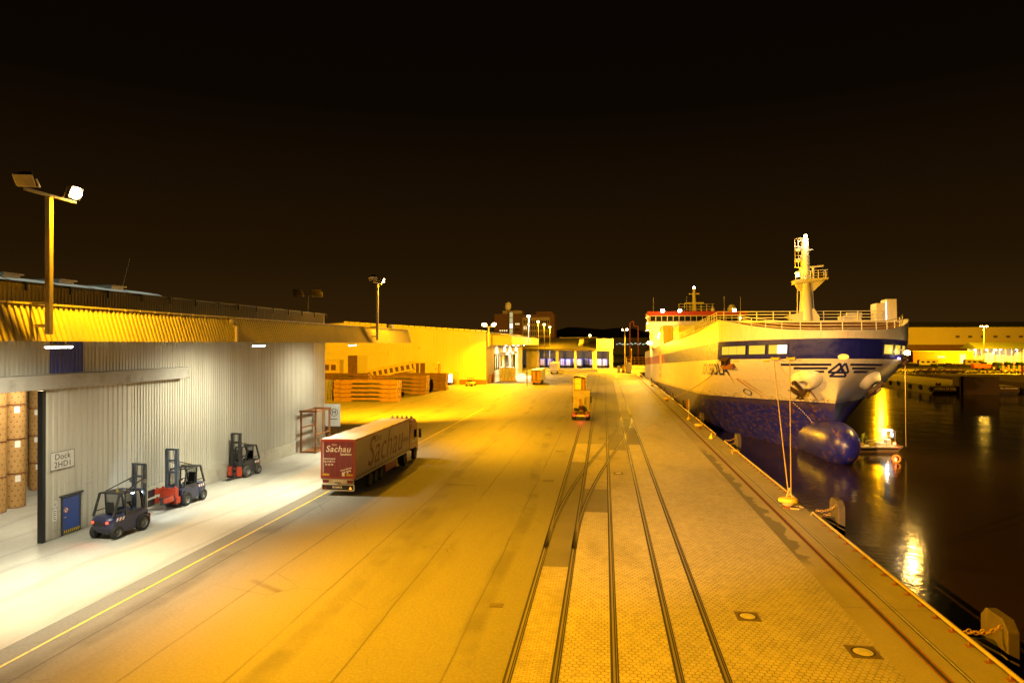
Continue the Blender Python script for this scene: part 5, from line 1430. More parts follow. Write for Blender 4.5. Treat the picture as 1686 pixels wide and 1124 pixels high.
# fairleads, rollers, small lit plates
def hull_frame(s, z):
    p = hull_s(s, z); q = hull_s(s+.15, z); r = hull_s(s, z+.2)
    tx = (q-p).normalized(); tz = (r-p).normalized(); n = tx.cross(tz).normalized()
    if n.y > 0: n = -n
    m = Matrix.Identity(4)
    for i in range(3): m[i][0] = tx[i]; m[i][1] = -n[i]; m[i][2] = tz[i]; m[i][3] = p[i]
    return m                         # local x along hull, -y outward, z up
def fix(mb, s, z): 
    m = hull_frame(s, z); mb.v = [tuple(m @ Vector(v)) for v in mb.v]; return mb
for s in (-7.0, -5.2):
    mb = MB(); mb.bx(-.4,.4,-.3,.1,-.10,.12); mb.bx(-.48,-.36,-.34,.1,-.15,.19); mb.bx(.36,.48,-.34,.1,-.15,.19); fix(mb, s, 9.1).build('fairlead', M['yellow_paint'], sh, bevel=.03)
for s, z in ((-15.1,8.75),(11.9,8.9)):
    mb = MB(); mb.bx(-.9,.9,-.15,.2,-.5,.75); mb.cyl((-.35,-.3,-.35),(-.35,-.3,.6),.2); mb.cyl((.4,-.3,-.35),(.4,-.3,.6),.2); mb.bx(-.9,.9,-.5,-.1,.58,.72); fix(mb, s, z).build('roller_fairlead', M['rust_dark'], sh, bevel=.03)
mb = MB(); mb.prism([(-.9,-.35),(1.6,-.35),(1.9,-1.0),(-.3,-1.0)], 'xz', -.45, .1); fix(mb, -15.1, 8.75).build('fairlead_chute', M['rust_orange'], sh, bevel=.05)
for s in (-13.0, -8.3):
    mb = MB(); mb.bx(-.45,.45,-.06,.05,-.16,.16); fix(mb, s, 8.85).build('lit_plate', M['yellow_paint'], sh, bevel=.05)
mb = MB(); mb.lathe([(.0,-.3),(.2,-.28),(.36,-.15),(.40,.0)], 16, axis='y', sx=1.4, sy=.75); fix(mb, 0, 9.25).build('bow_lamp', emit('amber_bow_lamp', (1,.50,.05), 2.2), sh, smooth=True)
mb = MB(); mb.bx(-.25,.25,-.8,.1,.05,.2); fix(mb, 9.0, 10.0).build('lamp_arm', M['galv'], sh)
mb = MB(); mb.lathe([(0,-.25),(.25,-.2),(.32,0),(.25,.2),(0,.25)], 14, c=(0,-.85,-.1)); fix(mb, 9.0, 10.0).build('side_lamp', M['lens_sodium'], sh)
pl_ = hull_frame(9.0, 10.0) @ Vector((0,-1.3,-.2)); flood(pl_, pl_ + Vector((1.5,-.6,-4)), 9000, (1,.55,.10), 170, .5, .3, sh)
mb = MB(); mb.lathe([(0,-.12),(.15,-.1),(.15,.1),(0,.12)], 10, c=(0,-.35,0)); fix(mb, 8.2, 9.2).build('violet_lamp', emit('violet_marker_lamp', (.8,.45,1), 4), sh)
# anchors in their bolsters
for s, sg in ((-3.6, 1), (6.2, -1)):
    mb = MB(); mb.lathe([(1.75,.15),(1.55,-.25),(1.2,-.62),(.85,-.78),(.55,-.72),(.5,-.3)], 24, axis='y', sx=1.15, sy=.92); fix(mb, s, 6.75).build('anchor_bolster', M['ship_white'], sh, smooth=60)
    mb = MB()
    mb.bar((-.55*sg,-1.0,.85),(.45*sg,-1.05,-.75),.34,.3)
    mb.prism([(-.75*sg,.5),(-.35*sg,.75),(-.45*sg,1.05),(-.85*sg,.95)], 'xz', -1.2, -.85)
    mb.prism([(-.15*sg,-.55),(.75*sg,-.35),(.95*sg,-.75),(.60*sg,-1.35),(.15*sg,-1.15)], 'xz', -1.3, -.8)
    mb.prism([(.05*sg,-.9),(.35*sg,-1.15),(-.15*sg,-1.75),(-.55*sg,-2.0),(-.35*sg,-1.45)], 'xz', -1.25, -.9)
    mb.prism([(-.1*sg,-.6),(.1*sg,-1.0),(-.55*sg,-.75),(-1.05*sg,-.05),(-1.0*sg,.2),(-.75*sg,-.05)], 'xz', -1.4, -1.0)
    fix(mb, s-.4*sg, 6.6).build('anchor', M['rust_dark'], sh, bevel=.05)
# ------------------------------------------------------------------ quay furniture
def bollard(x, y, label, big=1.0):
    t = thing('bollard', label, 'bollard', (x, y, 0), 0, 'yellow mooring bollards along the quay')
    mb = MB(); mb.lathe([(0,.0),(.36*big,.0),(.36*big,.05),(.22*big,.10),(.20*big,.32),(.30*big,.38)], 20); mb.build('base', M['rust'], t, smooth=40)
    mb = MB(); mb.lathe([(.30*big,.36),(.45*big,.40),(.48*big,.50),(.44*big,.62),(.25*big,.68),(0,.69)], 20, sx=1.15, sy=.9); mb.build('cap', M['yellow_paint'], t, smooth=50)
    return t
bollard(11.96, 46.9, 'yellow bollard holding the two long bow lines', 1.15)
bollard(11.85, 88.7, 'plain yellow bollard between the bow line bollard and the slanting rope', 1.05)
bollard(11.6, 131, 'yellow bollard tied to the slanting rope from the ship name')
bollard(12.0, 176, 'small far yellow bollard by the parallel hull side')
bollard(12.0, 228, 'farthest yellow bollard near the stern ropes')
def rope(name_label, a, b, r=.035, sag=.0, n=20):
    a = Vector(a); b = Vector(b); mb = MB(); pts = []
    for i in range(n+1):
        t = i/n; p = a.lerp(b, t); p.z -= sag*4*t*(1-t); pts.append(p)
    mb.tube(pts, r, 6)
    return tag(mb.build('mooring_rope', M['rope'], smooth=True), name_label, 'mooring rope', 'mooring ropes of the ship')
pa = ship_world(hull_frame(-7.0, 9.1) @ Vector((0,-.45,0))); pb = ship_world(hull_frame(-5.2, 9.1) @ Vector((0,-.45,0)))
rope('long mooring line from the quay side bow fairlead down to the yellow bollard', pa, (12.0, 46.9, .8), .045, .25)
rope('long mooring line from the middle bow fairlead down to the yellow bollard', pb, (12.15, 46.9, .8), .045, .25)
mb = MB()
for k in range(3):
    pts = [(11.96+.30*math.cos(a)*(1+.1*k), 46.9+.27*math.sin(a)*(1+.1*k), .22+.07*k) for a in [2*math.pi*i/20 for i in range(21)]]; mb.tube(pts, .04, 6)
for s in (-1,1): mb.tube([(11.96+.33*s,46.9,.30),(12.02+.2*s,46.9,.6),(12.05,46.92,1.3)], .04, 6)
mb.tube([(12.0,46.5,.05),(12.5,46.4,.04),(12.9,46.8,.05),(12.6,47.3,.06),(12.2,47.3,.05),(12.5,46.9,.1),(12.8,47.2,.08)], .05, 6)
tag(mb.build('rope_coil', M['rope'], smooth=True), 'rope eyes and loose rope wound round the bow line bollard', 'rope')
rope('slanting rope from the fairlead near the ship name to a quay bollard', ship_world(hull_frame(-15.1,8.6) @ Vector((0,-.5,0))), (11.6,131,.5), .05, .8)
rope('first stern rope running down to the quay from the far hull', ship_world((-11.1,156,9.2)), (12.0,228,.5), .05, .3)
rope('second stern rope from the far hull to the dock head', ship_world((-11.1,158,9.2)), (9,262,.6), .05, .3)
rope('thin rope hanging from the seaward bow fairlead toward the water', ship_world(hull_frame(11.9,8.9) @ Vector((0,-.5,-.3))), (34.2,83.5,-1.0), .03, 0)
# steel edge pipe in runs
def edge_rail(y0, y1, label, step=1.25, tail=0):
    t = thing('edge_rail', label, 'edge rail', (QX-.12, y0, 0), 0, 'steel pipe rails along the quay edge')
    L = y1-y0; mb = MB(); pts = [(0,0,.0),(0,.12,.17),(0,.3,.25)] + [(0,.3+i*(L-.6)/12,.25) for i in range(1,13)] + [(0,L-.12,.17),(0,L,.0)]
    mb.tube(pts, .075, 10); mb.build('pipe', M['edge_pipe'], t, smooth=True)
    n = int((L-1)/step)
    for i in range(min(n, 100)):
        y = .8 + i*step; mb = MB(); mb.bx(-.03,.03,y-.03,y+.03,0,.20); mb.bx(-.14,.10,y-.10,y+.10,0,.02); mb.build('post', M['rust'], t)
M['edge_pipe'] = mat('worn_edge_pipe', (.34,.27,.15), .5, .3, .15, 3, (1,.3,1), dirt=(.16,.09,.03), dscale=1.5)
edge_rail(8, 45.0, 'worn steel pipe rail on the quay edge in the picture corner')
edge_rail(48.2, 76.5, 'worn steel pipe rail on the quay edge just past the bow line bollard')
edge_rail(82, 124, 'worn steel pipe rail on the quay edge beside the ship bow')
edge_rail(126, 205, 'farthest steel pipe rail on the quay edge beside the hull', 2.5)
# ladder hoop and yellow kerb marks
lh = thing('ladder_hoop', 'yellow ladder hoop on the quay edge by the second fender', 'ladder', (12.85, 69, 0))
mb = MB()
for y in (-.35,.35): mb.tube([(-.5,y,0),(-.5,y,.32),(.1,y,.38),(.18,y,.1),(.18,y,-1.7)], .035, 6)
mb.build('handrail', M['yellow_paint'], lh)
mb = MB()
for k in range(5): mb.cyl((.18,-.35,-.1-k*.32),(.18,.35,-.1-k*.32),.02,n=6)
mb.build('rung', M['rust'], lh)
# small marker stands
def stand(x, y, label, board):
    t = thing('marker_stand', label, 'marker', (x, y, 0), 0, 'marker stands on the quay edge')
    mb = MB(); mb.lathe([(.34,0),(.28,.12),(.1,.5),(.06,.62),(0,.63)], 4); mb.build('foot', M['yellow_paint'], t)
    if board:
        mb = MB(); mb.bx(-.04,.04,-.04,.04,.6,2.9); mb.build('post', M['white_paint'], t)
        mb = MB(); mb.bx(-.34,-.04,-.03,.03,1.5,2.9); mb.build('board', M['rust_orange'], t)
stand(11.9, 99.5, 'yellow marker foot with a tall narrow board by the ship bow', True)
stand(12.1, 80.0, 'low yellow marker foot on the quay edge', False)
# fender panels with chains
M['fender'] = mat('fender_face', (.055,.042,.035), .75, 0, .25, 3, (1,1,.5), dirt=(.10,.08,.06), dscale=2.5, dirt_lo=.6)
M['chain'] = mat('rusty_chain', (.36,.22,.07), .7, .3, .25, 6)
def fender(x, y, label, top=.95, rz=0):
    t = thing('fender_panel', label, 'fender', (x, y, 0), rz, 'fender panels hung on the quay wall')
    mb = MB(); mb.prism([(-.9,top-.35),(-.55,top),(.55,top),(.9,top-.35),(.9,-2.6),(-.9,-2.6)], 'yz', .35, .75); mb.build('panel', M['fender'], t, bevel=.03)
    mb = MB(); mb.cyl((-.95,0,-.75),(.36,0,-.75),.52,n=20); mb.build('rubber_cone', M['rubber'], t)
    for s in (-1, 1):
        mb = MB(); a = Vector((-.95,s*.75,.35)); b = Vector((.36,s*.55,top-.25)); n = 9
        if s > 0: a, b = Vector((-.95,s*.75,-.1)), Vector((.36,s*.6,-.15))
        for i in range(n):
            p = a.lerp(b, (i+.5)/n); p.z -= .18*math.sin(math.pi*(i+.5)/n); d = (b-a).normalized(); h = (b-a).length/n*.62
            u = Vector((0,1,0)) if i % 2 else Vector((0,0,1))
            pts = []
            for k in range(11):
                q = 2*math.pi*k/10; pts.append(p + d*h*math.cos(q) + u*.065*math.sin(q))
            mb.tube(pts, .022, 5)
        mb.build('chain', M['chain'], t, smooth=True)
fender(14.0, 27.6, 'brown fender panel with two rusty chains in the picture corner', .75)
fender(14.05, 45.6, 'dark fender panel with chains beside the bow line bollard', .95)
fender(13.85, 77.0, 'weathered fender panel under the ship bow, past the ladder hoop', .95)
for i, (y, nm) in enumerate(((101,'fender panel facing the boot top by the narrow marker board'),(124,'rusty fender panel beside the slanting rope'),(143,'fender panel between slanting rope and far bollard'),(163,'dark fender at the hull side, third from the far end'),(184,'dark fender at the hull side, second from the far end'),(206,'dark fender at the hull side at the far end'))):
    fender(13.35, y, nm, .8)

# ------------------------------------------------------------------ rack, stop sign and other yard things near the warehouse
rk = thing('steel_rack', 'tall rust brown steel platform frame with a ladder against the warehouse wall', 'steel frame', (-29.9, 64.0, 0))
mb = MB(); 
for x, y in ((.25,0),(1.75,0),(.25,3.4),(1.75,3.4)): mb.bx(x-.08,x+.08,y-.08,y+.08,0,4.1)
for z in (4.0,): mb.bx(.1,1.9,-.1,.1,z,z+.2); mb.bx(.1,1.9,3.3,3.5,z,z+.2); mb.bx(.17,.33,.1,3.3,z,z+.15); mb.bx(1.67,1.83,.1,3.3,z,z+.15)
mb.bx(.18,.32,.08,3.32,2.4,2.52); mb.bx(1.68,1.82,.08,3.32,1.7,1.85); mb.build('frame', M['rust_orange'], rk)
mb = MB(); mb.bx(.2,1.8,.1,3.3,.02,.12); mb.build('floor_plate', M['rust_orange'], rk)
mb = MB()
for y in (1.75,2.25): mb.bx(1.70,1.75,y,y+.05,1.8,4.0)
for k in range(8): mb.bx(1.70,1.74,1.8,2.25,1.95+k*.27,1.99+k*.27)
mb.build('ladder', M['rust_orange'], rk)
st = thing('bus_stop_sign', 'white board with an H in a circle standing at the warehouse corner', 'sign', (-29.0, 70.2, 0))
mb = MB(); mb.bx(-.9,.9,-.03,.03,1.9,4.3); mb.build('board', M['sign_white'], st)
mb = MB(); mb.bx(-.75,-.65,.03,.1,0,4.2); mb.bx(.65,.75,.03,.1,0,4.2); mb.build('post', M['dark_metal'], st)
mb = MB(); n = 28
for i in range(n):
    a0, a1 = 2*math.pi*i/n, 2*math.pi*(i+1)/n
    mb.quad(*[(.22+r_*math.cos(a), -.036, 3.4+r_*math.sin(a)) for r_, a in ((.42,a0),(.42,a1),(.36,a1),(.36,a0))])
mb.build('ring', M['text_dark'], st); lettering('H', .62, M['text_dark'], st, (.22,-.036,3.4), (R(90),0,0), offset=.01)
mb = MB(); mb.bx(-.2,.6,-.036,-.032,2.64,2.72); mb.build('small_print', M['text_dark'], st)

# ------------------------------------------------------------------ stacks of steel roll cassettes
M['cassette_end'] = mat('cassette_end_plate', (.20,.10,.03), .7, 0, .25, 2, dirt=(.14,.06,.02), dscale=1.5)
def cassette_master(m, name_m):
    t = thing('steel_cassette', 'x', 'steel cassette', (0,0,0), 0)
    L, Wd, Hh = 12.0, 2.6, .80
    mb = MB(); mb.bx(0,L,0,Wd,.46,.58)
    for y0 in (0, Wd-.14): mb.bx(0,L,y0,y0+.14,.58,.74); mb.bx(.0,L,y0,y0+.14,.34,.46)
    mb.build('deck', m, t)
    for x0, x1 in ((0,3.3),(8.6,L)):
        for y0 in (0.02, Wd-.22): mb = MB(); mb.bx(x0+.03,x1-.03,y0,y0+.2,.03,.34); mb.build('skid', m, t)
    mb = MB(); mb.bx(3.31,8.59,.25,Wd-.25,.10,.46); mb.build('tunnel_shade', M['black_metal'], t)  # black block stands in for the shade of the hollow under the deck
    for x in (0, L):
        s = 1 if x else -1
        mb = MB()
        for y0 in (.02, 1.36):
            a, b = sorted((x, x+s*.09)); mb.bx(a,b,y0,y0+.10,.02,.76); mb.bx(a,b,y0+1.12,y0+1.22,.02,.76); mb.bx(a,b,y0+.10,y0+1.12,.02,.12); mb.bx(a,b,y0+.10,y0+1.12,.64,.76)
        mb.build('end_frame', M['cassette_end'] if m is not M['cassette_blue'] else m, t)
        mb = MB(); a, b = sorted((x-s*.02, x+s*.02)); mb.bx(a,b,.12,Wd-.12,.12,.64); mb.build('end_recess_shade', M['black_metal'], t)  # black sheet stands in for the shade inside the end frames
    return t
cm = cassette_master(M['cassette'], 'brown'); cblue = cassette_master(M['cassette_blue'], 'blue')
LEV = ['lowest', 'second lowest', 'middle', 'second from the top', 'topmost', 'sixth']
STACKS = [('front brown stack nearest the lorry', (-50.0,122.2), 5, cm), ('long brown stack just behind the front one', (-49.5,141.0), 5, cm), ('far brown stack by the yellow gable', (-48.2,153.5), 5, cm),
          ('brown stack half hidden by the warehouse', (-65.5,150.0), 5, cm), ('violet stack at the warehouse corner', (-63.4,121.5), 5, cblue)]
used = set()
for nm, (x, y), n, mm in STACKS:
    for k in range(n):
        lab = f'{LEV[k]} steel cassette in the {nm}'
        loc = (x+random.uniform(-.12,.12), y+random.uniform(-.1,.1), k*.80); rz = R(random.uniform(-.5,.5)+1.5)
        if mm not in used: o = mm; used.add(mm); o.location = loc; o.rotation_euler = (0,0,rz); o['label'] = lab; o['group'] = 'steel cassettes in stacks'
        else: dup(mm, loc, rz, lab, 'steel cassettes in stacks')
# cabin, gangway, boxes against the gable
pc = thing('portable_cabin', 'cream portable cabin with three windows against the yellow gable', 'cabin', (-80.5, 174.2, 0))
mb = MB(); mb.bx(0,10.6,0,2.6,2.6,6.2); mb.bx(0,10.6,0,2.6,0,2.6); mb.build('wall', M['box_cream'], pc)
mb = MB(); mb.bx(-.1,10.7,-.1,2.7,6.2,6.45); mb.build('roof', M['fascia'], pc)
for k in range(3):
    mb = MB(); mb.bx(4.4+k*1.9,5.7+k*1.9,-.06,-.01,3.7,5.2); w_ = mb.build('window', M['dark_opening'], pc)
    mb = MB(); mb.bx(4.3+k*1.9,5.8+k*1.9,-.09,-.061,5.2,5.35); mb.build('frame', M['box_cream'], w_)
gw = thing('gangway', 'sloping cream gangway with a row of square openings before the gable', 'gangway', (-62.5, 174.0, 0)); 
mb = MB(); A_, B_ = R(11), 13.2
rot = Matrix.Rotation(-A_, 4, 'Y')
def gb(x0,x1,y0,y1,z0,z1): mb.bx(x0,x1,y0,y1,z0,z1,M=Matrix.Translation((0,0,1.3)) @ rot)
gb(0,13.2,0,2.2,0,.5); gb(0,13.2,0,.12,1.75,2.5); gb(0,13.2,2.08,2.2,1.75,2.5)
for k in range(9): gb(k*1.53,k*1.53+.62,0,.12,.5,1.75); gb(k*1.53,k*1.53+.62,2.08,2.2,.5,1.75)
mb.build('ramp', M['box_cream'], gw)
mb = MB(); mb.bx(13.0,13.2,0,2.2,0,4.0); mb.bx(13.2,13.5,.2,.3,2.5,5.8); mb.bx(13.2,13.5,1.9,2.0,2.5,5.8); mb.bx(16.0,19.4,0.05,2.15,1.9,5.9); mb.bx(13.2,16.0,.02,2.2,2.6,2.95); mb.bx(13.2,16.0,.02,2.2,5.7,5.9); mb.bx(13.2,16.0,2.1,2.2,2.95,5.7); mb.bx(14.4,14.7,.02,.14,2.95,5.7); mb.build('landing', M['box_cream'], gw)
mb = MB(); gb(.2,13.0,1.0,1.1,.5,1.75); mb.bx(13.3,15.9,1.0,1.1,2.95,5.7); mb.build('dark_backing', M['dark_opening'], gw)  # dark sheet added inside so the openings look shaded
mb = MB(); mb.bx(17,17.2,.5,.7,0,1.9); mb.bx(18.8,19,.5,.7,0,1.9); mb.bx(17,17.2,1.6,1.8,0,1.9); mb.bx(18.8,19,1.6,1.8,0,1.9); mb.bx(19.41,19.6,.2,1.8,2.0,5.6); mb.build('support', M['rust_orange'], gw)
cr_ = thing('crate', 'low row of brown crates at the foot of the yellow gable', 'crates', (-46.5, 174.5, 0))
mb = MB(); mb.bx(0,3.0,0,1.6,0,1.9); mb.bx(3.1,6.2,.1,1.6,0,1.6)
for k in range(6): mb.bx(k*1.02,k*1.02+.1,-.05,-.001,0,1.7)
mb.build('crate_body', M['wood'], cr_)
wb = thing('lit_box', 'small bright white upright box against the yellow gable', 'box', (-39.9, 174.6, 0)); mb = MB(); mb.bx(-.65,.65,0,.5,.0,2.9); mb.bx(-.75,.75,-.05,.55,2.9,3.0); mb.build('housing', M['white_paint'], wb); mb = MB(); mb.bx(-.55,.55,-.03,-.001,.7,2.8); mb.build('lit_face', emit('white_light_box', (1,1,.9), 2.5), wb)
tg = thing('tow_tractor', 'small cream yard tow tractor parked at the gable corner', 'tow tractor', (-33.8, 171.5, 0), R(75))
mb = MB(); mb.prism([(-1.5,.4),(1.5,.4),(1.55,.9),(.5,1.05),(.3,.75),(-.4,.75),(-.6,1.1),(-1.5,1.05)], 'xz', -.75, .75); mb.build('body', M['box_cream'], tg, bevel=.06)
mb = MB()
for x in (-.7,.55):
    for y in (-.6,.6): mb.bar((x,y,.95),(x,y,2.1),.06)
mb.bx(-.8,.65,-.7,.7,2.1,2.17); mb.build('canopy', M['dark_metal'], tg)
mb = MB(); mb.bx(-.5,-.1,-.5,.5,.75,1.0); mb.bx(-.6,-.48,-.5,.5,1.0,1.5); mb.build('seat', M['seat_black'], tg)
for x in (-1.0, 1.0):
    for s in (-1,1):
        mb = MB(); mb.cyl((x,s*.62,.36),(x,s*.86,.36),.36,n=16); mb.build('wheel', M['rubber'], tg)
# load under a tarpaulin, blue post, yellow bin, car
tl = thing('covered_load', 'pallet load half covered by a grey tarpaulin by the far dock door', 'covered load', (-29.2, 193.0, 0))
mb = MB(); mb.bx(-.2,4.3,-1.2,1.6,.05,.35); mb.build('pallet', M['wood'], tl)
mb = MB(); mb.bx(0,4.0,-.9,1.4,.35,4.0); mb.build('load', M['box_cream'], tl)
mb = MB(); vs = []; nx, nz = 15, 9
for j in range(nz):
    for i in range(nx):
        x = -.35 + 4.0*i/(nx-1); z = 4.06 - 3.9*j/(nz-1)*(.35+.65*abs(math.sin(i*.9+.4))); vs.append((x, -1.02-.13*math.sin(i*2.1)-j*.07, z))
mb.add(vs, [(j*nx+i, j*nx+i+1, (j+1)*nx+i+1, (j+1)*nx+i) for j in range(nz-1) for i in range(nx-1)]); mb.quad((-.35,-1.02,4.06),(3.65,-1.02,4.06),(3.65,1.4,4.08),(-.35,1.4,4.08)); mb.build('tarpaulin', M['tarp'], tl, smooth=60)
bp = thing('blue_post', 'blue steel post beside the open trailer under the far canopy', 'post', (-19.6, 173.5, 0)); mb = MB(); mb.bx(-.16,.16,-.16,.16,0,4.0); mb.bx(-.3,.3,-.3,.3,0,.06); mb.build('column', mat('blue_post_paint', (.06,.12,.30), .5), bp, bevel=.03)
yb = thing('yellow_bin', 'yellow grit bin near the white car', 'bin', (-25.8, 232, 0)); mb = MB(); mb.prism([(-.9,0),(.9,0),(1.1,1.3),(-1.1,1.3)], 'xz', -.8, .8); mb.build('body', M['yellow_paint'], yb); mb = MB(); mb.prism([(-1.15,1.3),(1.15,1.3),(.7,1.75),(-.7,1.75)], 'xz', -.85, .85); mb.build('lid', M['yellow_paint'], yb)
M['car_white'] = mat('white_car_paint', (.62,.61,.58), .25, 0, .03, 2, coat=.5)
def car(label, loc, rz, paint, group=None):
    t = thing('parked_car', label, 'car', loc, rz, group)
    mb = MB(); mb.prism([(-2.15,.35),(-2.2,.75),(-2.05,1.0),(-1.6,1.08),(-.9,1.48),(.5,1.5),(1.15,1.08),(1.95,.92),(2.15,.65),(2.1,.32)], 'xz', -.84, .84); b_ = mb.build('body', paint, t, bevel=.07)
    for s in (-1,1):
        mb = MB(); mb.prism([(-1.45,1.08),(-.85,1.40),(.42,1.42),(.95,1.08)], 'xz', s*.842, s*.85); mb.build('side_window', M['glass'], b_)
        for x in (-1.3, 1.3):
            mb = MB(); mb.cyl((x,s*.66,.32),(x,s*.87,.32),.32,n=18); w_ = mb.build('wheel', M['rubber'], t); mb = MB(); mb.cyl((x,s*.865,.32),(x,s*.88,.32),.2,n=12); mb.build('rim', M['rim'], w_)
        mb = MB(); mb.bx(2.06,2.16,s*.62-.15,s*.62+.15,.62,.78); mb.build('headlight', M['sign_white'], t)
    return t
car('white car parked in front of the blue trailer hall', (-22.5,262,0), R(180), M['car_white'])
# ------------------------------------------------------------------ open hall with trailers at the head of the quay
HY = 302.0
hal = thing('trailer_hall', 'low open fronted hall full of blue trailers at the end of the quay', 'hall', (0, HY, 0))
mb = MB()
for x, w in ((-29.2,1.0),(-20.7,1.2),(-12.7,1.0),(-4.2,1.9),(3.0,1.3)): mb.bx(x-w/2,x+w/2,0,.9,0,7.7)
mb.build('column', M['yellow_wall'] if 'yellow_wall' in M else M['cladding_warm'], hal)
mb = MB(); mb.bx(-40,3.6,-.1,.7,7.7,8.5); mb.build('lintel', M['fascia'], hal)
mb = MB(); mb.prism([(-1.0,8.5),(26,13.6),(60,8.5),(60,8.2),(-1.0,8.2)], 'yz', -60, -3.4); mb.build('roof', M['roof'], hal)
mb = MB(); mb.bx(-3.4,3.9,-.4,12,8.52,13.0)
for k in range(18): mb.bx(-3.35+k*.4,-3.15+k*.4,-.45,-.40,8.6,13.0)
mb.build('upper_front', M['cladding_warm'], hal)
mb = MB(); mb.bx(-60,3.6,40,40.4,0,8.2); mb.bx(3.5,3.7,1,40,0,8.2); mb.bx(-60,-59.7,1,40,0,8.2); mb.build('wall', M['cladding_grey'], hal)
mb = MB(); mb.bx(-34.5,-29.8,0,.5,0,7.7); mb.build('side_wall', M['cladding_grey'], hal)
for x in (-11.5, -9.2):
    for k in range(4):
        mb = MB(); mb.bx(x-.1+k*.02, x+2.0, 6.5+k*4.2, 9.8+k*4.2, 9.9+k*.8, 10.6+k*.8); 
        if x < -10: mb.build('roof_vent', M['fascia'], hal)
for i, x in enumerate((-24.5,-16.5,-8.5,0)):
    t = thing('hall_strip_light', f"{['first','second','third','fourth'][i]} bluish strip light under the roof of the trailer hall, counted from the cream canopy", 'lamp', (x, HY+4, 7.9), 0, 'strip lights in the trailer hall')
    mb = MB(); mb.bx(-1.2,1.2,-.12,.12,0,.12); mb.build('housing', M['galv'], t); mb = MB(); mb.bx(-1.1,1.1,-.1,.1,-.06,-.005); mb.build('tube', M['lens_white'], t)
    flood((0,-3.5,-.3), (0,10,-8), 3500, (.82,.88,1.0), 165, .5, .4, t)
M['trailer_blue'] = mat('blue_trailer_side', (.04,.07,.42), .4, 0, .12, 1)
M['trailer_violet'] = mat('pale_violet_door', (.46,.42,.58), .45, 0, .12, 1)
def blue_trailer():
    t = thing('box_trailer', 'x', 'trailer', (0,0,0), 0, 'blue trailers parked in the hall')
    mb = MB(); mb.bx(-1.25,1.25,.05,13,1.15,4.0); mb.build('body', M['trailer_blue'], t)
    for s in (-1,1):
        mb = MB(); mb.bx(min(s*.08,s*.86),max(s*.08,s*.62),-.03,.049,1.2,3.9); mb.build('rear_door', M['trailer_violet'], t)
    mb = MB(); mb.bx(-1.2,1.2,0,.3,.55,1.1)
    for x in (-.95,.95):
        for y in (2.5,3.8): mb.cyl((x-.17,y,.5),(x+.17,y,.5),.5,n=12)
    mb.build('undercarriage', M['black_metal'], t)
    return t
bt = blue_trailer(); ks = [(-27.6,306,'opening nearest the cream canopy, canopy side'),(-24.4,309,'opening nearest the cream canopy, quay side'),(-18.6,307,'second opening, canopy side'),(-15.9,305,'second opening, standing farthest forward'),(-14.0+.75,309,'second opening, quay side'),
    (-11.0,305,'third opening, canopy side'),(-8.3,322,'third opening, far at the back wall'),(-5.9+.3,311,'third opening, quay side'),(-2.1,306,'opening below the upright cladding, canopy side'),(.0+.5,306.5,'opening below the upright cladding, quay side')]
for i, (x, y, nm) in enumerate(ks):
    lab = f'blue trailer with pale doors in the {nm}'
    if i == 0: o = bt; o.location = (x,y,0); o['label'] = lab
    else: dup(bt, (x,y,0), 0, lab)
kb = MB(); kb.bx(-19,-2.5,264,266,0,.9); tag(kb.build('low_wall', M['cladding_warm'], bevel=.03), 'low yellow lit wall in front of the trailer hall', 'wall')
hlp = thing('lamp_post', 'far sodium lamp on a short post above the trailer hall roof', 'lamp post', (-7.2, 345, 0))
mb = MB(); mb.cyl((0,0,0),(0,0,14.8),.2,n=8); mb.build('post', M['pole'], hlp); mb = MB(); mb.lathe([(0,14.5),(.6,14.7),(.6,15.2),(0,15.5)], 12); mb.build('lamp_head', M['lens_sodium_far'], hlp)
flood((0,-1,14.6),(0,-10,0),60000,SODIUM,170,.5,.3,hlp); flood((0,1,15.2),(-45,175,12),800000,(1,.47,.05),70,.8,.3,hlp)
qm = thing('lamp_mast', 'tall sodium lamp mast at the dock head between the hall and the ship', 'lamp post', (8.6, 292, 0))
mb = MB(); mb.cyl((0,0,0),(0,0,16.4),.2,.12,n=10); mb.bx(-1.2,1.2,-.1,.1,16.2,16.4); mb.build('post', M['pole'], qm)
for s in (-1,1):
    d_ = (.45,-.8,-.6) if s > 0 else (-.85,-.05,-.55)
    p = flood_head(qm, (s*.8,-.1,16.9), d_, True, s=1.6); flood(p, p+Vector(d_), 200000, (1,.46,.01), 165, .5, .3, qm)
# fences, machine, post at the dock head
fn = thing('pallet_fence', 'yellow lit slatted fence at the dock head behind the ship', 'fence', (9.5, 301, 0))
for k in range(9):
    mb = MB(); mb.bx(k*1.75,k*1.75+.14,0,.14,0,5.0); mb.build('post', M['yellow_paint'], fn)
mb = MB()
for z in (.4,1.6,2.8,4.0,4.9): mb.bx(.14,14.0,.0,.1,z,z+.22)
mb.build('slats', M['rust_orange'], fn)
kw = MB(); kw.bx(9.6,40,296.5,297.2,0,1.5); tag(kw.build('barrier_wall', M['cladding_warm']), 'pale concrete barrier below the slatted fence', 'barrier')
mc = thing('mooring_machine', 'yellow service machine and cabinet standing at the dock head', 'machine', (7.4, 258.5, 0))
mb = MB(); mb.bx(-2.6,-1.4,0,1.5,0,2.4); mb.bx(.6,2.6,.3,1.6,0,3.6); mb.build('cabinet', M['fascia'], mc, bevel=.05)
mb = MB(); mb.bx(-1.2,.5,-.3,1.2,0,.5); mb.prism([(-1.1,.5),(.4,.5),(.1,2.2),(-.6,2.6),(-.9,1.4)], 'xz', 0, .9); mb.bar((-.6,.4,2.4),(.2,.2,3.4),.18); mb.build('machine_body', M['yellow_paint'], mc, bevel=.04)
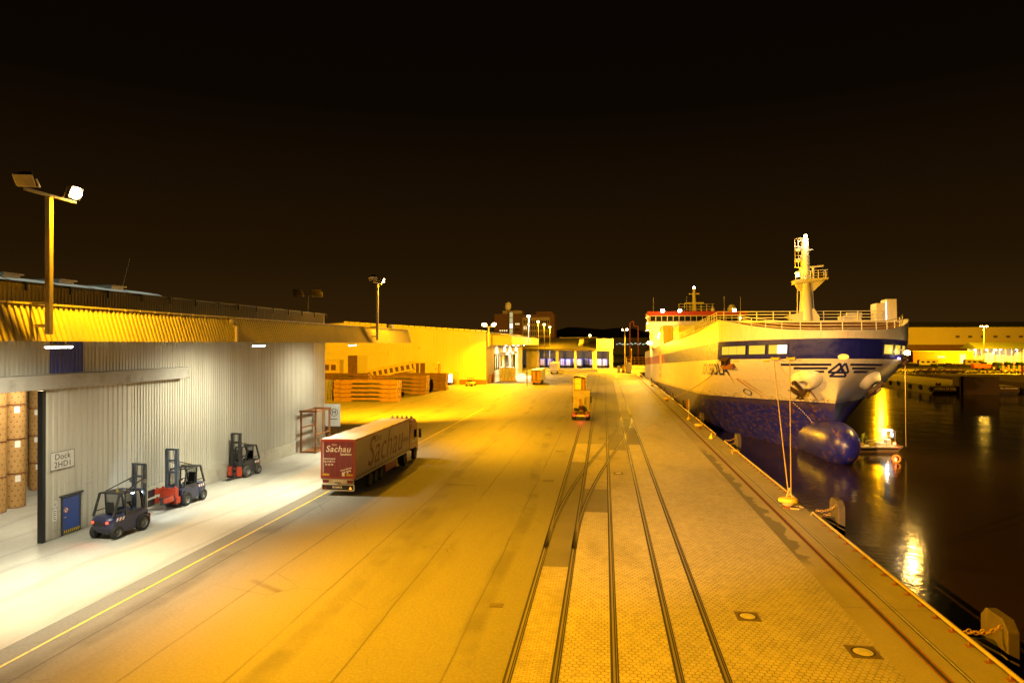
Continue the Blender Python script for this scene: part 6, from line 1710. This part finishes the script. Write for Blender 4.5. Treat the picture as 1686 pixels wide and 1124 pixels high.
mb = MB(); mb.lathe([(0,0),(.4,0),(.4,.3),(0,.3)], 14, c=(-.4,-.35,.5), axis='y'); mb.build('hose_reel', M['rust'], mc)
pp = thing('marker_post', 'slim yellow lit post in front of the slatted fence', 'post', (11.2, 288, 0)); mb = MB(); mb.cyl((0,0,0),(0,0,8.0),.22,n=10); mb.lathe([(.0,8.6),(.4,8.4),(.4,8.0),(.2,7.9)], 12); mb.build('post', M['yellow_paint'], pp)

# ------------------------------------------------------------------ office block far behind
of = thing('office_block', 'dark brick office block with pale window grid and lit stair tower', 'office building', (0, 520, 0))
mb = MB(); mb.bx(-63.2,-37.6,0,22,0,33.2); mb.bx(-84,-72.3,0,22,0,33.8); mb.bx(-69.2,-63.2,-1.0,22,0,33.2); mb.build('wall', M['brick'], of)
mb = MB(); mb.bx(-62.2,-41.2,-.35,-.01,2,31.0); mb.build('facade', M['facade'], of)
mb = MB(); mb.bx(-72.3,-69.2,-1.4,20,0,36.2); mb.bx(-78,-62.8,2,18,33.8,36.4); mb.build('stair_tower', M['facade'], of)
mb = MB(); mb.lathe([(0,43.5),(1.5,43.2),(2.4,42),(2.7,40.4),(2.5,38.6),(1.7,37.2),(1.5,36.2)], 18, c=(-74.5,8,0)); mb.build('radome', M['white_paint'], of, smooth=True)
mb = MB(); mb.bx(-52,-39,3,12,33.2,35.4); mb.build('roof_house', M['brick'], of)
for r_ in range(7):
    mb = MB(); mb.bx(-71.9,-69.6,-1.5,-1.401,6+r_*4.2,9.6+r_*4.2); mb.build('stair_window', emit('stair_window_lit', (.9,.85,.40), .55) if r_ not in (4,) else emit('stair_window_white', (1,1,.85), 1.6), of)
for r_ in range(5):
    for c in range(14):
        x = -61.2 + c*1.44; z = 8.5 + r_*4.4; lit = (r_, c) in ((3,0),(3,1))
        mb = MB(); mb.bx(x, x+.8, -.42, -.351, z, z+2.6); mb.build('window', M['lit_window'] if lit else M['glass'], of)
for z in (25.3, 16.2, 21):
    for k in range(3):
        mb = MB(); mb.bx(-67.6+k*1.2,-66.8+k*1.2,-1.08,-1.01,z,z+1.3); mb.build('window', M['lit_window'] if z != 21 else M['glass'], of)
for k in range(4): mb = MB(); mb.bx(-80+k*1.7,-79+k*1.7,-.08,-.01,20.3,21.5); mb.build('window', M['lit_window'], of)
lb_ = thing('long_building', 'long low lit building on the skyline right of the office block', 'building', (0, 560, 0))
mb = MB(); mb.bx(-36,-6,0,10,0,15.5); mb.build('wall', M['brick'], lb_)
mb = MB(); mb.bx(-36.3,-5.7,-.6,10.4,15.5,16.1); mb.build('roof', M['fascia'], lb_)
for k in range(24):
    mb = MB(); mb.bx(-35+k*1.2,-34.4+k*1.2,-.1,-.01,12.3,14.6); mb.build('window', emit('dim_window', (1,.5,.12), .07), lb_)
dh = thing('distant_hall', 'far dark hall with rows of small white lights right of the trailer hall', 'building', (0, 700, 0))
mb = MB(); mb.bx(6,62,0,20,0,14.0); mb.build('wall', M['roof'], dh)
mb = MB(); mb.prism([(5,14),(63,14),(60,17),(8,17)], 'xz', 0, 20); mb.build('roof', M['roof'], dh)
for k in range(16):
    mb = MB(); x = 12+k*2.6; mb.bx(x,x+1.3+.6*(k % 3),-.3,-.01,10.0+.9*(k % 2),10.6+.9*(k % 2)); mb.build('lit_window', emit('far_cool_window', (.8,1,.75), 1.1), dh)
gc = thing('harbour_crane', 'small reddish crane frame on the skyline above the dock head', 'crane', (22, 600, 0))
mb = MB(); mb.bar((0,0,0),(0,0,29),.9); mb.bar((7,0,0),(7,0,24),.9); mb.bar((0,0,29),(3,0,30.5),.8); mb.bar((3,0,30.5),(3.5,0,26),.8); mb.bar((3.5,0,26),(7,0,26),.8); mb.bar((7,0,26),(7,0,20),.8); mb.build('frame', M['red_paint'], gc)
# dark hills
mb = MB(); n = 160; vs = []
random.seed(3)
for i in range(n):
    x = -1500 + i*(4200/n); z = 26 + 16*math.sin(i*.11+1) + 9*math.sin(i*.37) + 5*math.sin(i*1.3) + random.uniform(-2,2)
    vs += [(x, 1500, -5), (x, 1500+60, max(8, z)), (x, 1760, -5)]
mb.add(vs, [(3*i+k, 3*i+3+k, 3*i+4+k, 3*i+1+k) for i in range(n-1) for k in (0,1)])
structure(mb, 'distant_hills', mat('night_hillside', (.03,.035,.02), .95, 0, .3, .02))

# ------------------------------------------------------------------ far bank: barge, yard, sheds, tractors
bg = thing('barge', 'flat barge with pale deck, side tyres and HÖRN 20 KIEL on its end', 'barge', (82.5, 185.5, 0))
mb = MB(); mb.prism([(0,-1.2),(1.6,-2.6),(72,-2.6),(72,.05),(0,.05)], 'yz', 0, 20); mb.build('hull', mat('barge_side', (.20,.16,.09), .75, 0, .2, 1, dirt=(.09,.06,.03), dscale=.6), bg)
mb = MB(); mb.bx(.2,19.8,.3,71.5,.051,.12); mb.build('deck', M['concrete'], bg)
for a_ in ((-.05,6.2,-.12,-.001,-1.25,-.0),(15.1,20,-.12,-.001,-1.25,.2)): mb = MB(); mb.bx(*a_); mb.build('name_plate', M['rust_dark'], bg)
mb = MB(); mb.bx(5.9,6.7,-.4,3.0,-2.2,2.5); mb.bx(6.7,14.0,-.6,3.2,-2.2,2.6); mb.bx(14.0,15.2,-.4,3.0,-2.2,2.5); mb.build('bow_ramp', M['rust_dark'], bg, bevel=.05)
mb = MB()
for k in range(16): mb.cyl((.25,1+k*4.2,.1),(.25,1+k*4.2,1.2),.035,n=6)
mb.tube([(.25,1,1.15),(.25,64,1.15)],.02,5); mb.build('deck_stanchions', M['galv'], bg)
mb = MB(); mb.bx(1.0,2.2,.8,1.2,.12,.7); mb.bx(1.1,1.3,.85,1.1,.7,.95); mb.bx(1.9,2.1,.85,1.1,.7,.95); mb.bx(12,12.5,14,14.5,.12,.8); mb.build('mooring_bitts', M['rust_dark'], bg)
lettering('HÖRN 20 KIEL', .80, M['cream_text'] if 'cream_text' in M else mat('cream_lettering', (.75,.66,.42), .6), bg, (2.85,-.13,-.62), (R(90),0,0), offset=.012, spacing=1.0)
lettering('TEL. 0431/241263', .55, bpy.data.materials['cream_lettering'], bg, (17.5,-.13,-.35), (R(90),0,0), offset=.008)
def tyre(loc, label):
    t = MB(); pr_ = [(.28+.20*(1-math.cos(2*math.pi*k/8))*.5 + .0, .16*math.sin(2*math.pi*k/8)) for k in range(9)]
    t.lathe([(.50+.22*math.cos(2*math.pi*k/8), .17*math.sin(2*math.pi*k/8)) for k in range(9)], 16, axis='x')
    o = t.build('tyre_fender', M['rubber'], smooth=True); o.location = loc
    return tag(o, label, 'tyre', 'tyres hung along the barge side')
for i, (y, z) in enumerate(((1.2,-.75),(7.0,-.6),(13.2,-.75),(20.5,-.3),(26,-.6),(31.5,-.45),(41,-.3),(46.5,-.1),(52,-.3))):
    tyre((82.3, 185.5+y, z), f"black tyre on the barge side, {['first','second','third','fourth','fifth','sixth','seventh','eighth','ninth'][i]} from the end with the name")
b2 = thing('second_barge', 'end of another dark barge at the picture edge beyond the named barge', 'barge', (107, 186, 0))
mb = MB(); mb.bx(0,20,0,60,-2.4,.7); mb.build('hull', M['rust_dark'], b2); mb = MB(); mb.bx(.5,3,-.06,-.001,-1.2,.3); mb.build('sign_board', M['galv'], b2); lettering('U', 1.1, M['text_dark'], b2, (1.4,-.065,-.45), (R(90),0,0), offset=.02)
mb = MB(); n = 200; vs = []
for i in range(n):
    x = 96+i*.35; w = .5+.3*math.sin(i*1.7); h = .7+.35*math.sin(i*.9)+.25*math.sin(i*2.3)
    for k in range(4):
        px, py, pz = x+random.uniform(-.4,.4), 265+random.uniform(-w,w), random.uniform(0,h); s = .25
        mb.add([(px-s,py,pz),(px+s,py-.1,pz+.1),(px+.1,py+.1,pz+2*s)], [(0,1,2)])
o = mb.build('hedge', mat('low_hedge_leaves', (.05,.05,.015), .8, 0, .3, 3)); tag(o, 'ragged low hedge along the far bank behind the barge', 'hedge')

def far_hall(name, label, x0, x1, y, zw, zr, dep, cut):
    t = thing(name, label, 'hall', (0, y, 0))
    mb = MB(); mb.bx(x0,x1,0,dep,cut,zw)
    for k in range(int((x1-x0)/30)+1): mb.bx(x0+k*30,x0+k*30+.5,-.12,-.001,cut,zw)
    mb.build('wall', M['far_wall'], t)
    mb = MB(); mb.bx(x0+.5,x1-.5,.5,dep,0,cut); mb.build('base_wall', M['brick'], t)
    mb = MB(); mb.prism([(-1,zw),(dep/2,zr+3),(dep+1,zw)], 'yz', x0-1, x1+1); mb.build('roof', M['far_roof'], t)
    return t
M['far_wall'] = mat('far_hall_cladding', (.40,.36,.26), .6, 0, .06, .05); M['far_roof'] = mat('far_roof_green', (.08,.10,.07), .7, 0, .1, .05)
fh = far_hall('far_warehouse', 'huge cream warehouse with dark roof on the far bank', 205, 316, 520, 22.5, 24, 60, 10.2)
for k in range(8):
    x = 246 + k*8.2
    mb = MB(); mb.bx(x,x+2.6,-.1,-.01,15,16.6); mb.build('vent_window', M['roof'], fh)
far_hall('far_annexe', 'lower cream annexe at the side of the huge far warehouse', 318, 420, 512, 19.5, 20.5, 50, 10.2)
shd = thing('market_shed', 'long brightly lit open shed with green roof on the far bank', 'shed', (214, 432, 0))
mb = MB(); mb.prism([(-3,8.2),(6,11.6),(15,8.2),(15,7.9),(-3,7.9)], 'yz', 0, 44); mb.build('roof', M['far_roof'], shd)
for x in (38, 50):
    mb = MB(); mb.prism([(x-6.5,8.2),(x,11.9),(x+6.5,8.2)], 'xz', -5, 4); mb.build('gable_roof', M['far_roof'], shd)
    mb = MB(); mb.bar((x-6.5,-5.1,8.2),(x,-5.1,11.9),.35); mb.bar((x,-5.1,11.9),(x+6.5,-5.1,8.2),.35); mb.build('verge', M['fascia'], shd)
for k in range(19):
    mb = MB(); mb.bx(k*3.2-.12,k*3.2+.12,-2.6,-2.3,0,7.9); mb.build('post', M['white_paint'], shd)
mb = MB(); mb.bx(0,57,6,6.3,0,7.9); mb.build('back_wall', M['sign_white'], shd)
for x0, x1, h_, m in ((7,11,5.2,'white_paint'),(13,17,4.2,'sign_white'),(24,29,6.0,'sign_white'),(31,35,5.5,'box_cream'),(36.5,40,5.5,'sign_white'),(43,47,4.6,'blue_sheet'),(52,55,5,'wood')):
    mb = MB(); mb.bx(x0,x1,1.0,4.0,0,h_); mb.build('stall_block', M[m], shd)
for i, x in enumerate((-1,5.2,10,12.6,21,36.5,46,49.5,51.5,55,57.5)):
    t = thing('shed_lamp', f"{['first','second','third','fourth','fifth','sixth','seventh','eighth','ninth','tenth','last'][i]} white lamp along the eaves of the lit green shed", 'lamp', (214+x, 428.2, 7.4), 0, 'lamps along the far shed')
    mb = MB(); mb.lathe([(0,.5),(.35,.4),(.5,.0)], 10); mb.build('shade', M['galv'], t); mb = MB(); mb.lathe([(0,-.25),(.4,-.15),(.48,-.01)], 10); mb.build('lens', M['lens_white'], t)
    if i % 2 == 0: flood((0,-.2,-.5), (0,4,-8), 1100, (.95,1,.72), 170, .5, .4, t)
def far_lamp(x, y, h, label, power, n=2, aim=-1, lens='lens_bank'):
    t = thing('lamp_post', label, 'lamp post', (x, y, 0), 0, 'sodium lamp posts on the far bank')
    mb = MB(); mb.cyl((0,0,0),(0,0,h),.28,.16,n=10); mb.bx(-1.3,1.3,-.1,.1,h-.1,h+.1); mb.build('post', M['pole'], t)
    for s in ((-1,1) if n == 2 else (1,)):
        mb = MB(); mb.bx(s*1.2-.85,s*1.2+.85,-.5,.5,h-.05,h+.35); mb.build('lamp_head', M['galv'], t)
        mb = MB(); mb.lathe([(0,-.35),(.5,-.25),(.75,.0)], 12, c=(s*1.2,0,h-.06), sx=1.1); mb.build('lens', M[lens], t)
        flood((s*1.2,-.3,h-.6), (s*3,aim*12,0), power, SODIUM, 170, .5, .4, t)
far_lamp(206, 405, 20.5, 'double sodium lamp post in front of the huge far warehouse', 420000, 2, 3)
far_lamp(153, 271, 19.0, 'tall single sodium lamp post standing beside the parked farm tractors', 330000, 1, 1)
far_lamp(112, 300, 20.0, 'sodium lamp post hidden behind the bow, lighting the far quay', 130000, 1, -1, 'lens_dim')
far_lamp(169, 150, 26.0, 'added unseen sodium lamp post that lights the ends of the barges', 420000, 1, 1.5)  # out of view, added to light the barge fronts
# farm tractors
def farm_tractor():
    t = thing('farm_tractor', 'x', 'farm tractor', (0,0,0), 0, 'green farm tractors parked on the far bank')
    mb = MB(); mb.prism([(-.6,.9),(2.6,.9),(2.7,1.6),(2.4,1.85),(.5,1.95),(-.6,1.6)], 'xz', -.45, .45); mb.build('bonnet', M['green_paint'], t, bevel=.06)
    mb = MB(); mb.prism([(-1.6,1.1),(.4,1.1),(.6,1.9),(.2,2.9),(-1.3,2.9),(-1.5,1.9)], 'xz', -.8, .8); mb.build('cab', M['glass'], t, bevel=.05)
    mb = MB(); mb.bx(-1.5,.4,-.9,.9,2.9,3.1); mb.build('cab_roof', M['green_paint'], t, bevel=.04)
    for x, r_, w in ((-1.0,.95,.5),(2.0,.62,.4)):
        for s in (-1,1):
            mb = MB(); a, b = sorted((s*.65, s*(.65+w))); mb.cyl((x,a,r_),(x,b,r_),r_,n=18); w_ = mb.build('wheel', M['rubber'], t)
            mb = MB(); a, b = sorted((s*(.65+w), s*(.67+w))); mb.cyl((x,a,r_),(x,b,r_),r_*.5,n=14); mb.build('rim', M['yellow_paint'], w_)
    return t
ft = farm_tractor(); ft.location = (126.5, 283, 0); ft['label'] = 'dark green farm tractor standing alone behind the ship bow flare'
NTH = ['first','second','third','fourth','fifth','sixth','seventh','eighth','ninth','tenth']
for r_ in range(2):
    for k in range(9):
        dup(ft, (158+k*4.6+r_*2, 300+r_*14, 0), R(-75+random.uniform(-8,8)), f"green farm tractor, {NTH[k]} in the {['front','rear'][r_]} row counted from the ship")
ha = thing('red_trailer', 'red farm trailer standing at the ship end of the tractor row', 'farm trailer', (152.5, 302, 0))
mb = MB(); mb.prism([(-3,1.0),(3,1.0),(3.4,2.6),(-3.4,2.6)], 'xz', -1.1, 1.1); mb.build('body', M['red_paint'], ha)
for x in (-1.2,1.2):
    for s in (-1,1): mb = MB(); a, b = sorted((s*.7,s*1.05)); mb.cyl((x,a,.55),(x,b,.55),.55,n=16); mb.build('wheel', M['rubber'], ha)
def implement(loc, label, n):
    t = thing('farm_implement', label, 'farm implement', loc, 0, 'farm implements parked on the far bank')
    mb = MB(); mb.bar((0,0,1.0),(n*1.9,0,1.0),.3); mb.bar((0,1.5,1.0),(n*1.9,1.5,1.0),.25)
    for k in range(n+1): mb.bar((k*1.9,0,1.0),(k*1.9,1.5,1.0),.2); mb.prism([(k*1.9-.35,.0),(k*1.9+.35,.0),(k*1.9+.45,2.6),(k*1.9-.25,2.6)], 'xz', -.25, -.05)
    mb.build('frame', M['rust'], t)
    mb = MB()
    for k in range(n): mb.lathe([(.05,0),(.45,.02),(.45,.1),(.05,.12)], 14, c=(k*1.9+.9,-.4,.45), axis='y')
    mb.build('discs', M['galv'], t)
implement((150.5, 283, 0), 'rusty plough frame with upright shares in front of the tractor row', 5); implement((146, 262.8, 0), 'second rusty implement frame, lower and nearer to the water', 8); implement((163, 273, 0), 'third implement frame at the picture edge below the tractors', 6)
fb = thing('flat_trailer', 'low flat brown trailer with side stakes on the far bank behind the barge block', 'trailer', (114, 265.5, 0))
mb = MB(); mb.bx(0,14.5,0,2.4,.5,1.2); mb.prism([(-1.5,1.1),(0,.5),(0,1.2)], 'xz', .2, 2.2)
for k in range(8): mb.bx(k*1.95+.3,k*1.95+.5,-.05,.05,1.2,2.0)
mb.bx(0,14.5,-.05,.05,2.0,2.15); mb.build('bed', M['rust'], fb)
mb = MB(); 
for x in (3,11): mb.cyl((x,-.1,.4),(x,2.5,.4),.4,n=14)
mb.build('wheels', M['rubber'], fb)
def caravan(x, y, label):
    t = thing('caravan', label, 'caravan', (x, y, 0), 0, 'white caravans parked before the far shed')
    mb = MB(); mb.prism([(-4.2,.6),(4,.6),(4.4,1.6),(4.0,3.1),(-3.8,3.2),(-4.4,2.6)], 'xz', -1.1, 1.1); b_ = mb.build('body', M['white_paint'], t, bevel=.1)
    for k in range(3): mb = MB(); mb.bx(-3.2+k*2.4,-1.9+k*2.4,-1.13,-1.101,1.7,2.5); mb.build('window', M['glass'], b_)
    for s in (-1,1): mb = MB(); a, b = sorted((s*.8,s*1.12)); mb.cyl((.2,a,.35),(.2,b,.35),.35,n=14); mb.build('wheel', M['rubber'], t)
caravan(154, 352, 'white caravan behind the ship bow flare'); caravan(177.5, 358, 'white caravan nearer to the tractors, below the lit shed')
car('dark car parked between the two white caravans', (165.5,356,0), 0, M['dark_metal'])
car('pale car parked just behind the tractor row', (196,372,0), R(90), M['fascia'])
ctn = thing('site_office', 'low cream site office with one lit door left of the shed', 'cabin', (176, 420, 0)); mb = MB(); mb.bx(0,32,0,6,0,6.2); mb.build('wall', M['cassette_end'], ctn); mb = MB(); mb.bx(-.5,32.5,-.5,6.5,6.2,6.6); mb.build('roof', M['fascia'], ctn); mb = MB(); mb.bx(25,28,-.1,-.01,0,4.8); mb.build('door', M['lit_window'], ctn); mb = MB(); mb.bx(13,17,-.1,-.01,2.8,3.8); mb.build('window', M['lit_window'], ctn)
sp = thing('bank_sign', 'small dark notice on a post at the far bank hedge', 'sign', (104, 263.2, 0)); mb = MB(); mb.bx(-.08,.08,-.08,.08,0,2.2); mb.build('post', M['dark_metal'], sp); mb = MB(); mb.bx(-.7,.7,-.12,-.081,2.2,3.3); mb.build('board', M['dark_metal'], sp)

# ------------------------------------------------------------------ work boat, crew and ring buoy
wbt = thing('work_boat', 'small open work boat with lit deck and red lamp beside the bulbous bow', 'boat', (31.6, 86.0, -1.9), R(7))
mb = MB(); mb.prism([(-2.6,.0),(-2.8,.55),(2.4,.55),(3.1,.68),(2.2,-.2),(-2.4,-.2)], 'xz', -1.0, 1.0); mb.build('hull', mat('boat_hull', (.20,.13,.07), .6, 0, .15, 3), wbt, bevel=.06)
mb = MB(); mb.bx(-2.7,2.4,-.95,.95,.551,.60); mb.prism([(.4,.6),(1.9,.6),(1.7,1.0),(.6,.95)], 'xz', -.6, .6); mb.build('deck', M['white_paint'], wbt)
mb = MB(); mb.bx(-2.8,2.5,-1.06,-.98,.30,.45); mb.bx(-2.8,2.5,.98,1.06,.30,.45); mb.build('rubbing_strake', M['black_metal'], wbt)
mb = MB()
for x in (1.25, 2.25):
    for y in (-.6,.6): mb.bar((x,y,.6),(x,y,2.35),.06)
for y in (-.6,.6): mb.bar((1.25,y,2.35),(2.25,y,2.35),.06); mb.bar((1.25,y,1.6),(2.25,y,1.6),.05); mb.tube([(1.25,y,1.5),(.2,y,1.15),(-.6,y,1.1),(-.6,y,.6)],.025)
mb.bx(1.2,2.3,-.65,.65,2.35,2.40); mb.build('wheel_frame', M['galv'], wbt)
mb = MB(); mb.bx(1.3,1.9,-.4,.4,.6,1.4); mb.build('console', M['white_paint'], wbt, bevel=.05)
mb = MB(); mb.bx(1.35,2.1,-.40,.40,2.42,2.50); mb.build('roof_lamp', M['lens_small'], wbt)
mb = MB(); mb.bx(1.2,1.26,-.55,.1,1.75,2.25); mb.bx(2.0,2.06,-.55,.0,1.7,2.2); mb.build('lit_panel', emit('boat_panel_light', (.85,.95,1), 2.5), wbt)
mb = MB(); mb.lathe([(0,-.12),(.14,-.1),(.14,.1),(0,.12)], 10, c=(2.1,-.72,.95)); mb.build('red_lamp', emit('boat_red_lamp', (1,.14,.03), 25), wbt)
flood((1.6,0,2.25), (.2,0,.5), 260, (1,1,.85), 170, .5, .15, wbt); flood((2.1,-1.0,1.0), (2.2,-3,.0), 120, (1,.08,.02), 175, .5, .1, wbt)
mb = MB(); mb.bx(-1.9,-1.2,-.3,.4,.6,.95); mb.bx(-.5,.1,-.5,.1,.6,.9); mb.bx(-2.5,-2.2,-.4,.4,.6,1.2); mb.build('deck_gear', M['yellow_paint'], wbt, bevel=.04)
def person(label, loc, rz, pose, mats):
    """one continuous skinned figure; mats = (trousers, jacket, skin, hair)"""
    J = {'pel':(0,0,.95),'spi':(0,.0,1.2),'che':(0,0,1.42),'nek':(0,0,1.52),'hea':(0,.01,1.62),'top':(0,.0,1.74),
         'lh':(-.1,0,.9),'lk':(-.12,.04,.5),'la':(-.13,-.02,.09),'lt':(-.14,.13,.04),'rh':(.1,0,.9),'rk':(.12,.04,.5),'ra':(.13,-.02,.09),'rt':(.14,.13,.04),
         'ls':(-.19,0,1.43),'le':(-.25,.04,1.15),'lw':(-.24,.16,.93),'lf':(-.23,.22,.85),'rs':(.19,0,1.43),'re':(.25,.04,1.15),'rw':(.24,.16,.93),'rf':(.23,.22,.85)}
    J.update(pose)
    E = [('pel','spi'),('spi','che'),('che','nek'),('nek','hea'),('hea','top'),('pel','lh'),('lh','lk'),('lk','la'),('la','lt'),('pel','rh'),('rh','rk'),('rk','ra'),('ra','rt'),('che','ls'),('ls','le'),('le','lw'),('lw','lf'),('che','rs'),('rs','re'),('re','rw'),('rw','rf')]
    RR = {'pel':.15,'spi':.14,'che':.16,'nek':.06,'hea':.10,'top':.075,'lh':.10,'rh':.10,'lk':.065,'rk':.065,'la':.05,'ra':.05,'lt':.045,'rt':.045,'ls':.075,'rs':.075,'le':.052,'re':.052,'lw':.036,'rw':.036,'lf':.035,'rf':.035}
    keys = list(J); me = bpy.data.meshes.new('person'); me.from_pydata([J[k] for k in keys], [(keys.index(a), keys.index(b)) for a, b in E], [])
    o = bpy.data.objects.new('person', me); COL.objects.link(o)
    sk_ = o.modifiers.new('skin', 'SKIN'); sb = o.modifiers.new('smooth', 'SUBSURF'); sb.levels = 1; sb.render_levels = 1
    for i, k in enumerate(keys): v = me.skin_vertices[0].data[i]; v.radius = (RR[k], RR[k]*.85); v.use_root = (k == 'pel')
    dg = bpy.context.evaluated_depsgraph_get(); dg.update(); m2 = bpy.data.meshes.new_from_object(o.evaluated_get(dg))
    o.modifiers.clear(); o.data = m2
    m2.materials.clear()
    for m in mats: m2.materials.append(m)
    hz = J['hea'][2]
    for p in m2.polygons:
        z = p.center.z; p.use_smooth = True
        p.material_index = 0 if z < J['pel'][2]-.02 else (1 if z < J['nek'][2]-.0 else (3 if z > hz+.06 else 2))
        if any((Vector(J[h])-p.center).length < .07 for h in ('lf','rf')): p.material_index = 2
    o.location = loc; o.rotation_euler = (0,0,rz)
    return tag(o, label, 'person', 'crew in the work boat')
person('person in a yellow hi-vis jacket bending over on the work boat deck', (30.2, 85.7, -1.30), R(-70), {'spi':(0,.10,1.15),'che':(0,.22,1.32),'nek':(0,.30,1.38),'hea':(0,.38,1.44),'top':(0,.44,1.54),'ls':(-.19,.22,1.32),'rs':(.19,.22,1.32),'le':(-.24,.36,1.08),'re':(.24,.36,1.08),'lw':(-.2,.5,.92),'rw':(.2,.5,.92),'lf':(-.18,.55,.84),'rf':(.18,.55,.84)}, (M['hivis'], M['hivis'], M['skin'], M['hivis']))
person('person in dark clothes with a red hood crouched on the work boat', (29.2, 85.8, -1.30), R(-60), {'pel':(0,0,.62),'spi':(0,.08,.85),'che':(0,.14,1.05),'nek':(0,.16,1.15),'hea':(0,.18,1.25),'top':(0,.18,1.37),'lh':(-.1,0,.58),'rh':(.1,0,.58),'lk':(-.13,.28,.48),'rk':(.13,.28,.48),'la':(-.13,.06,.09),'ra':(.13,.06,.09),'lt':(-.13,.2,.04),'rt':(.13,.2,.04),'ls':(-.19,.14,1.06),'rs':(.19,.14,1.06),'le':(-.25,.28,.82),'re':(.25,.28,.82),'lw':(-.16,.42,.7),'rw':(.16,.42,.7),'lf':(-.13,.47,.64),'rf':(.13,.47,.64)}, (M['trousers'], M['trousers'], M['skin'], M['jacket_red']))
rb = MB(); rb.lathe([(.36+.085*math.cos(2*math.pi*k/10), .085*math.sin(2*math.pi*k/10)) for k in range(11)], 28, axis='y')
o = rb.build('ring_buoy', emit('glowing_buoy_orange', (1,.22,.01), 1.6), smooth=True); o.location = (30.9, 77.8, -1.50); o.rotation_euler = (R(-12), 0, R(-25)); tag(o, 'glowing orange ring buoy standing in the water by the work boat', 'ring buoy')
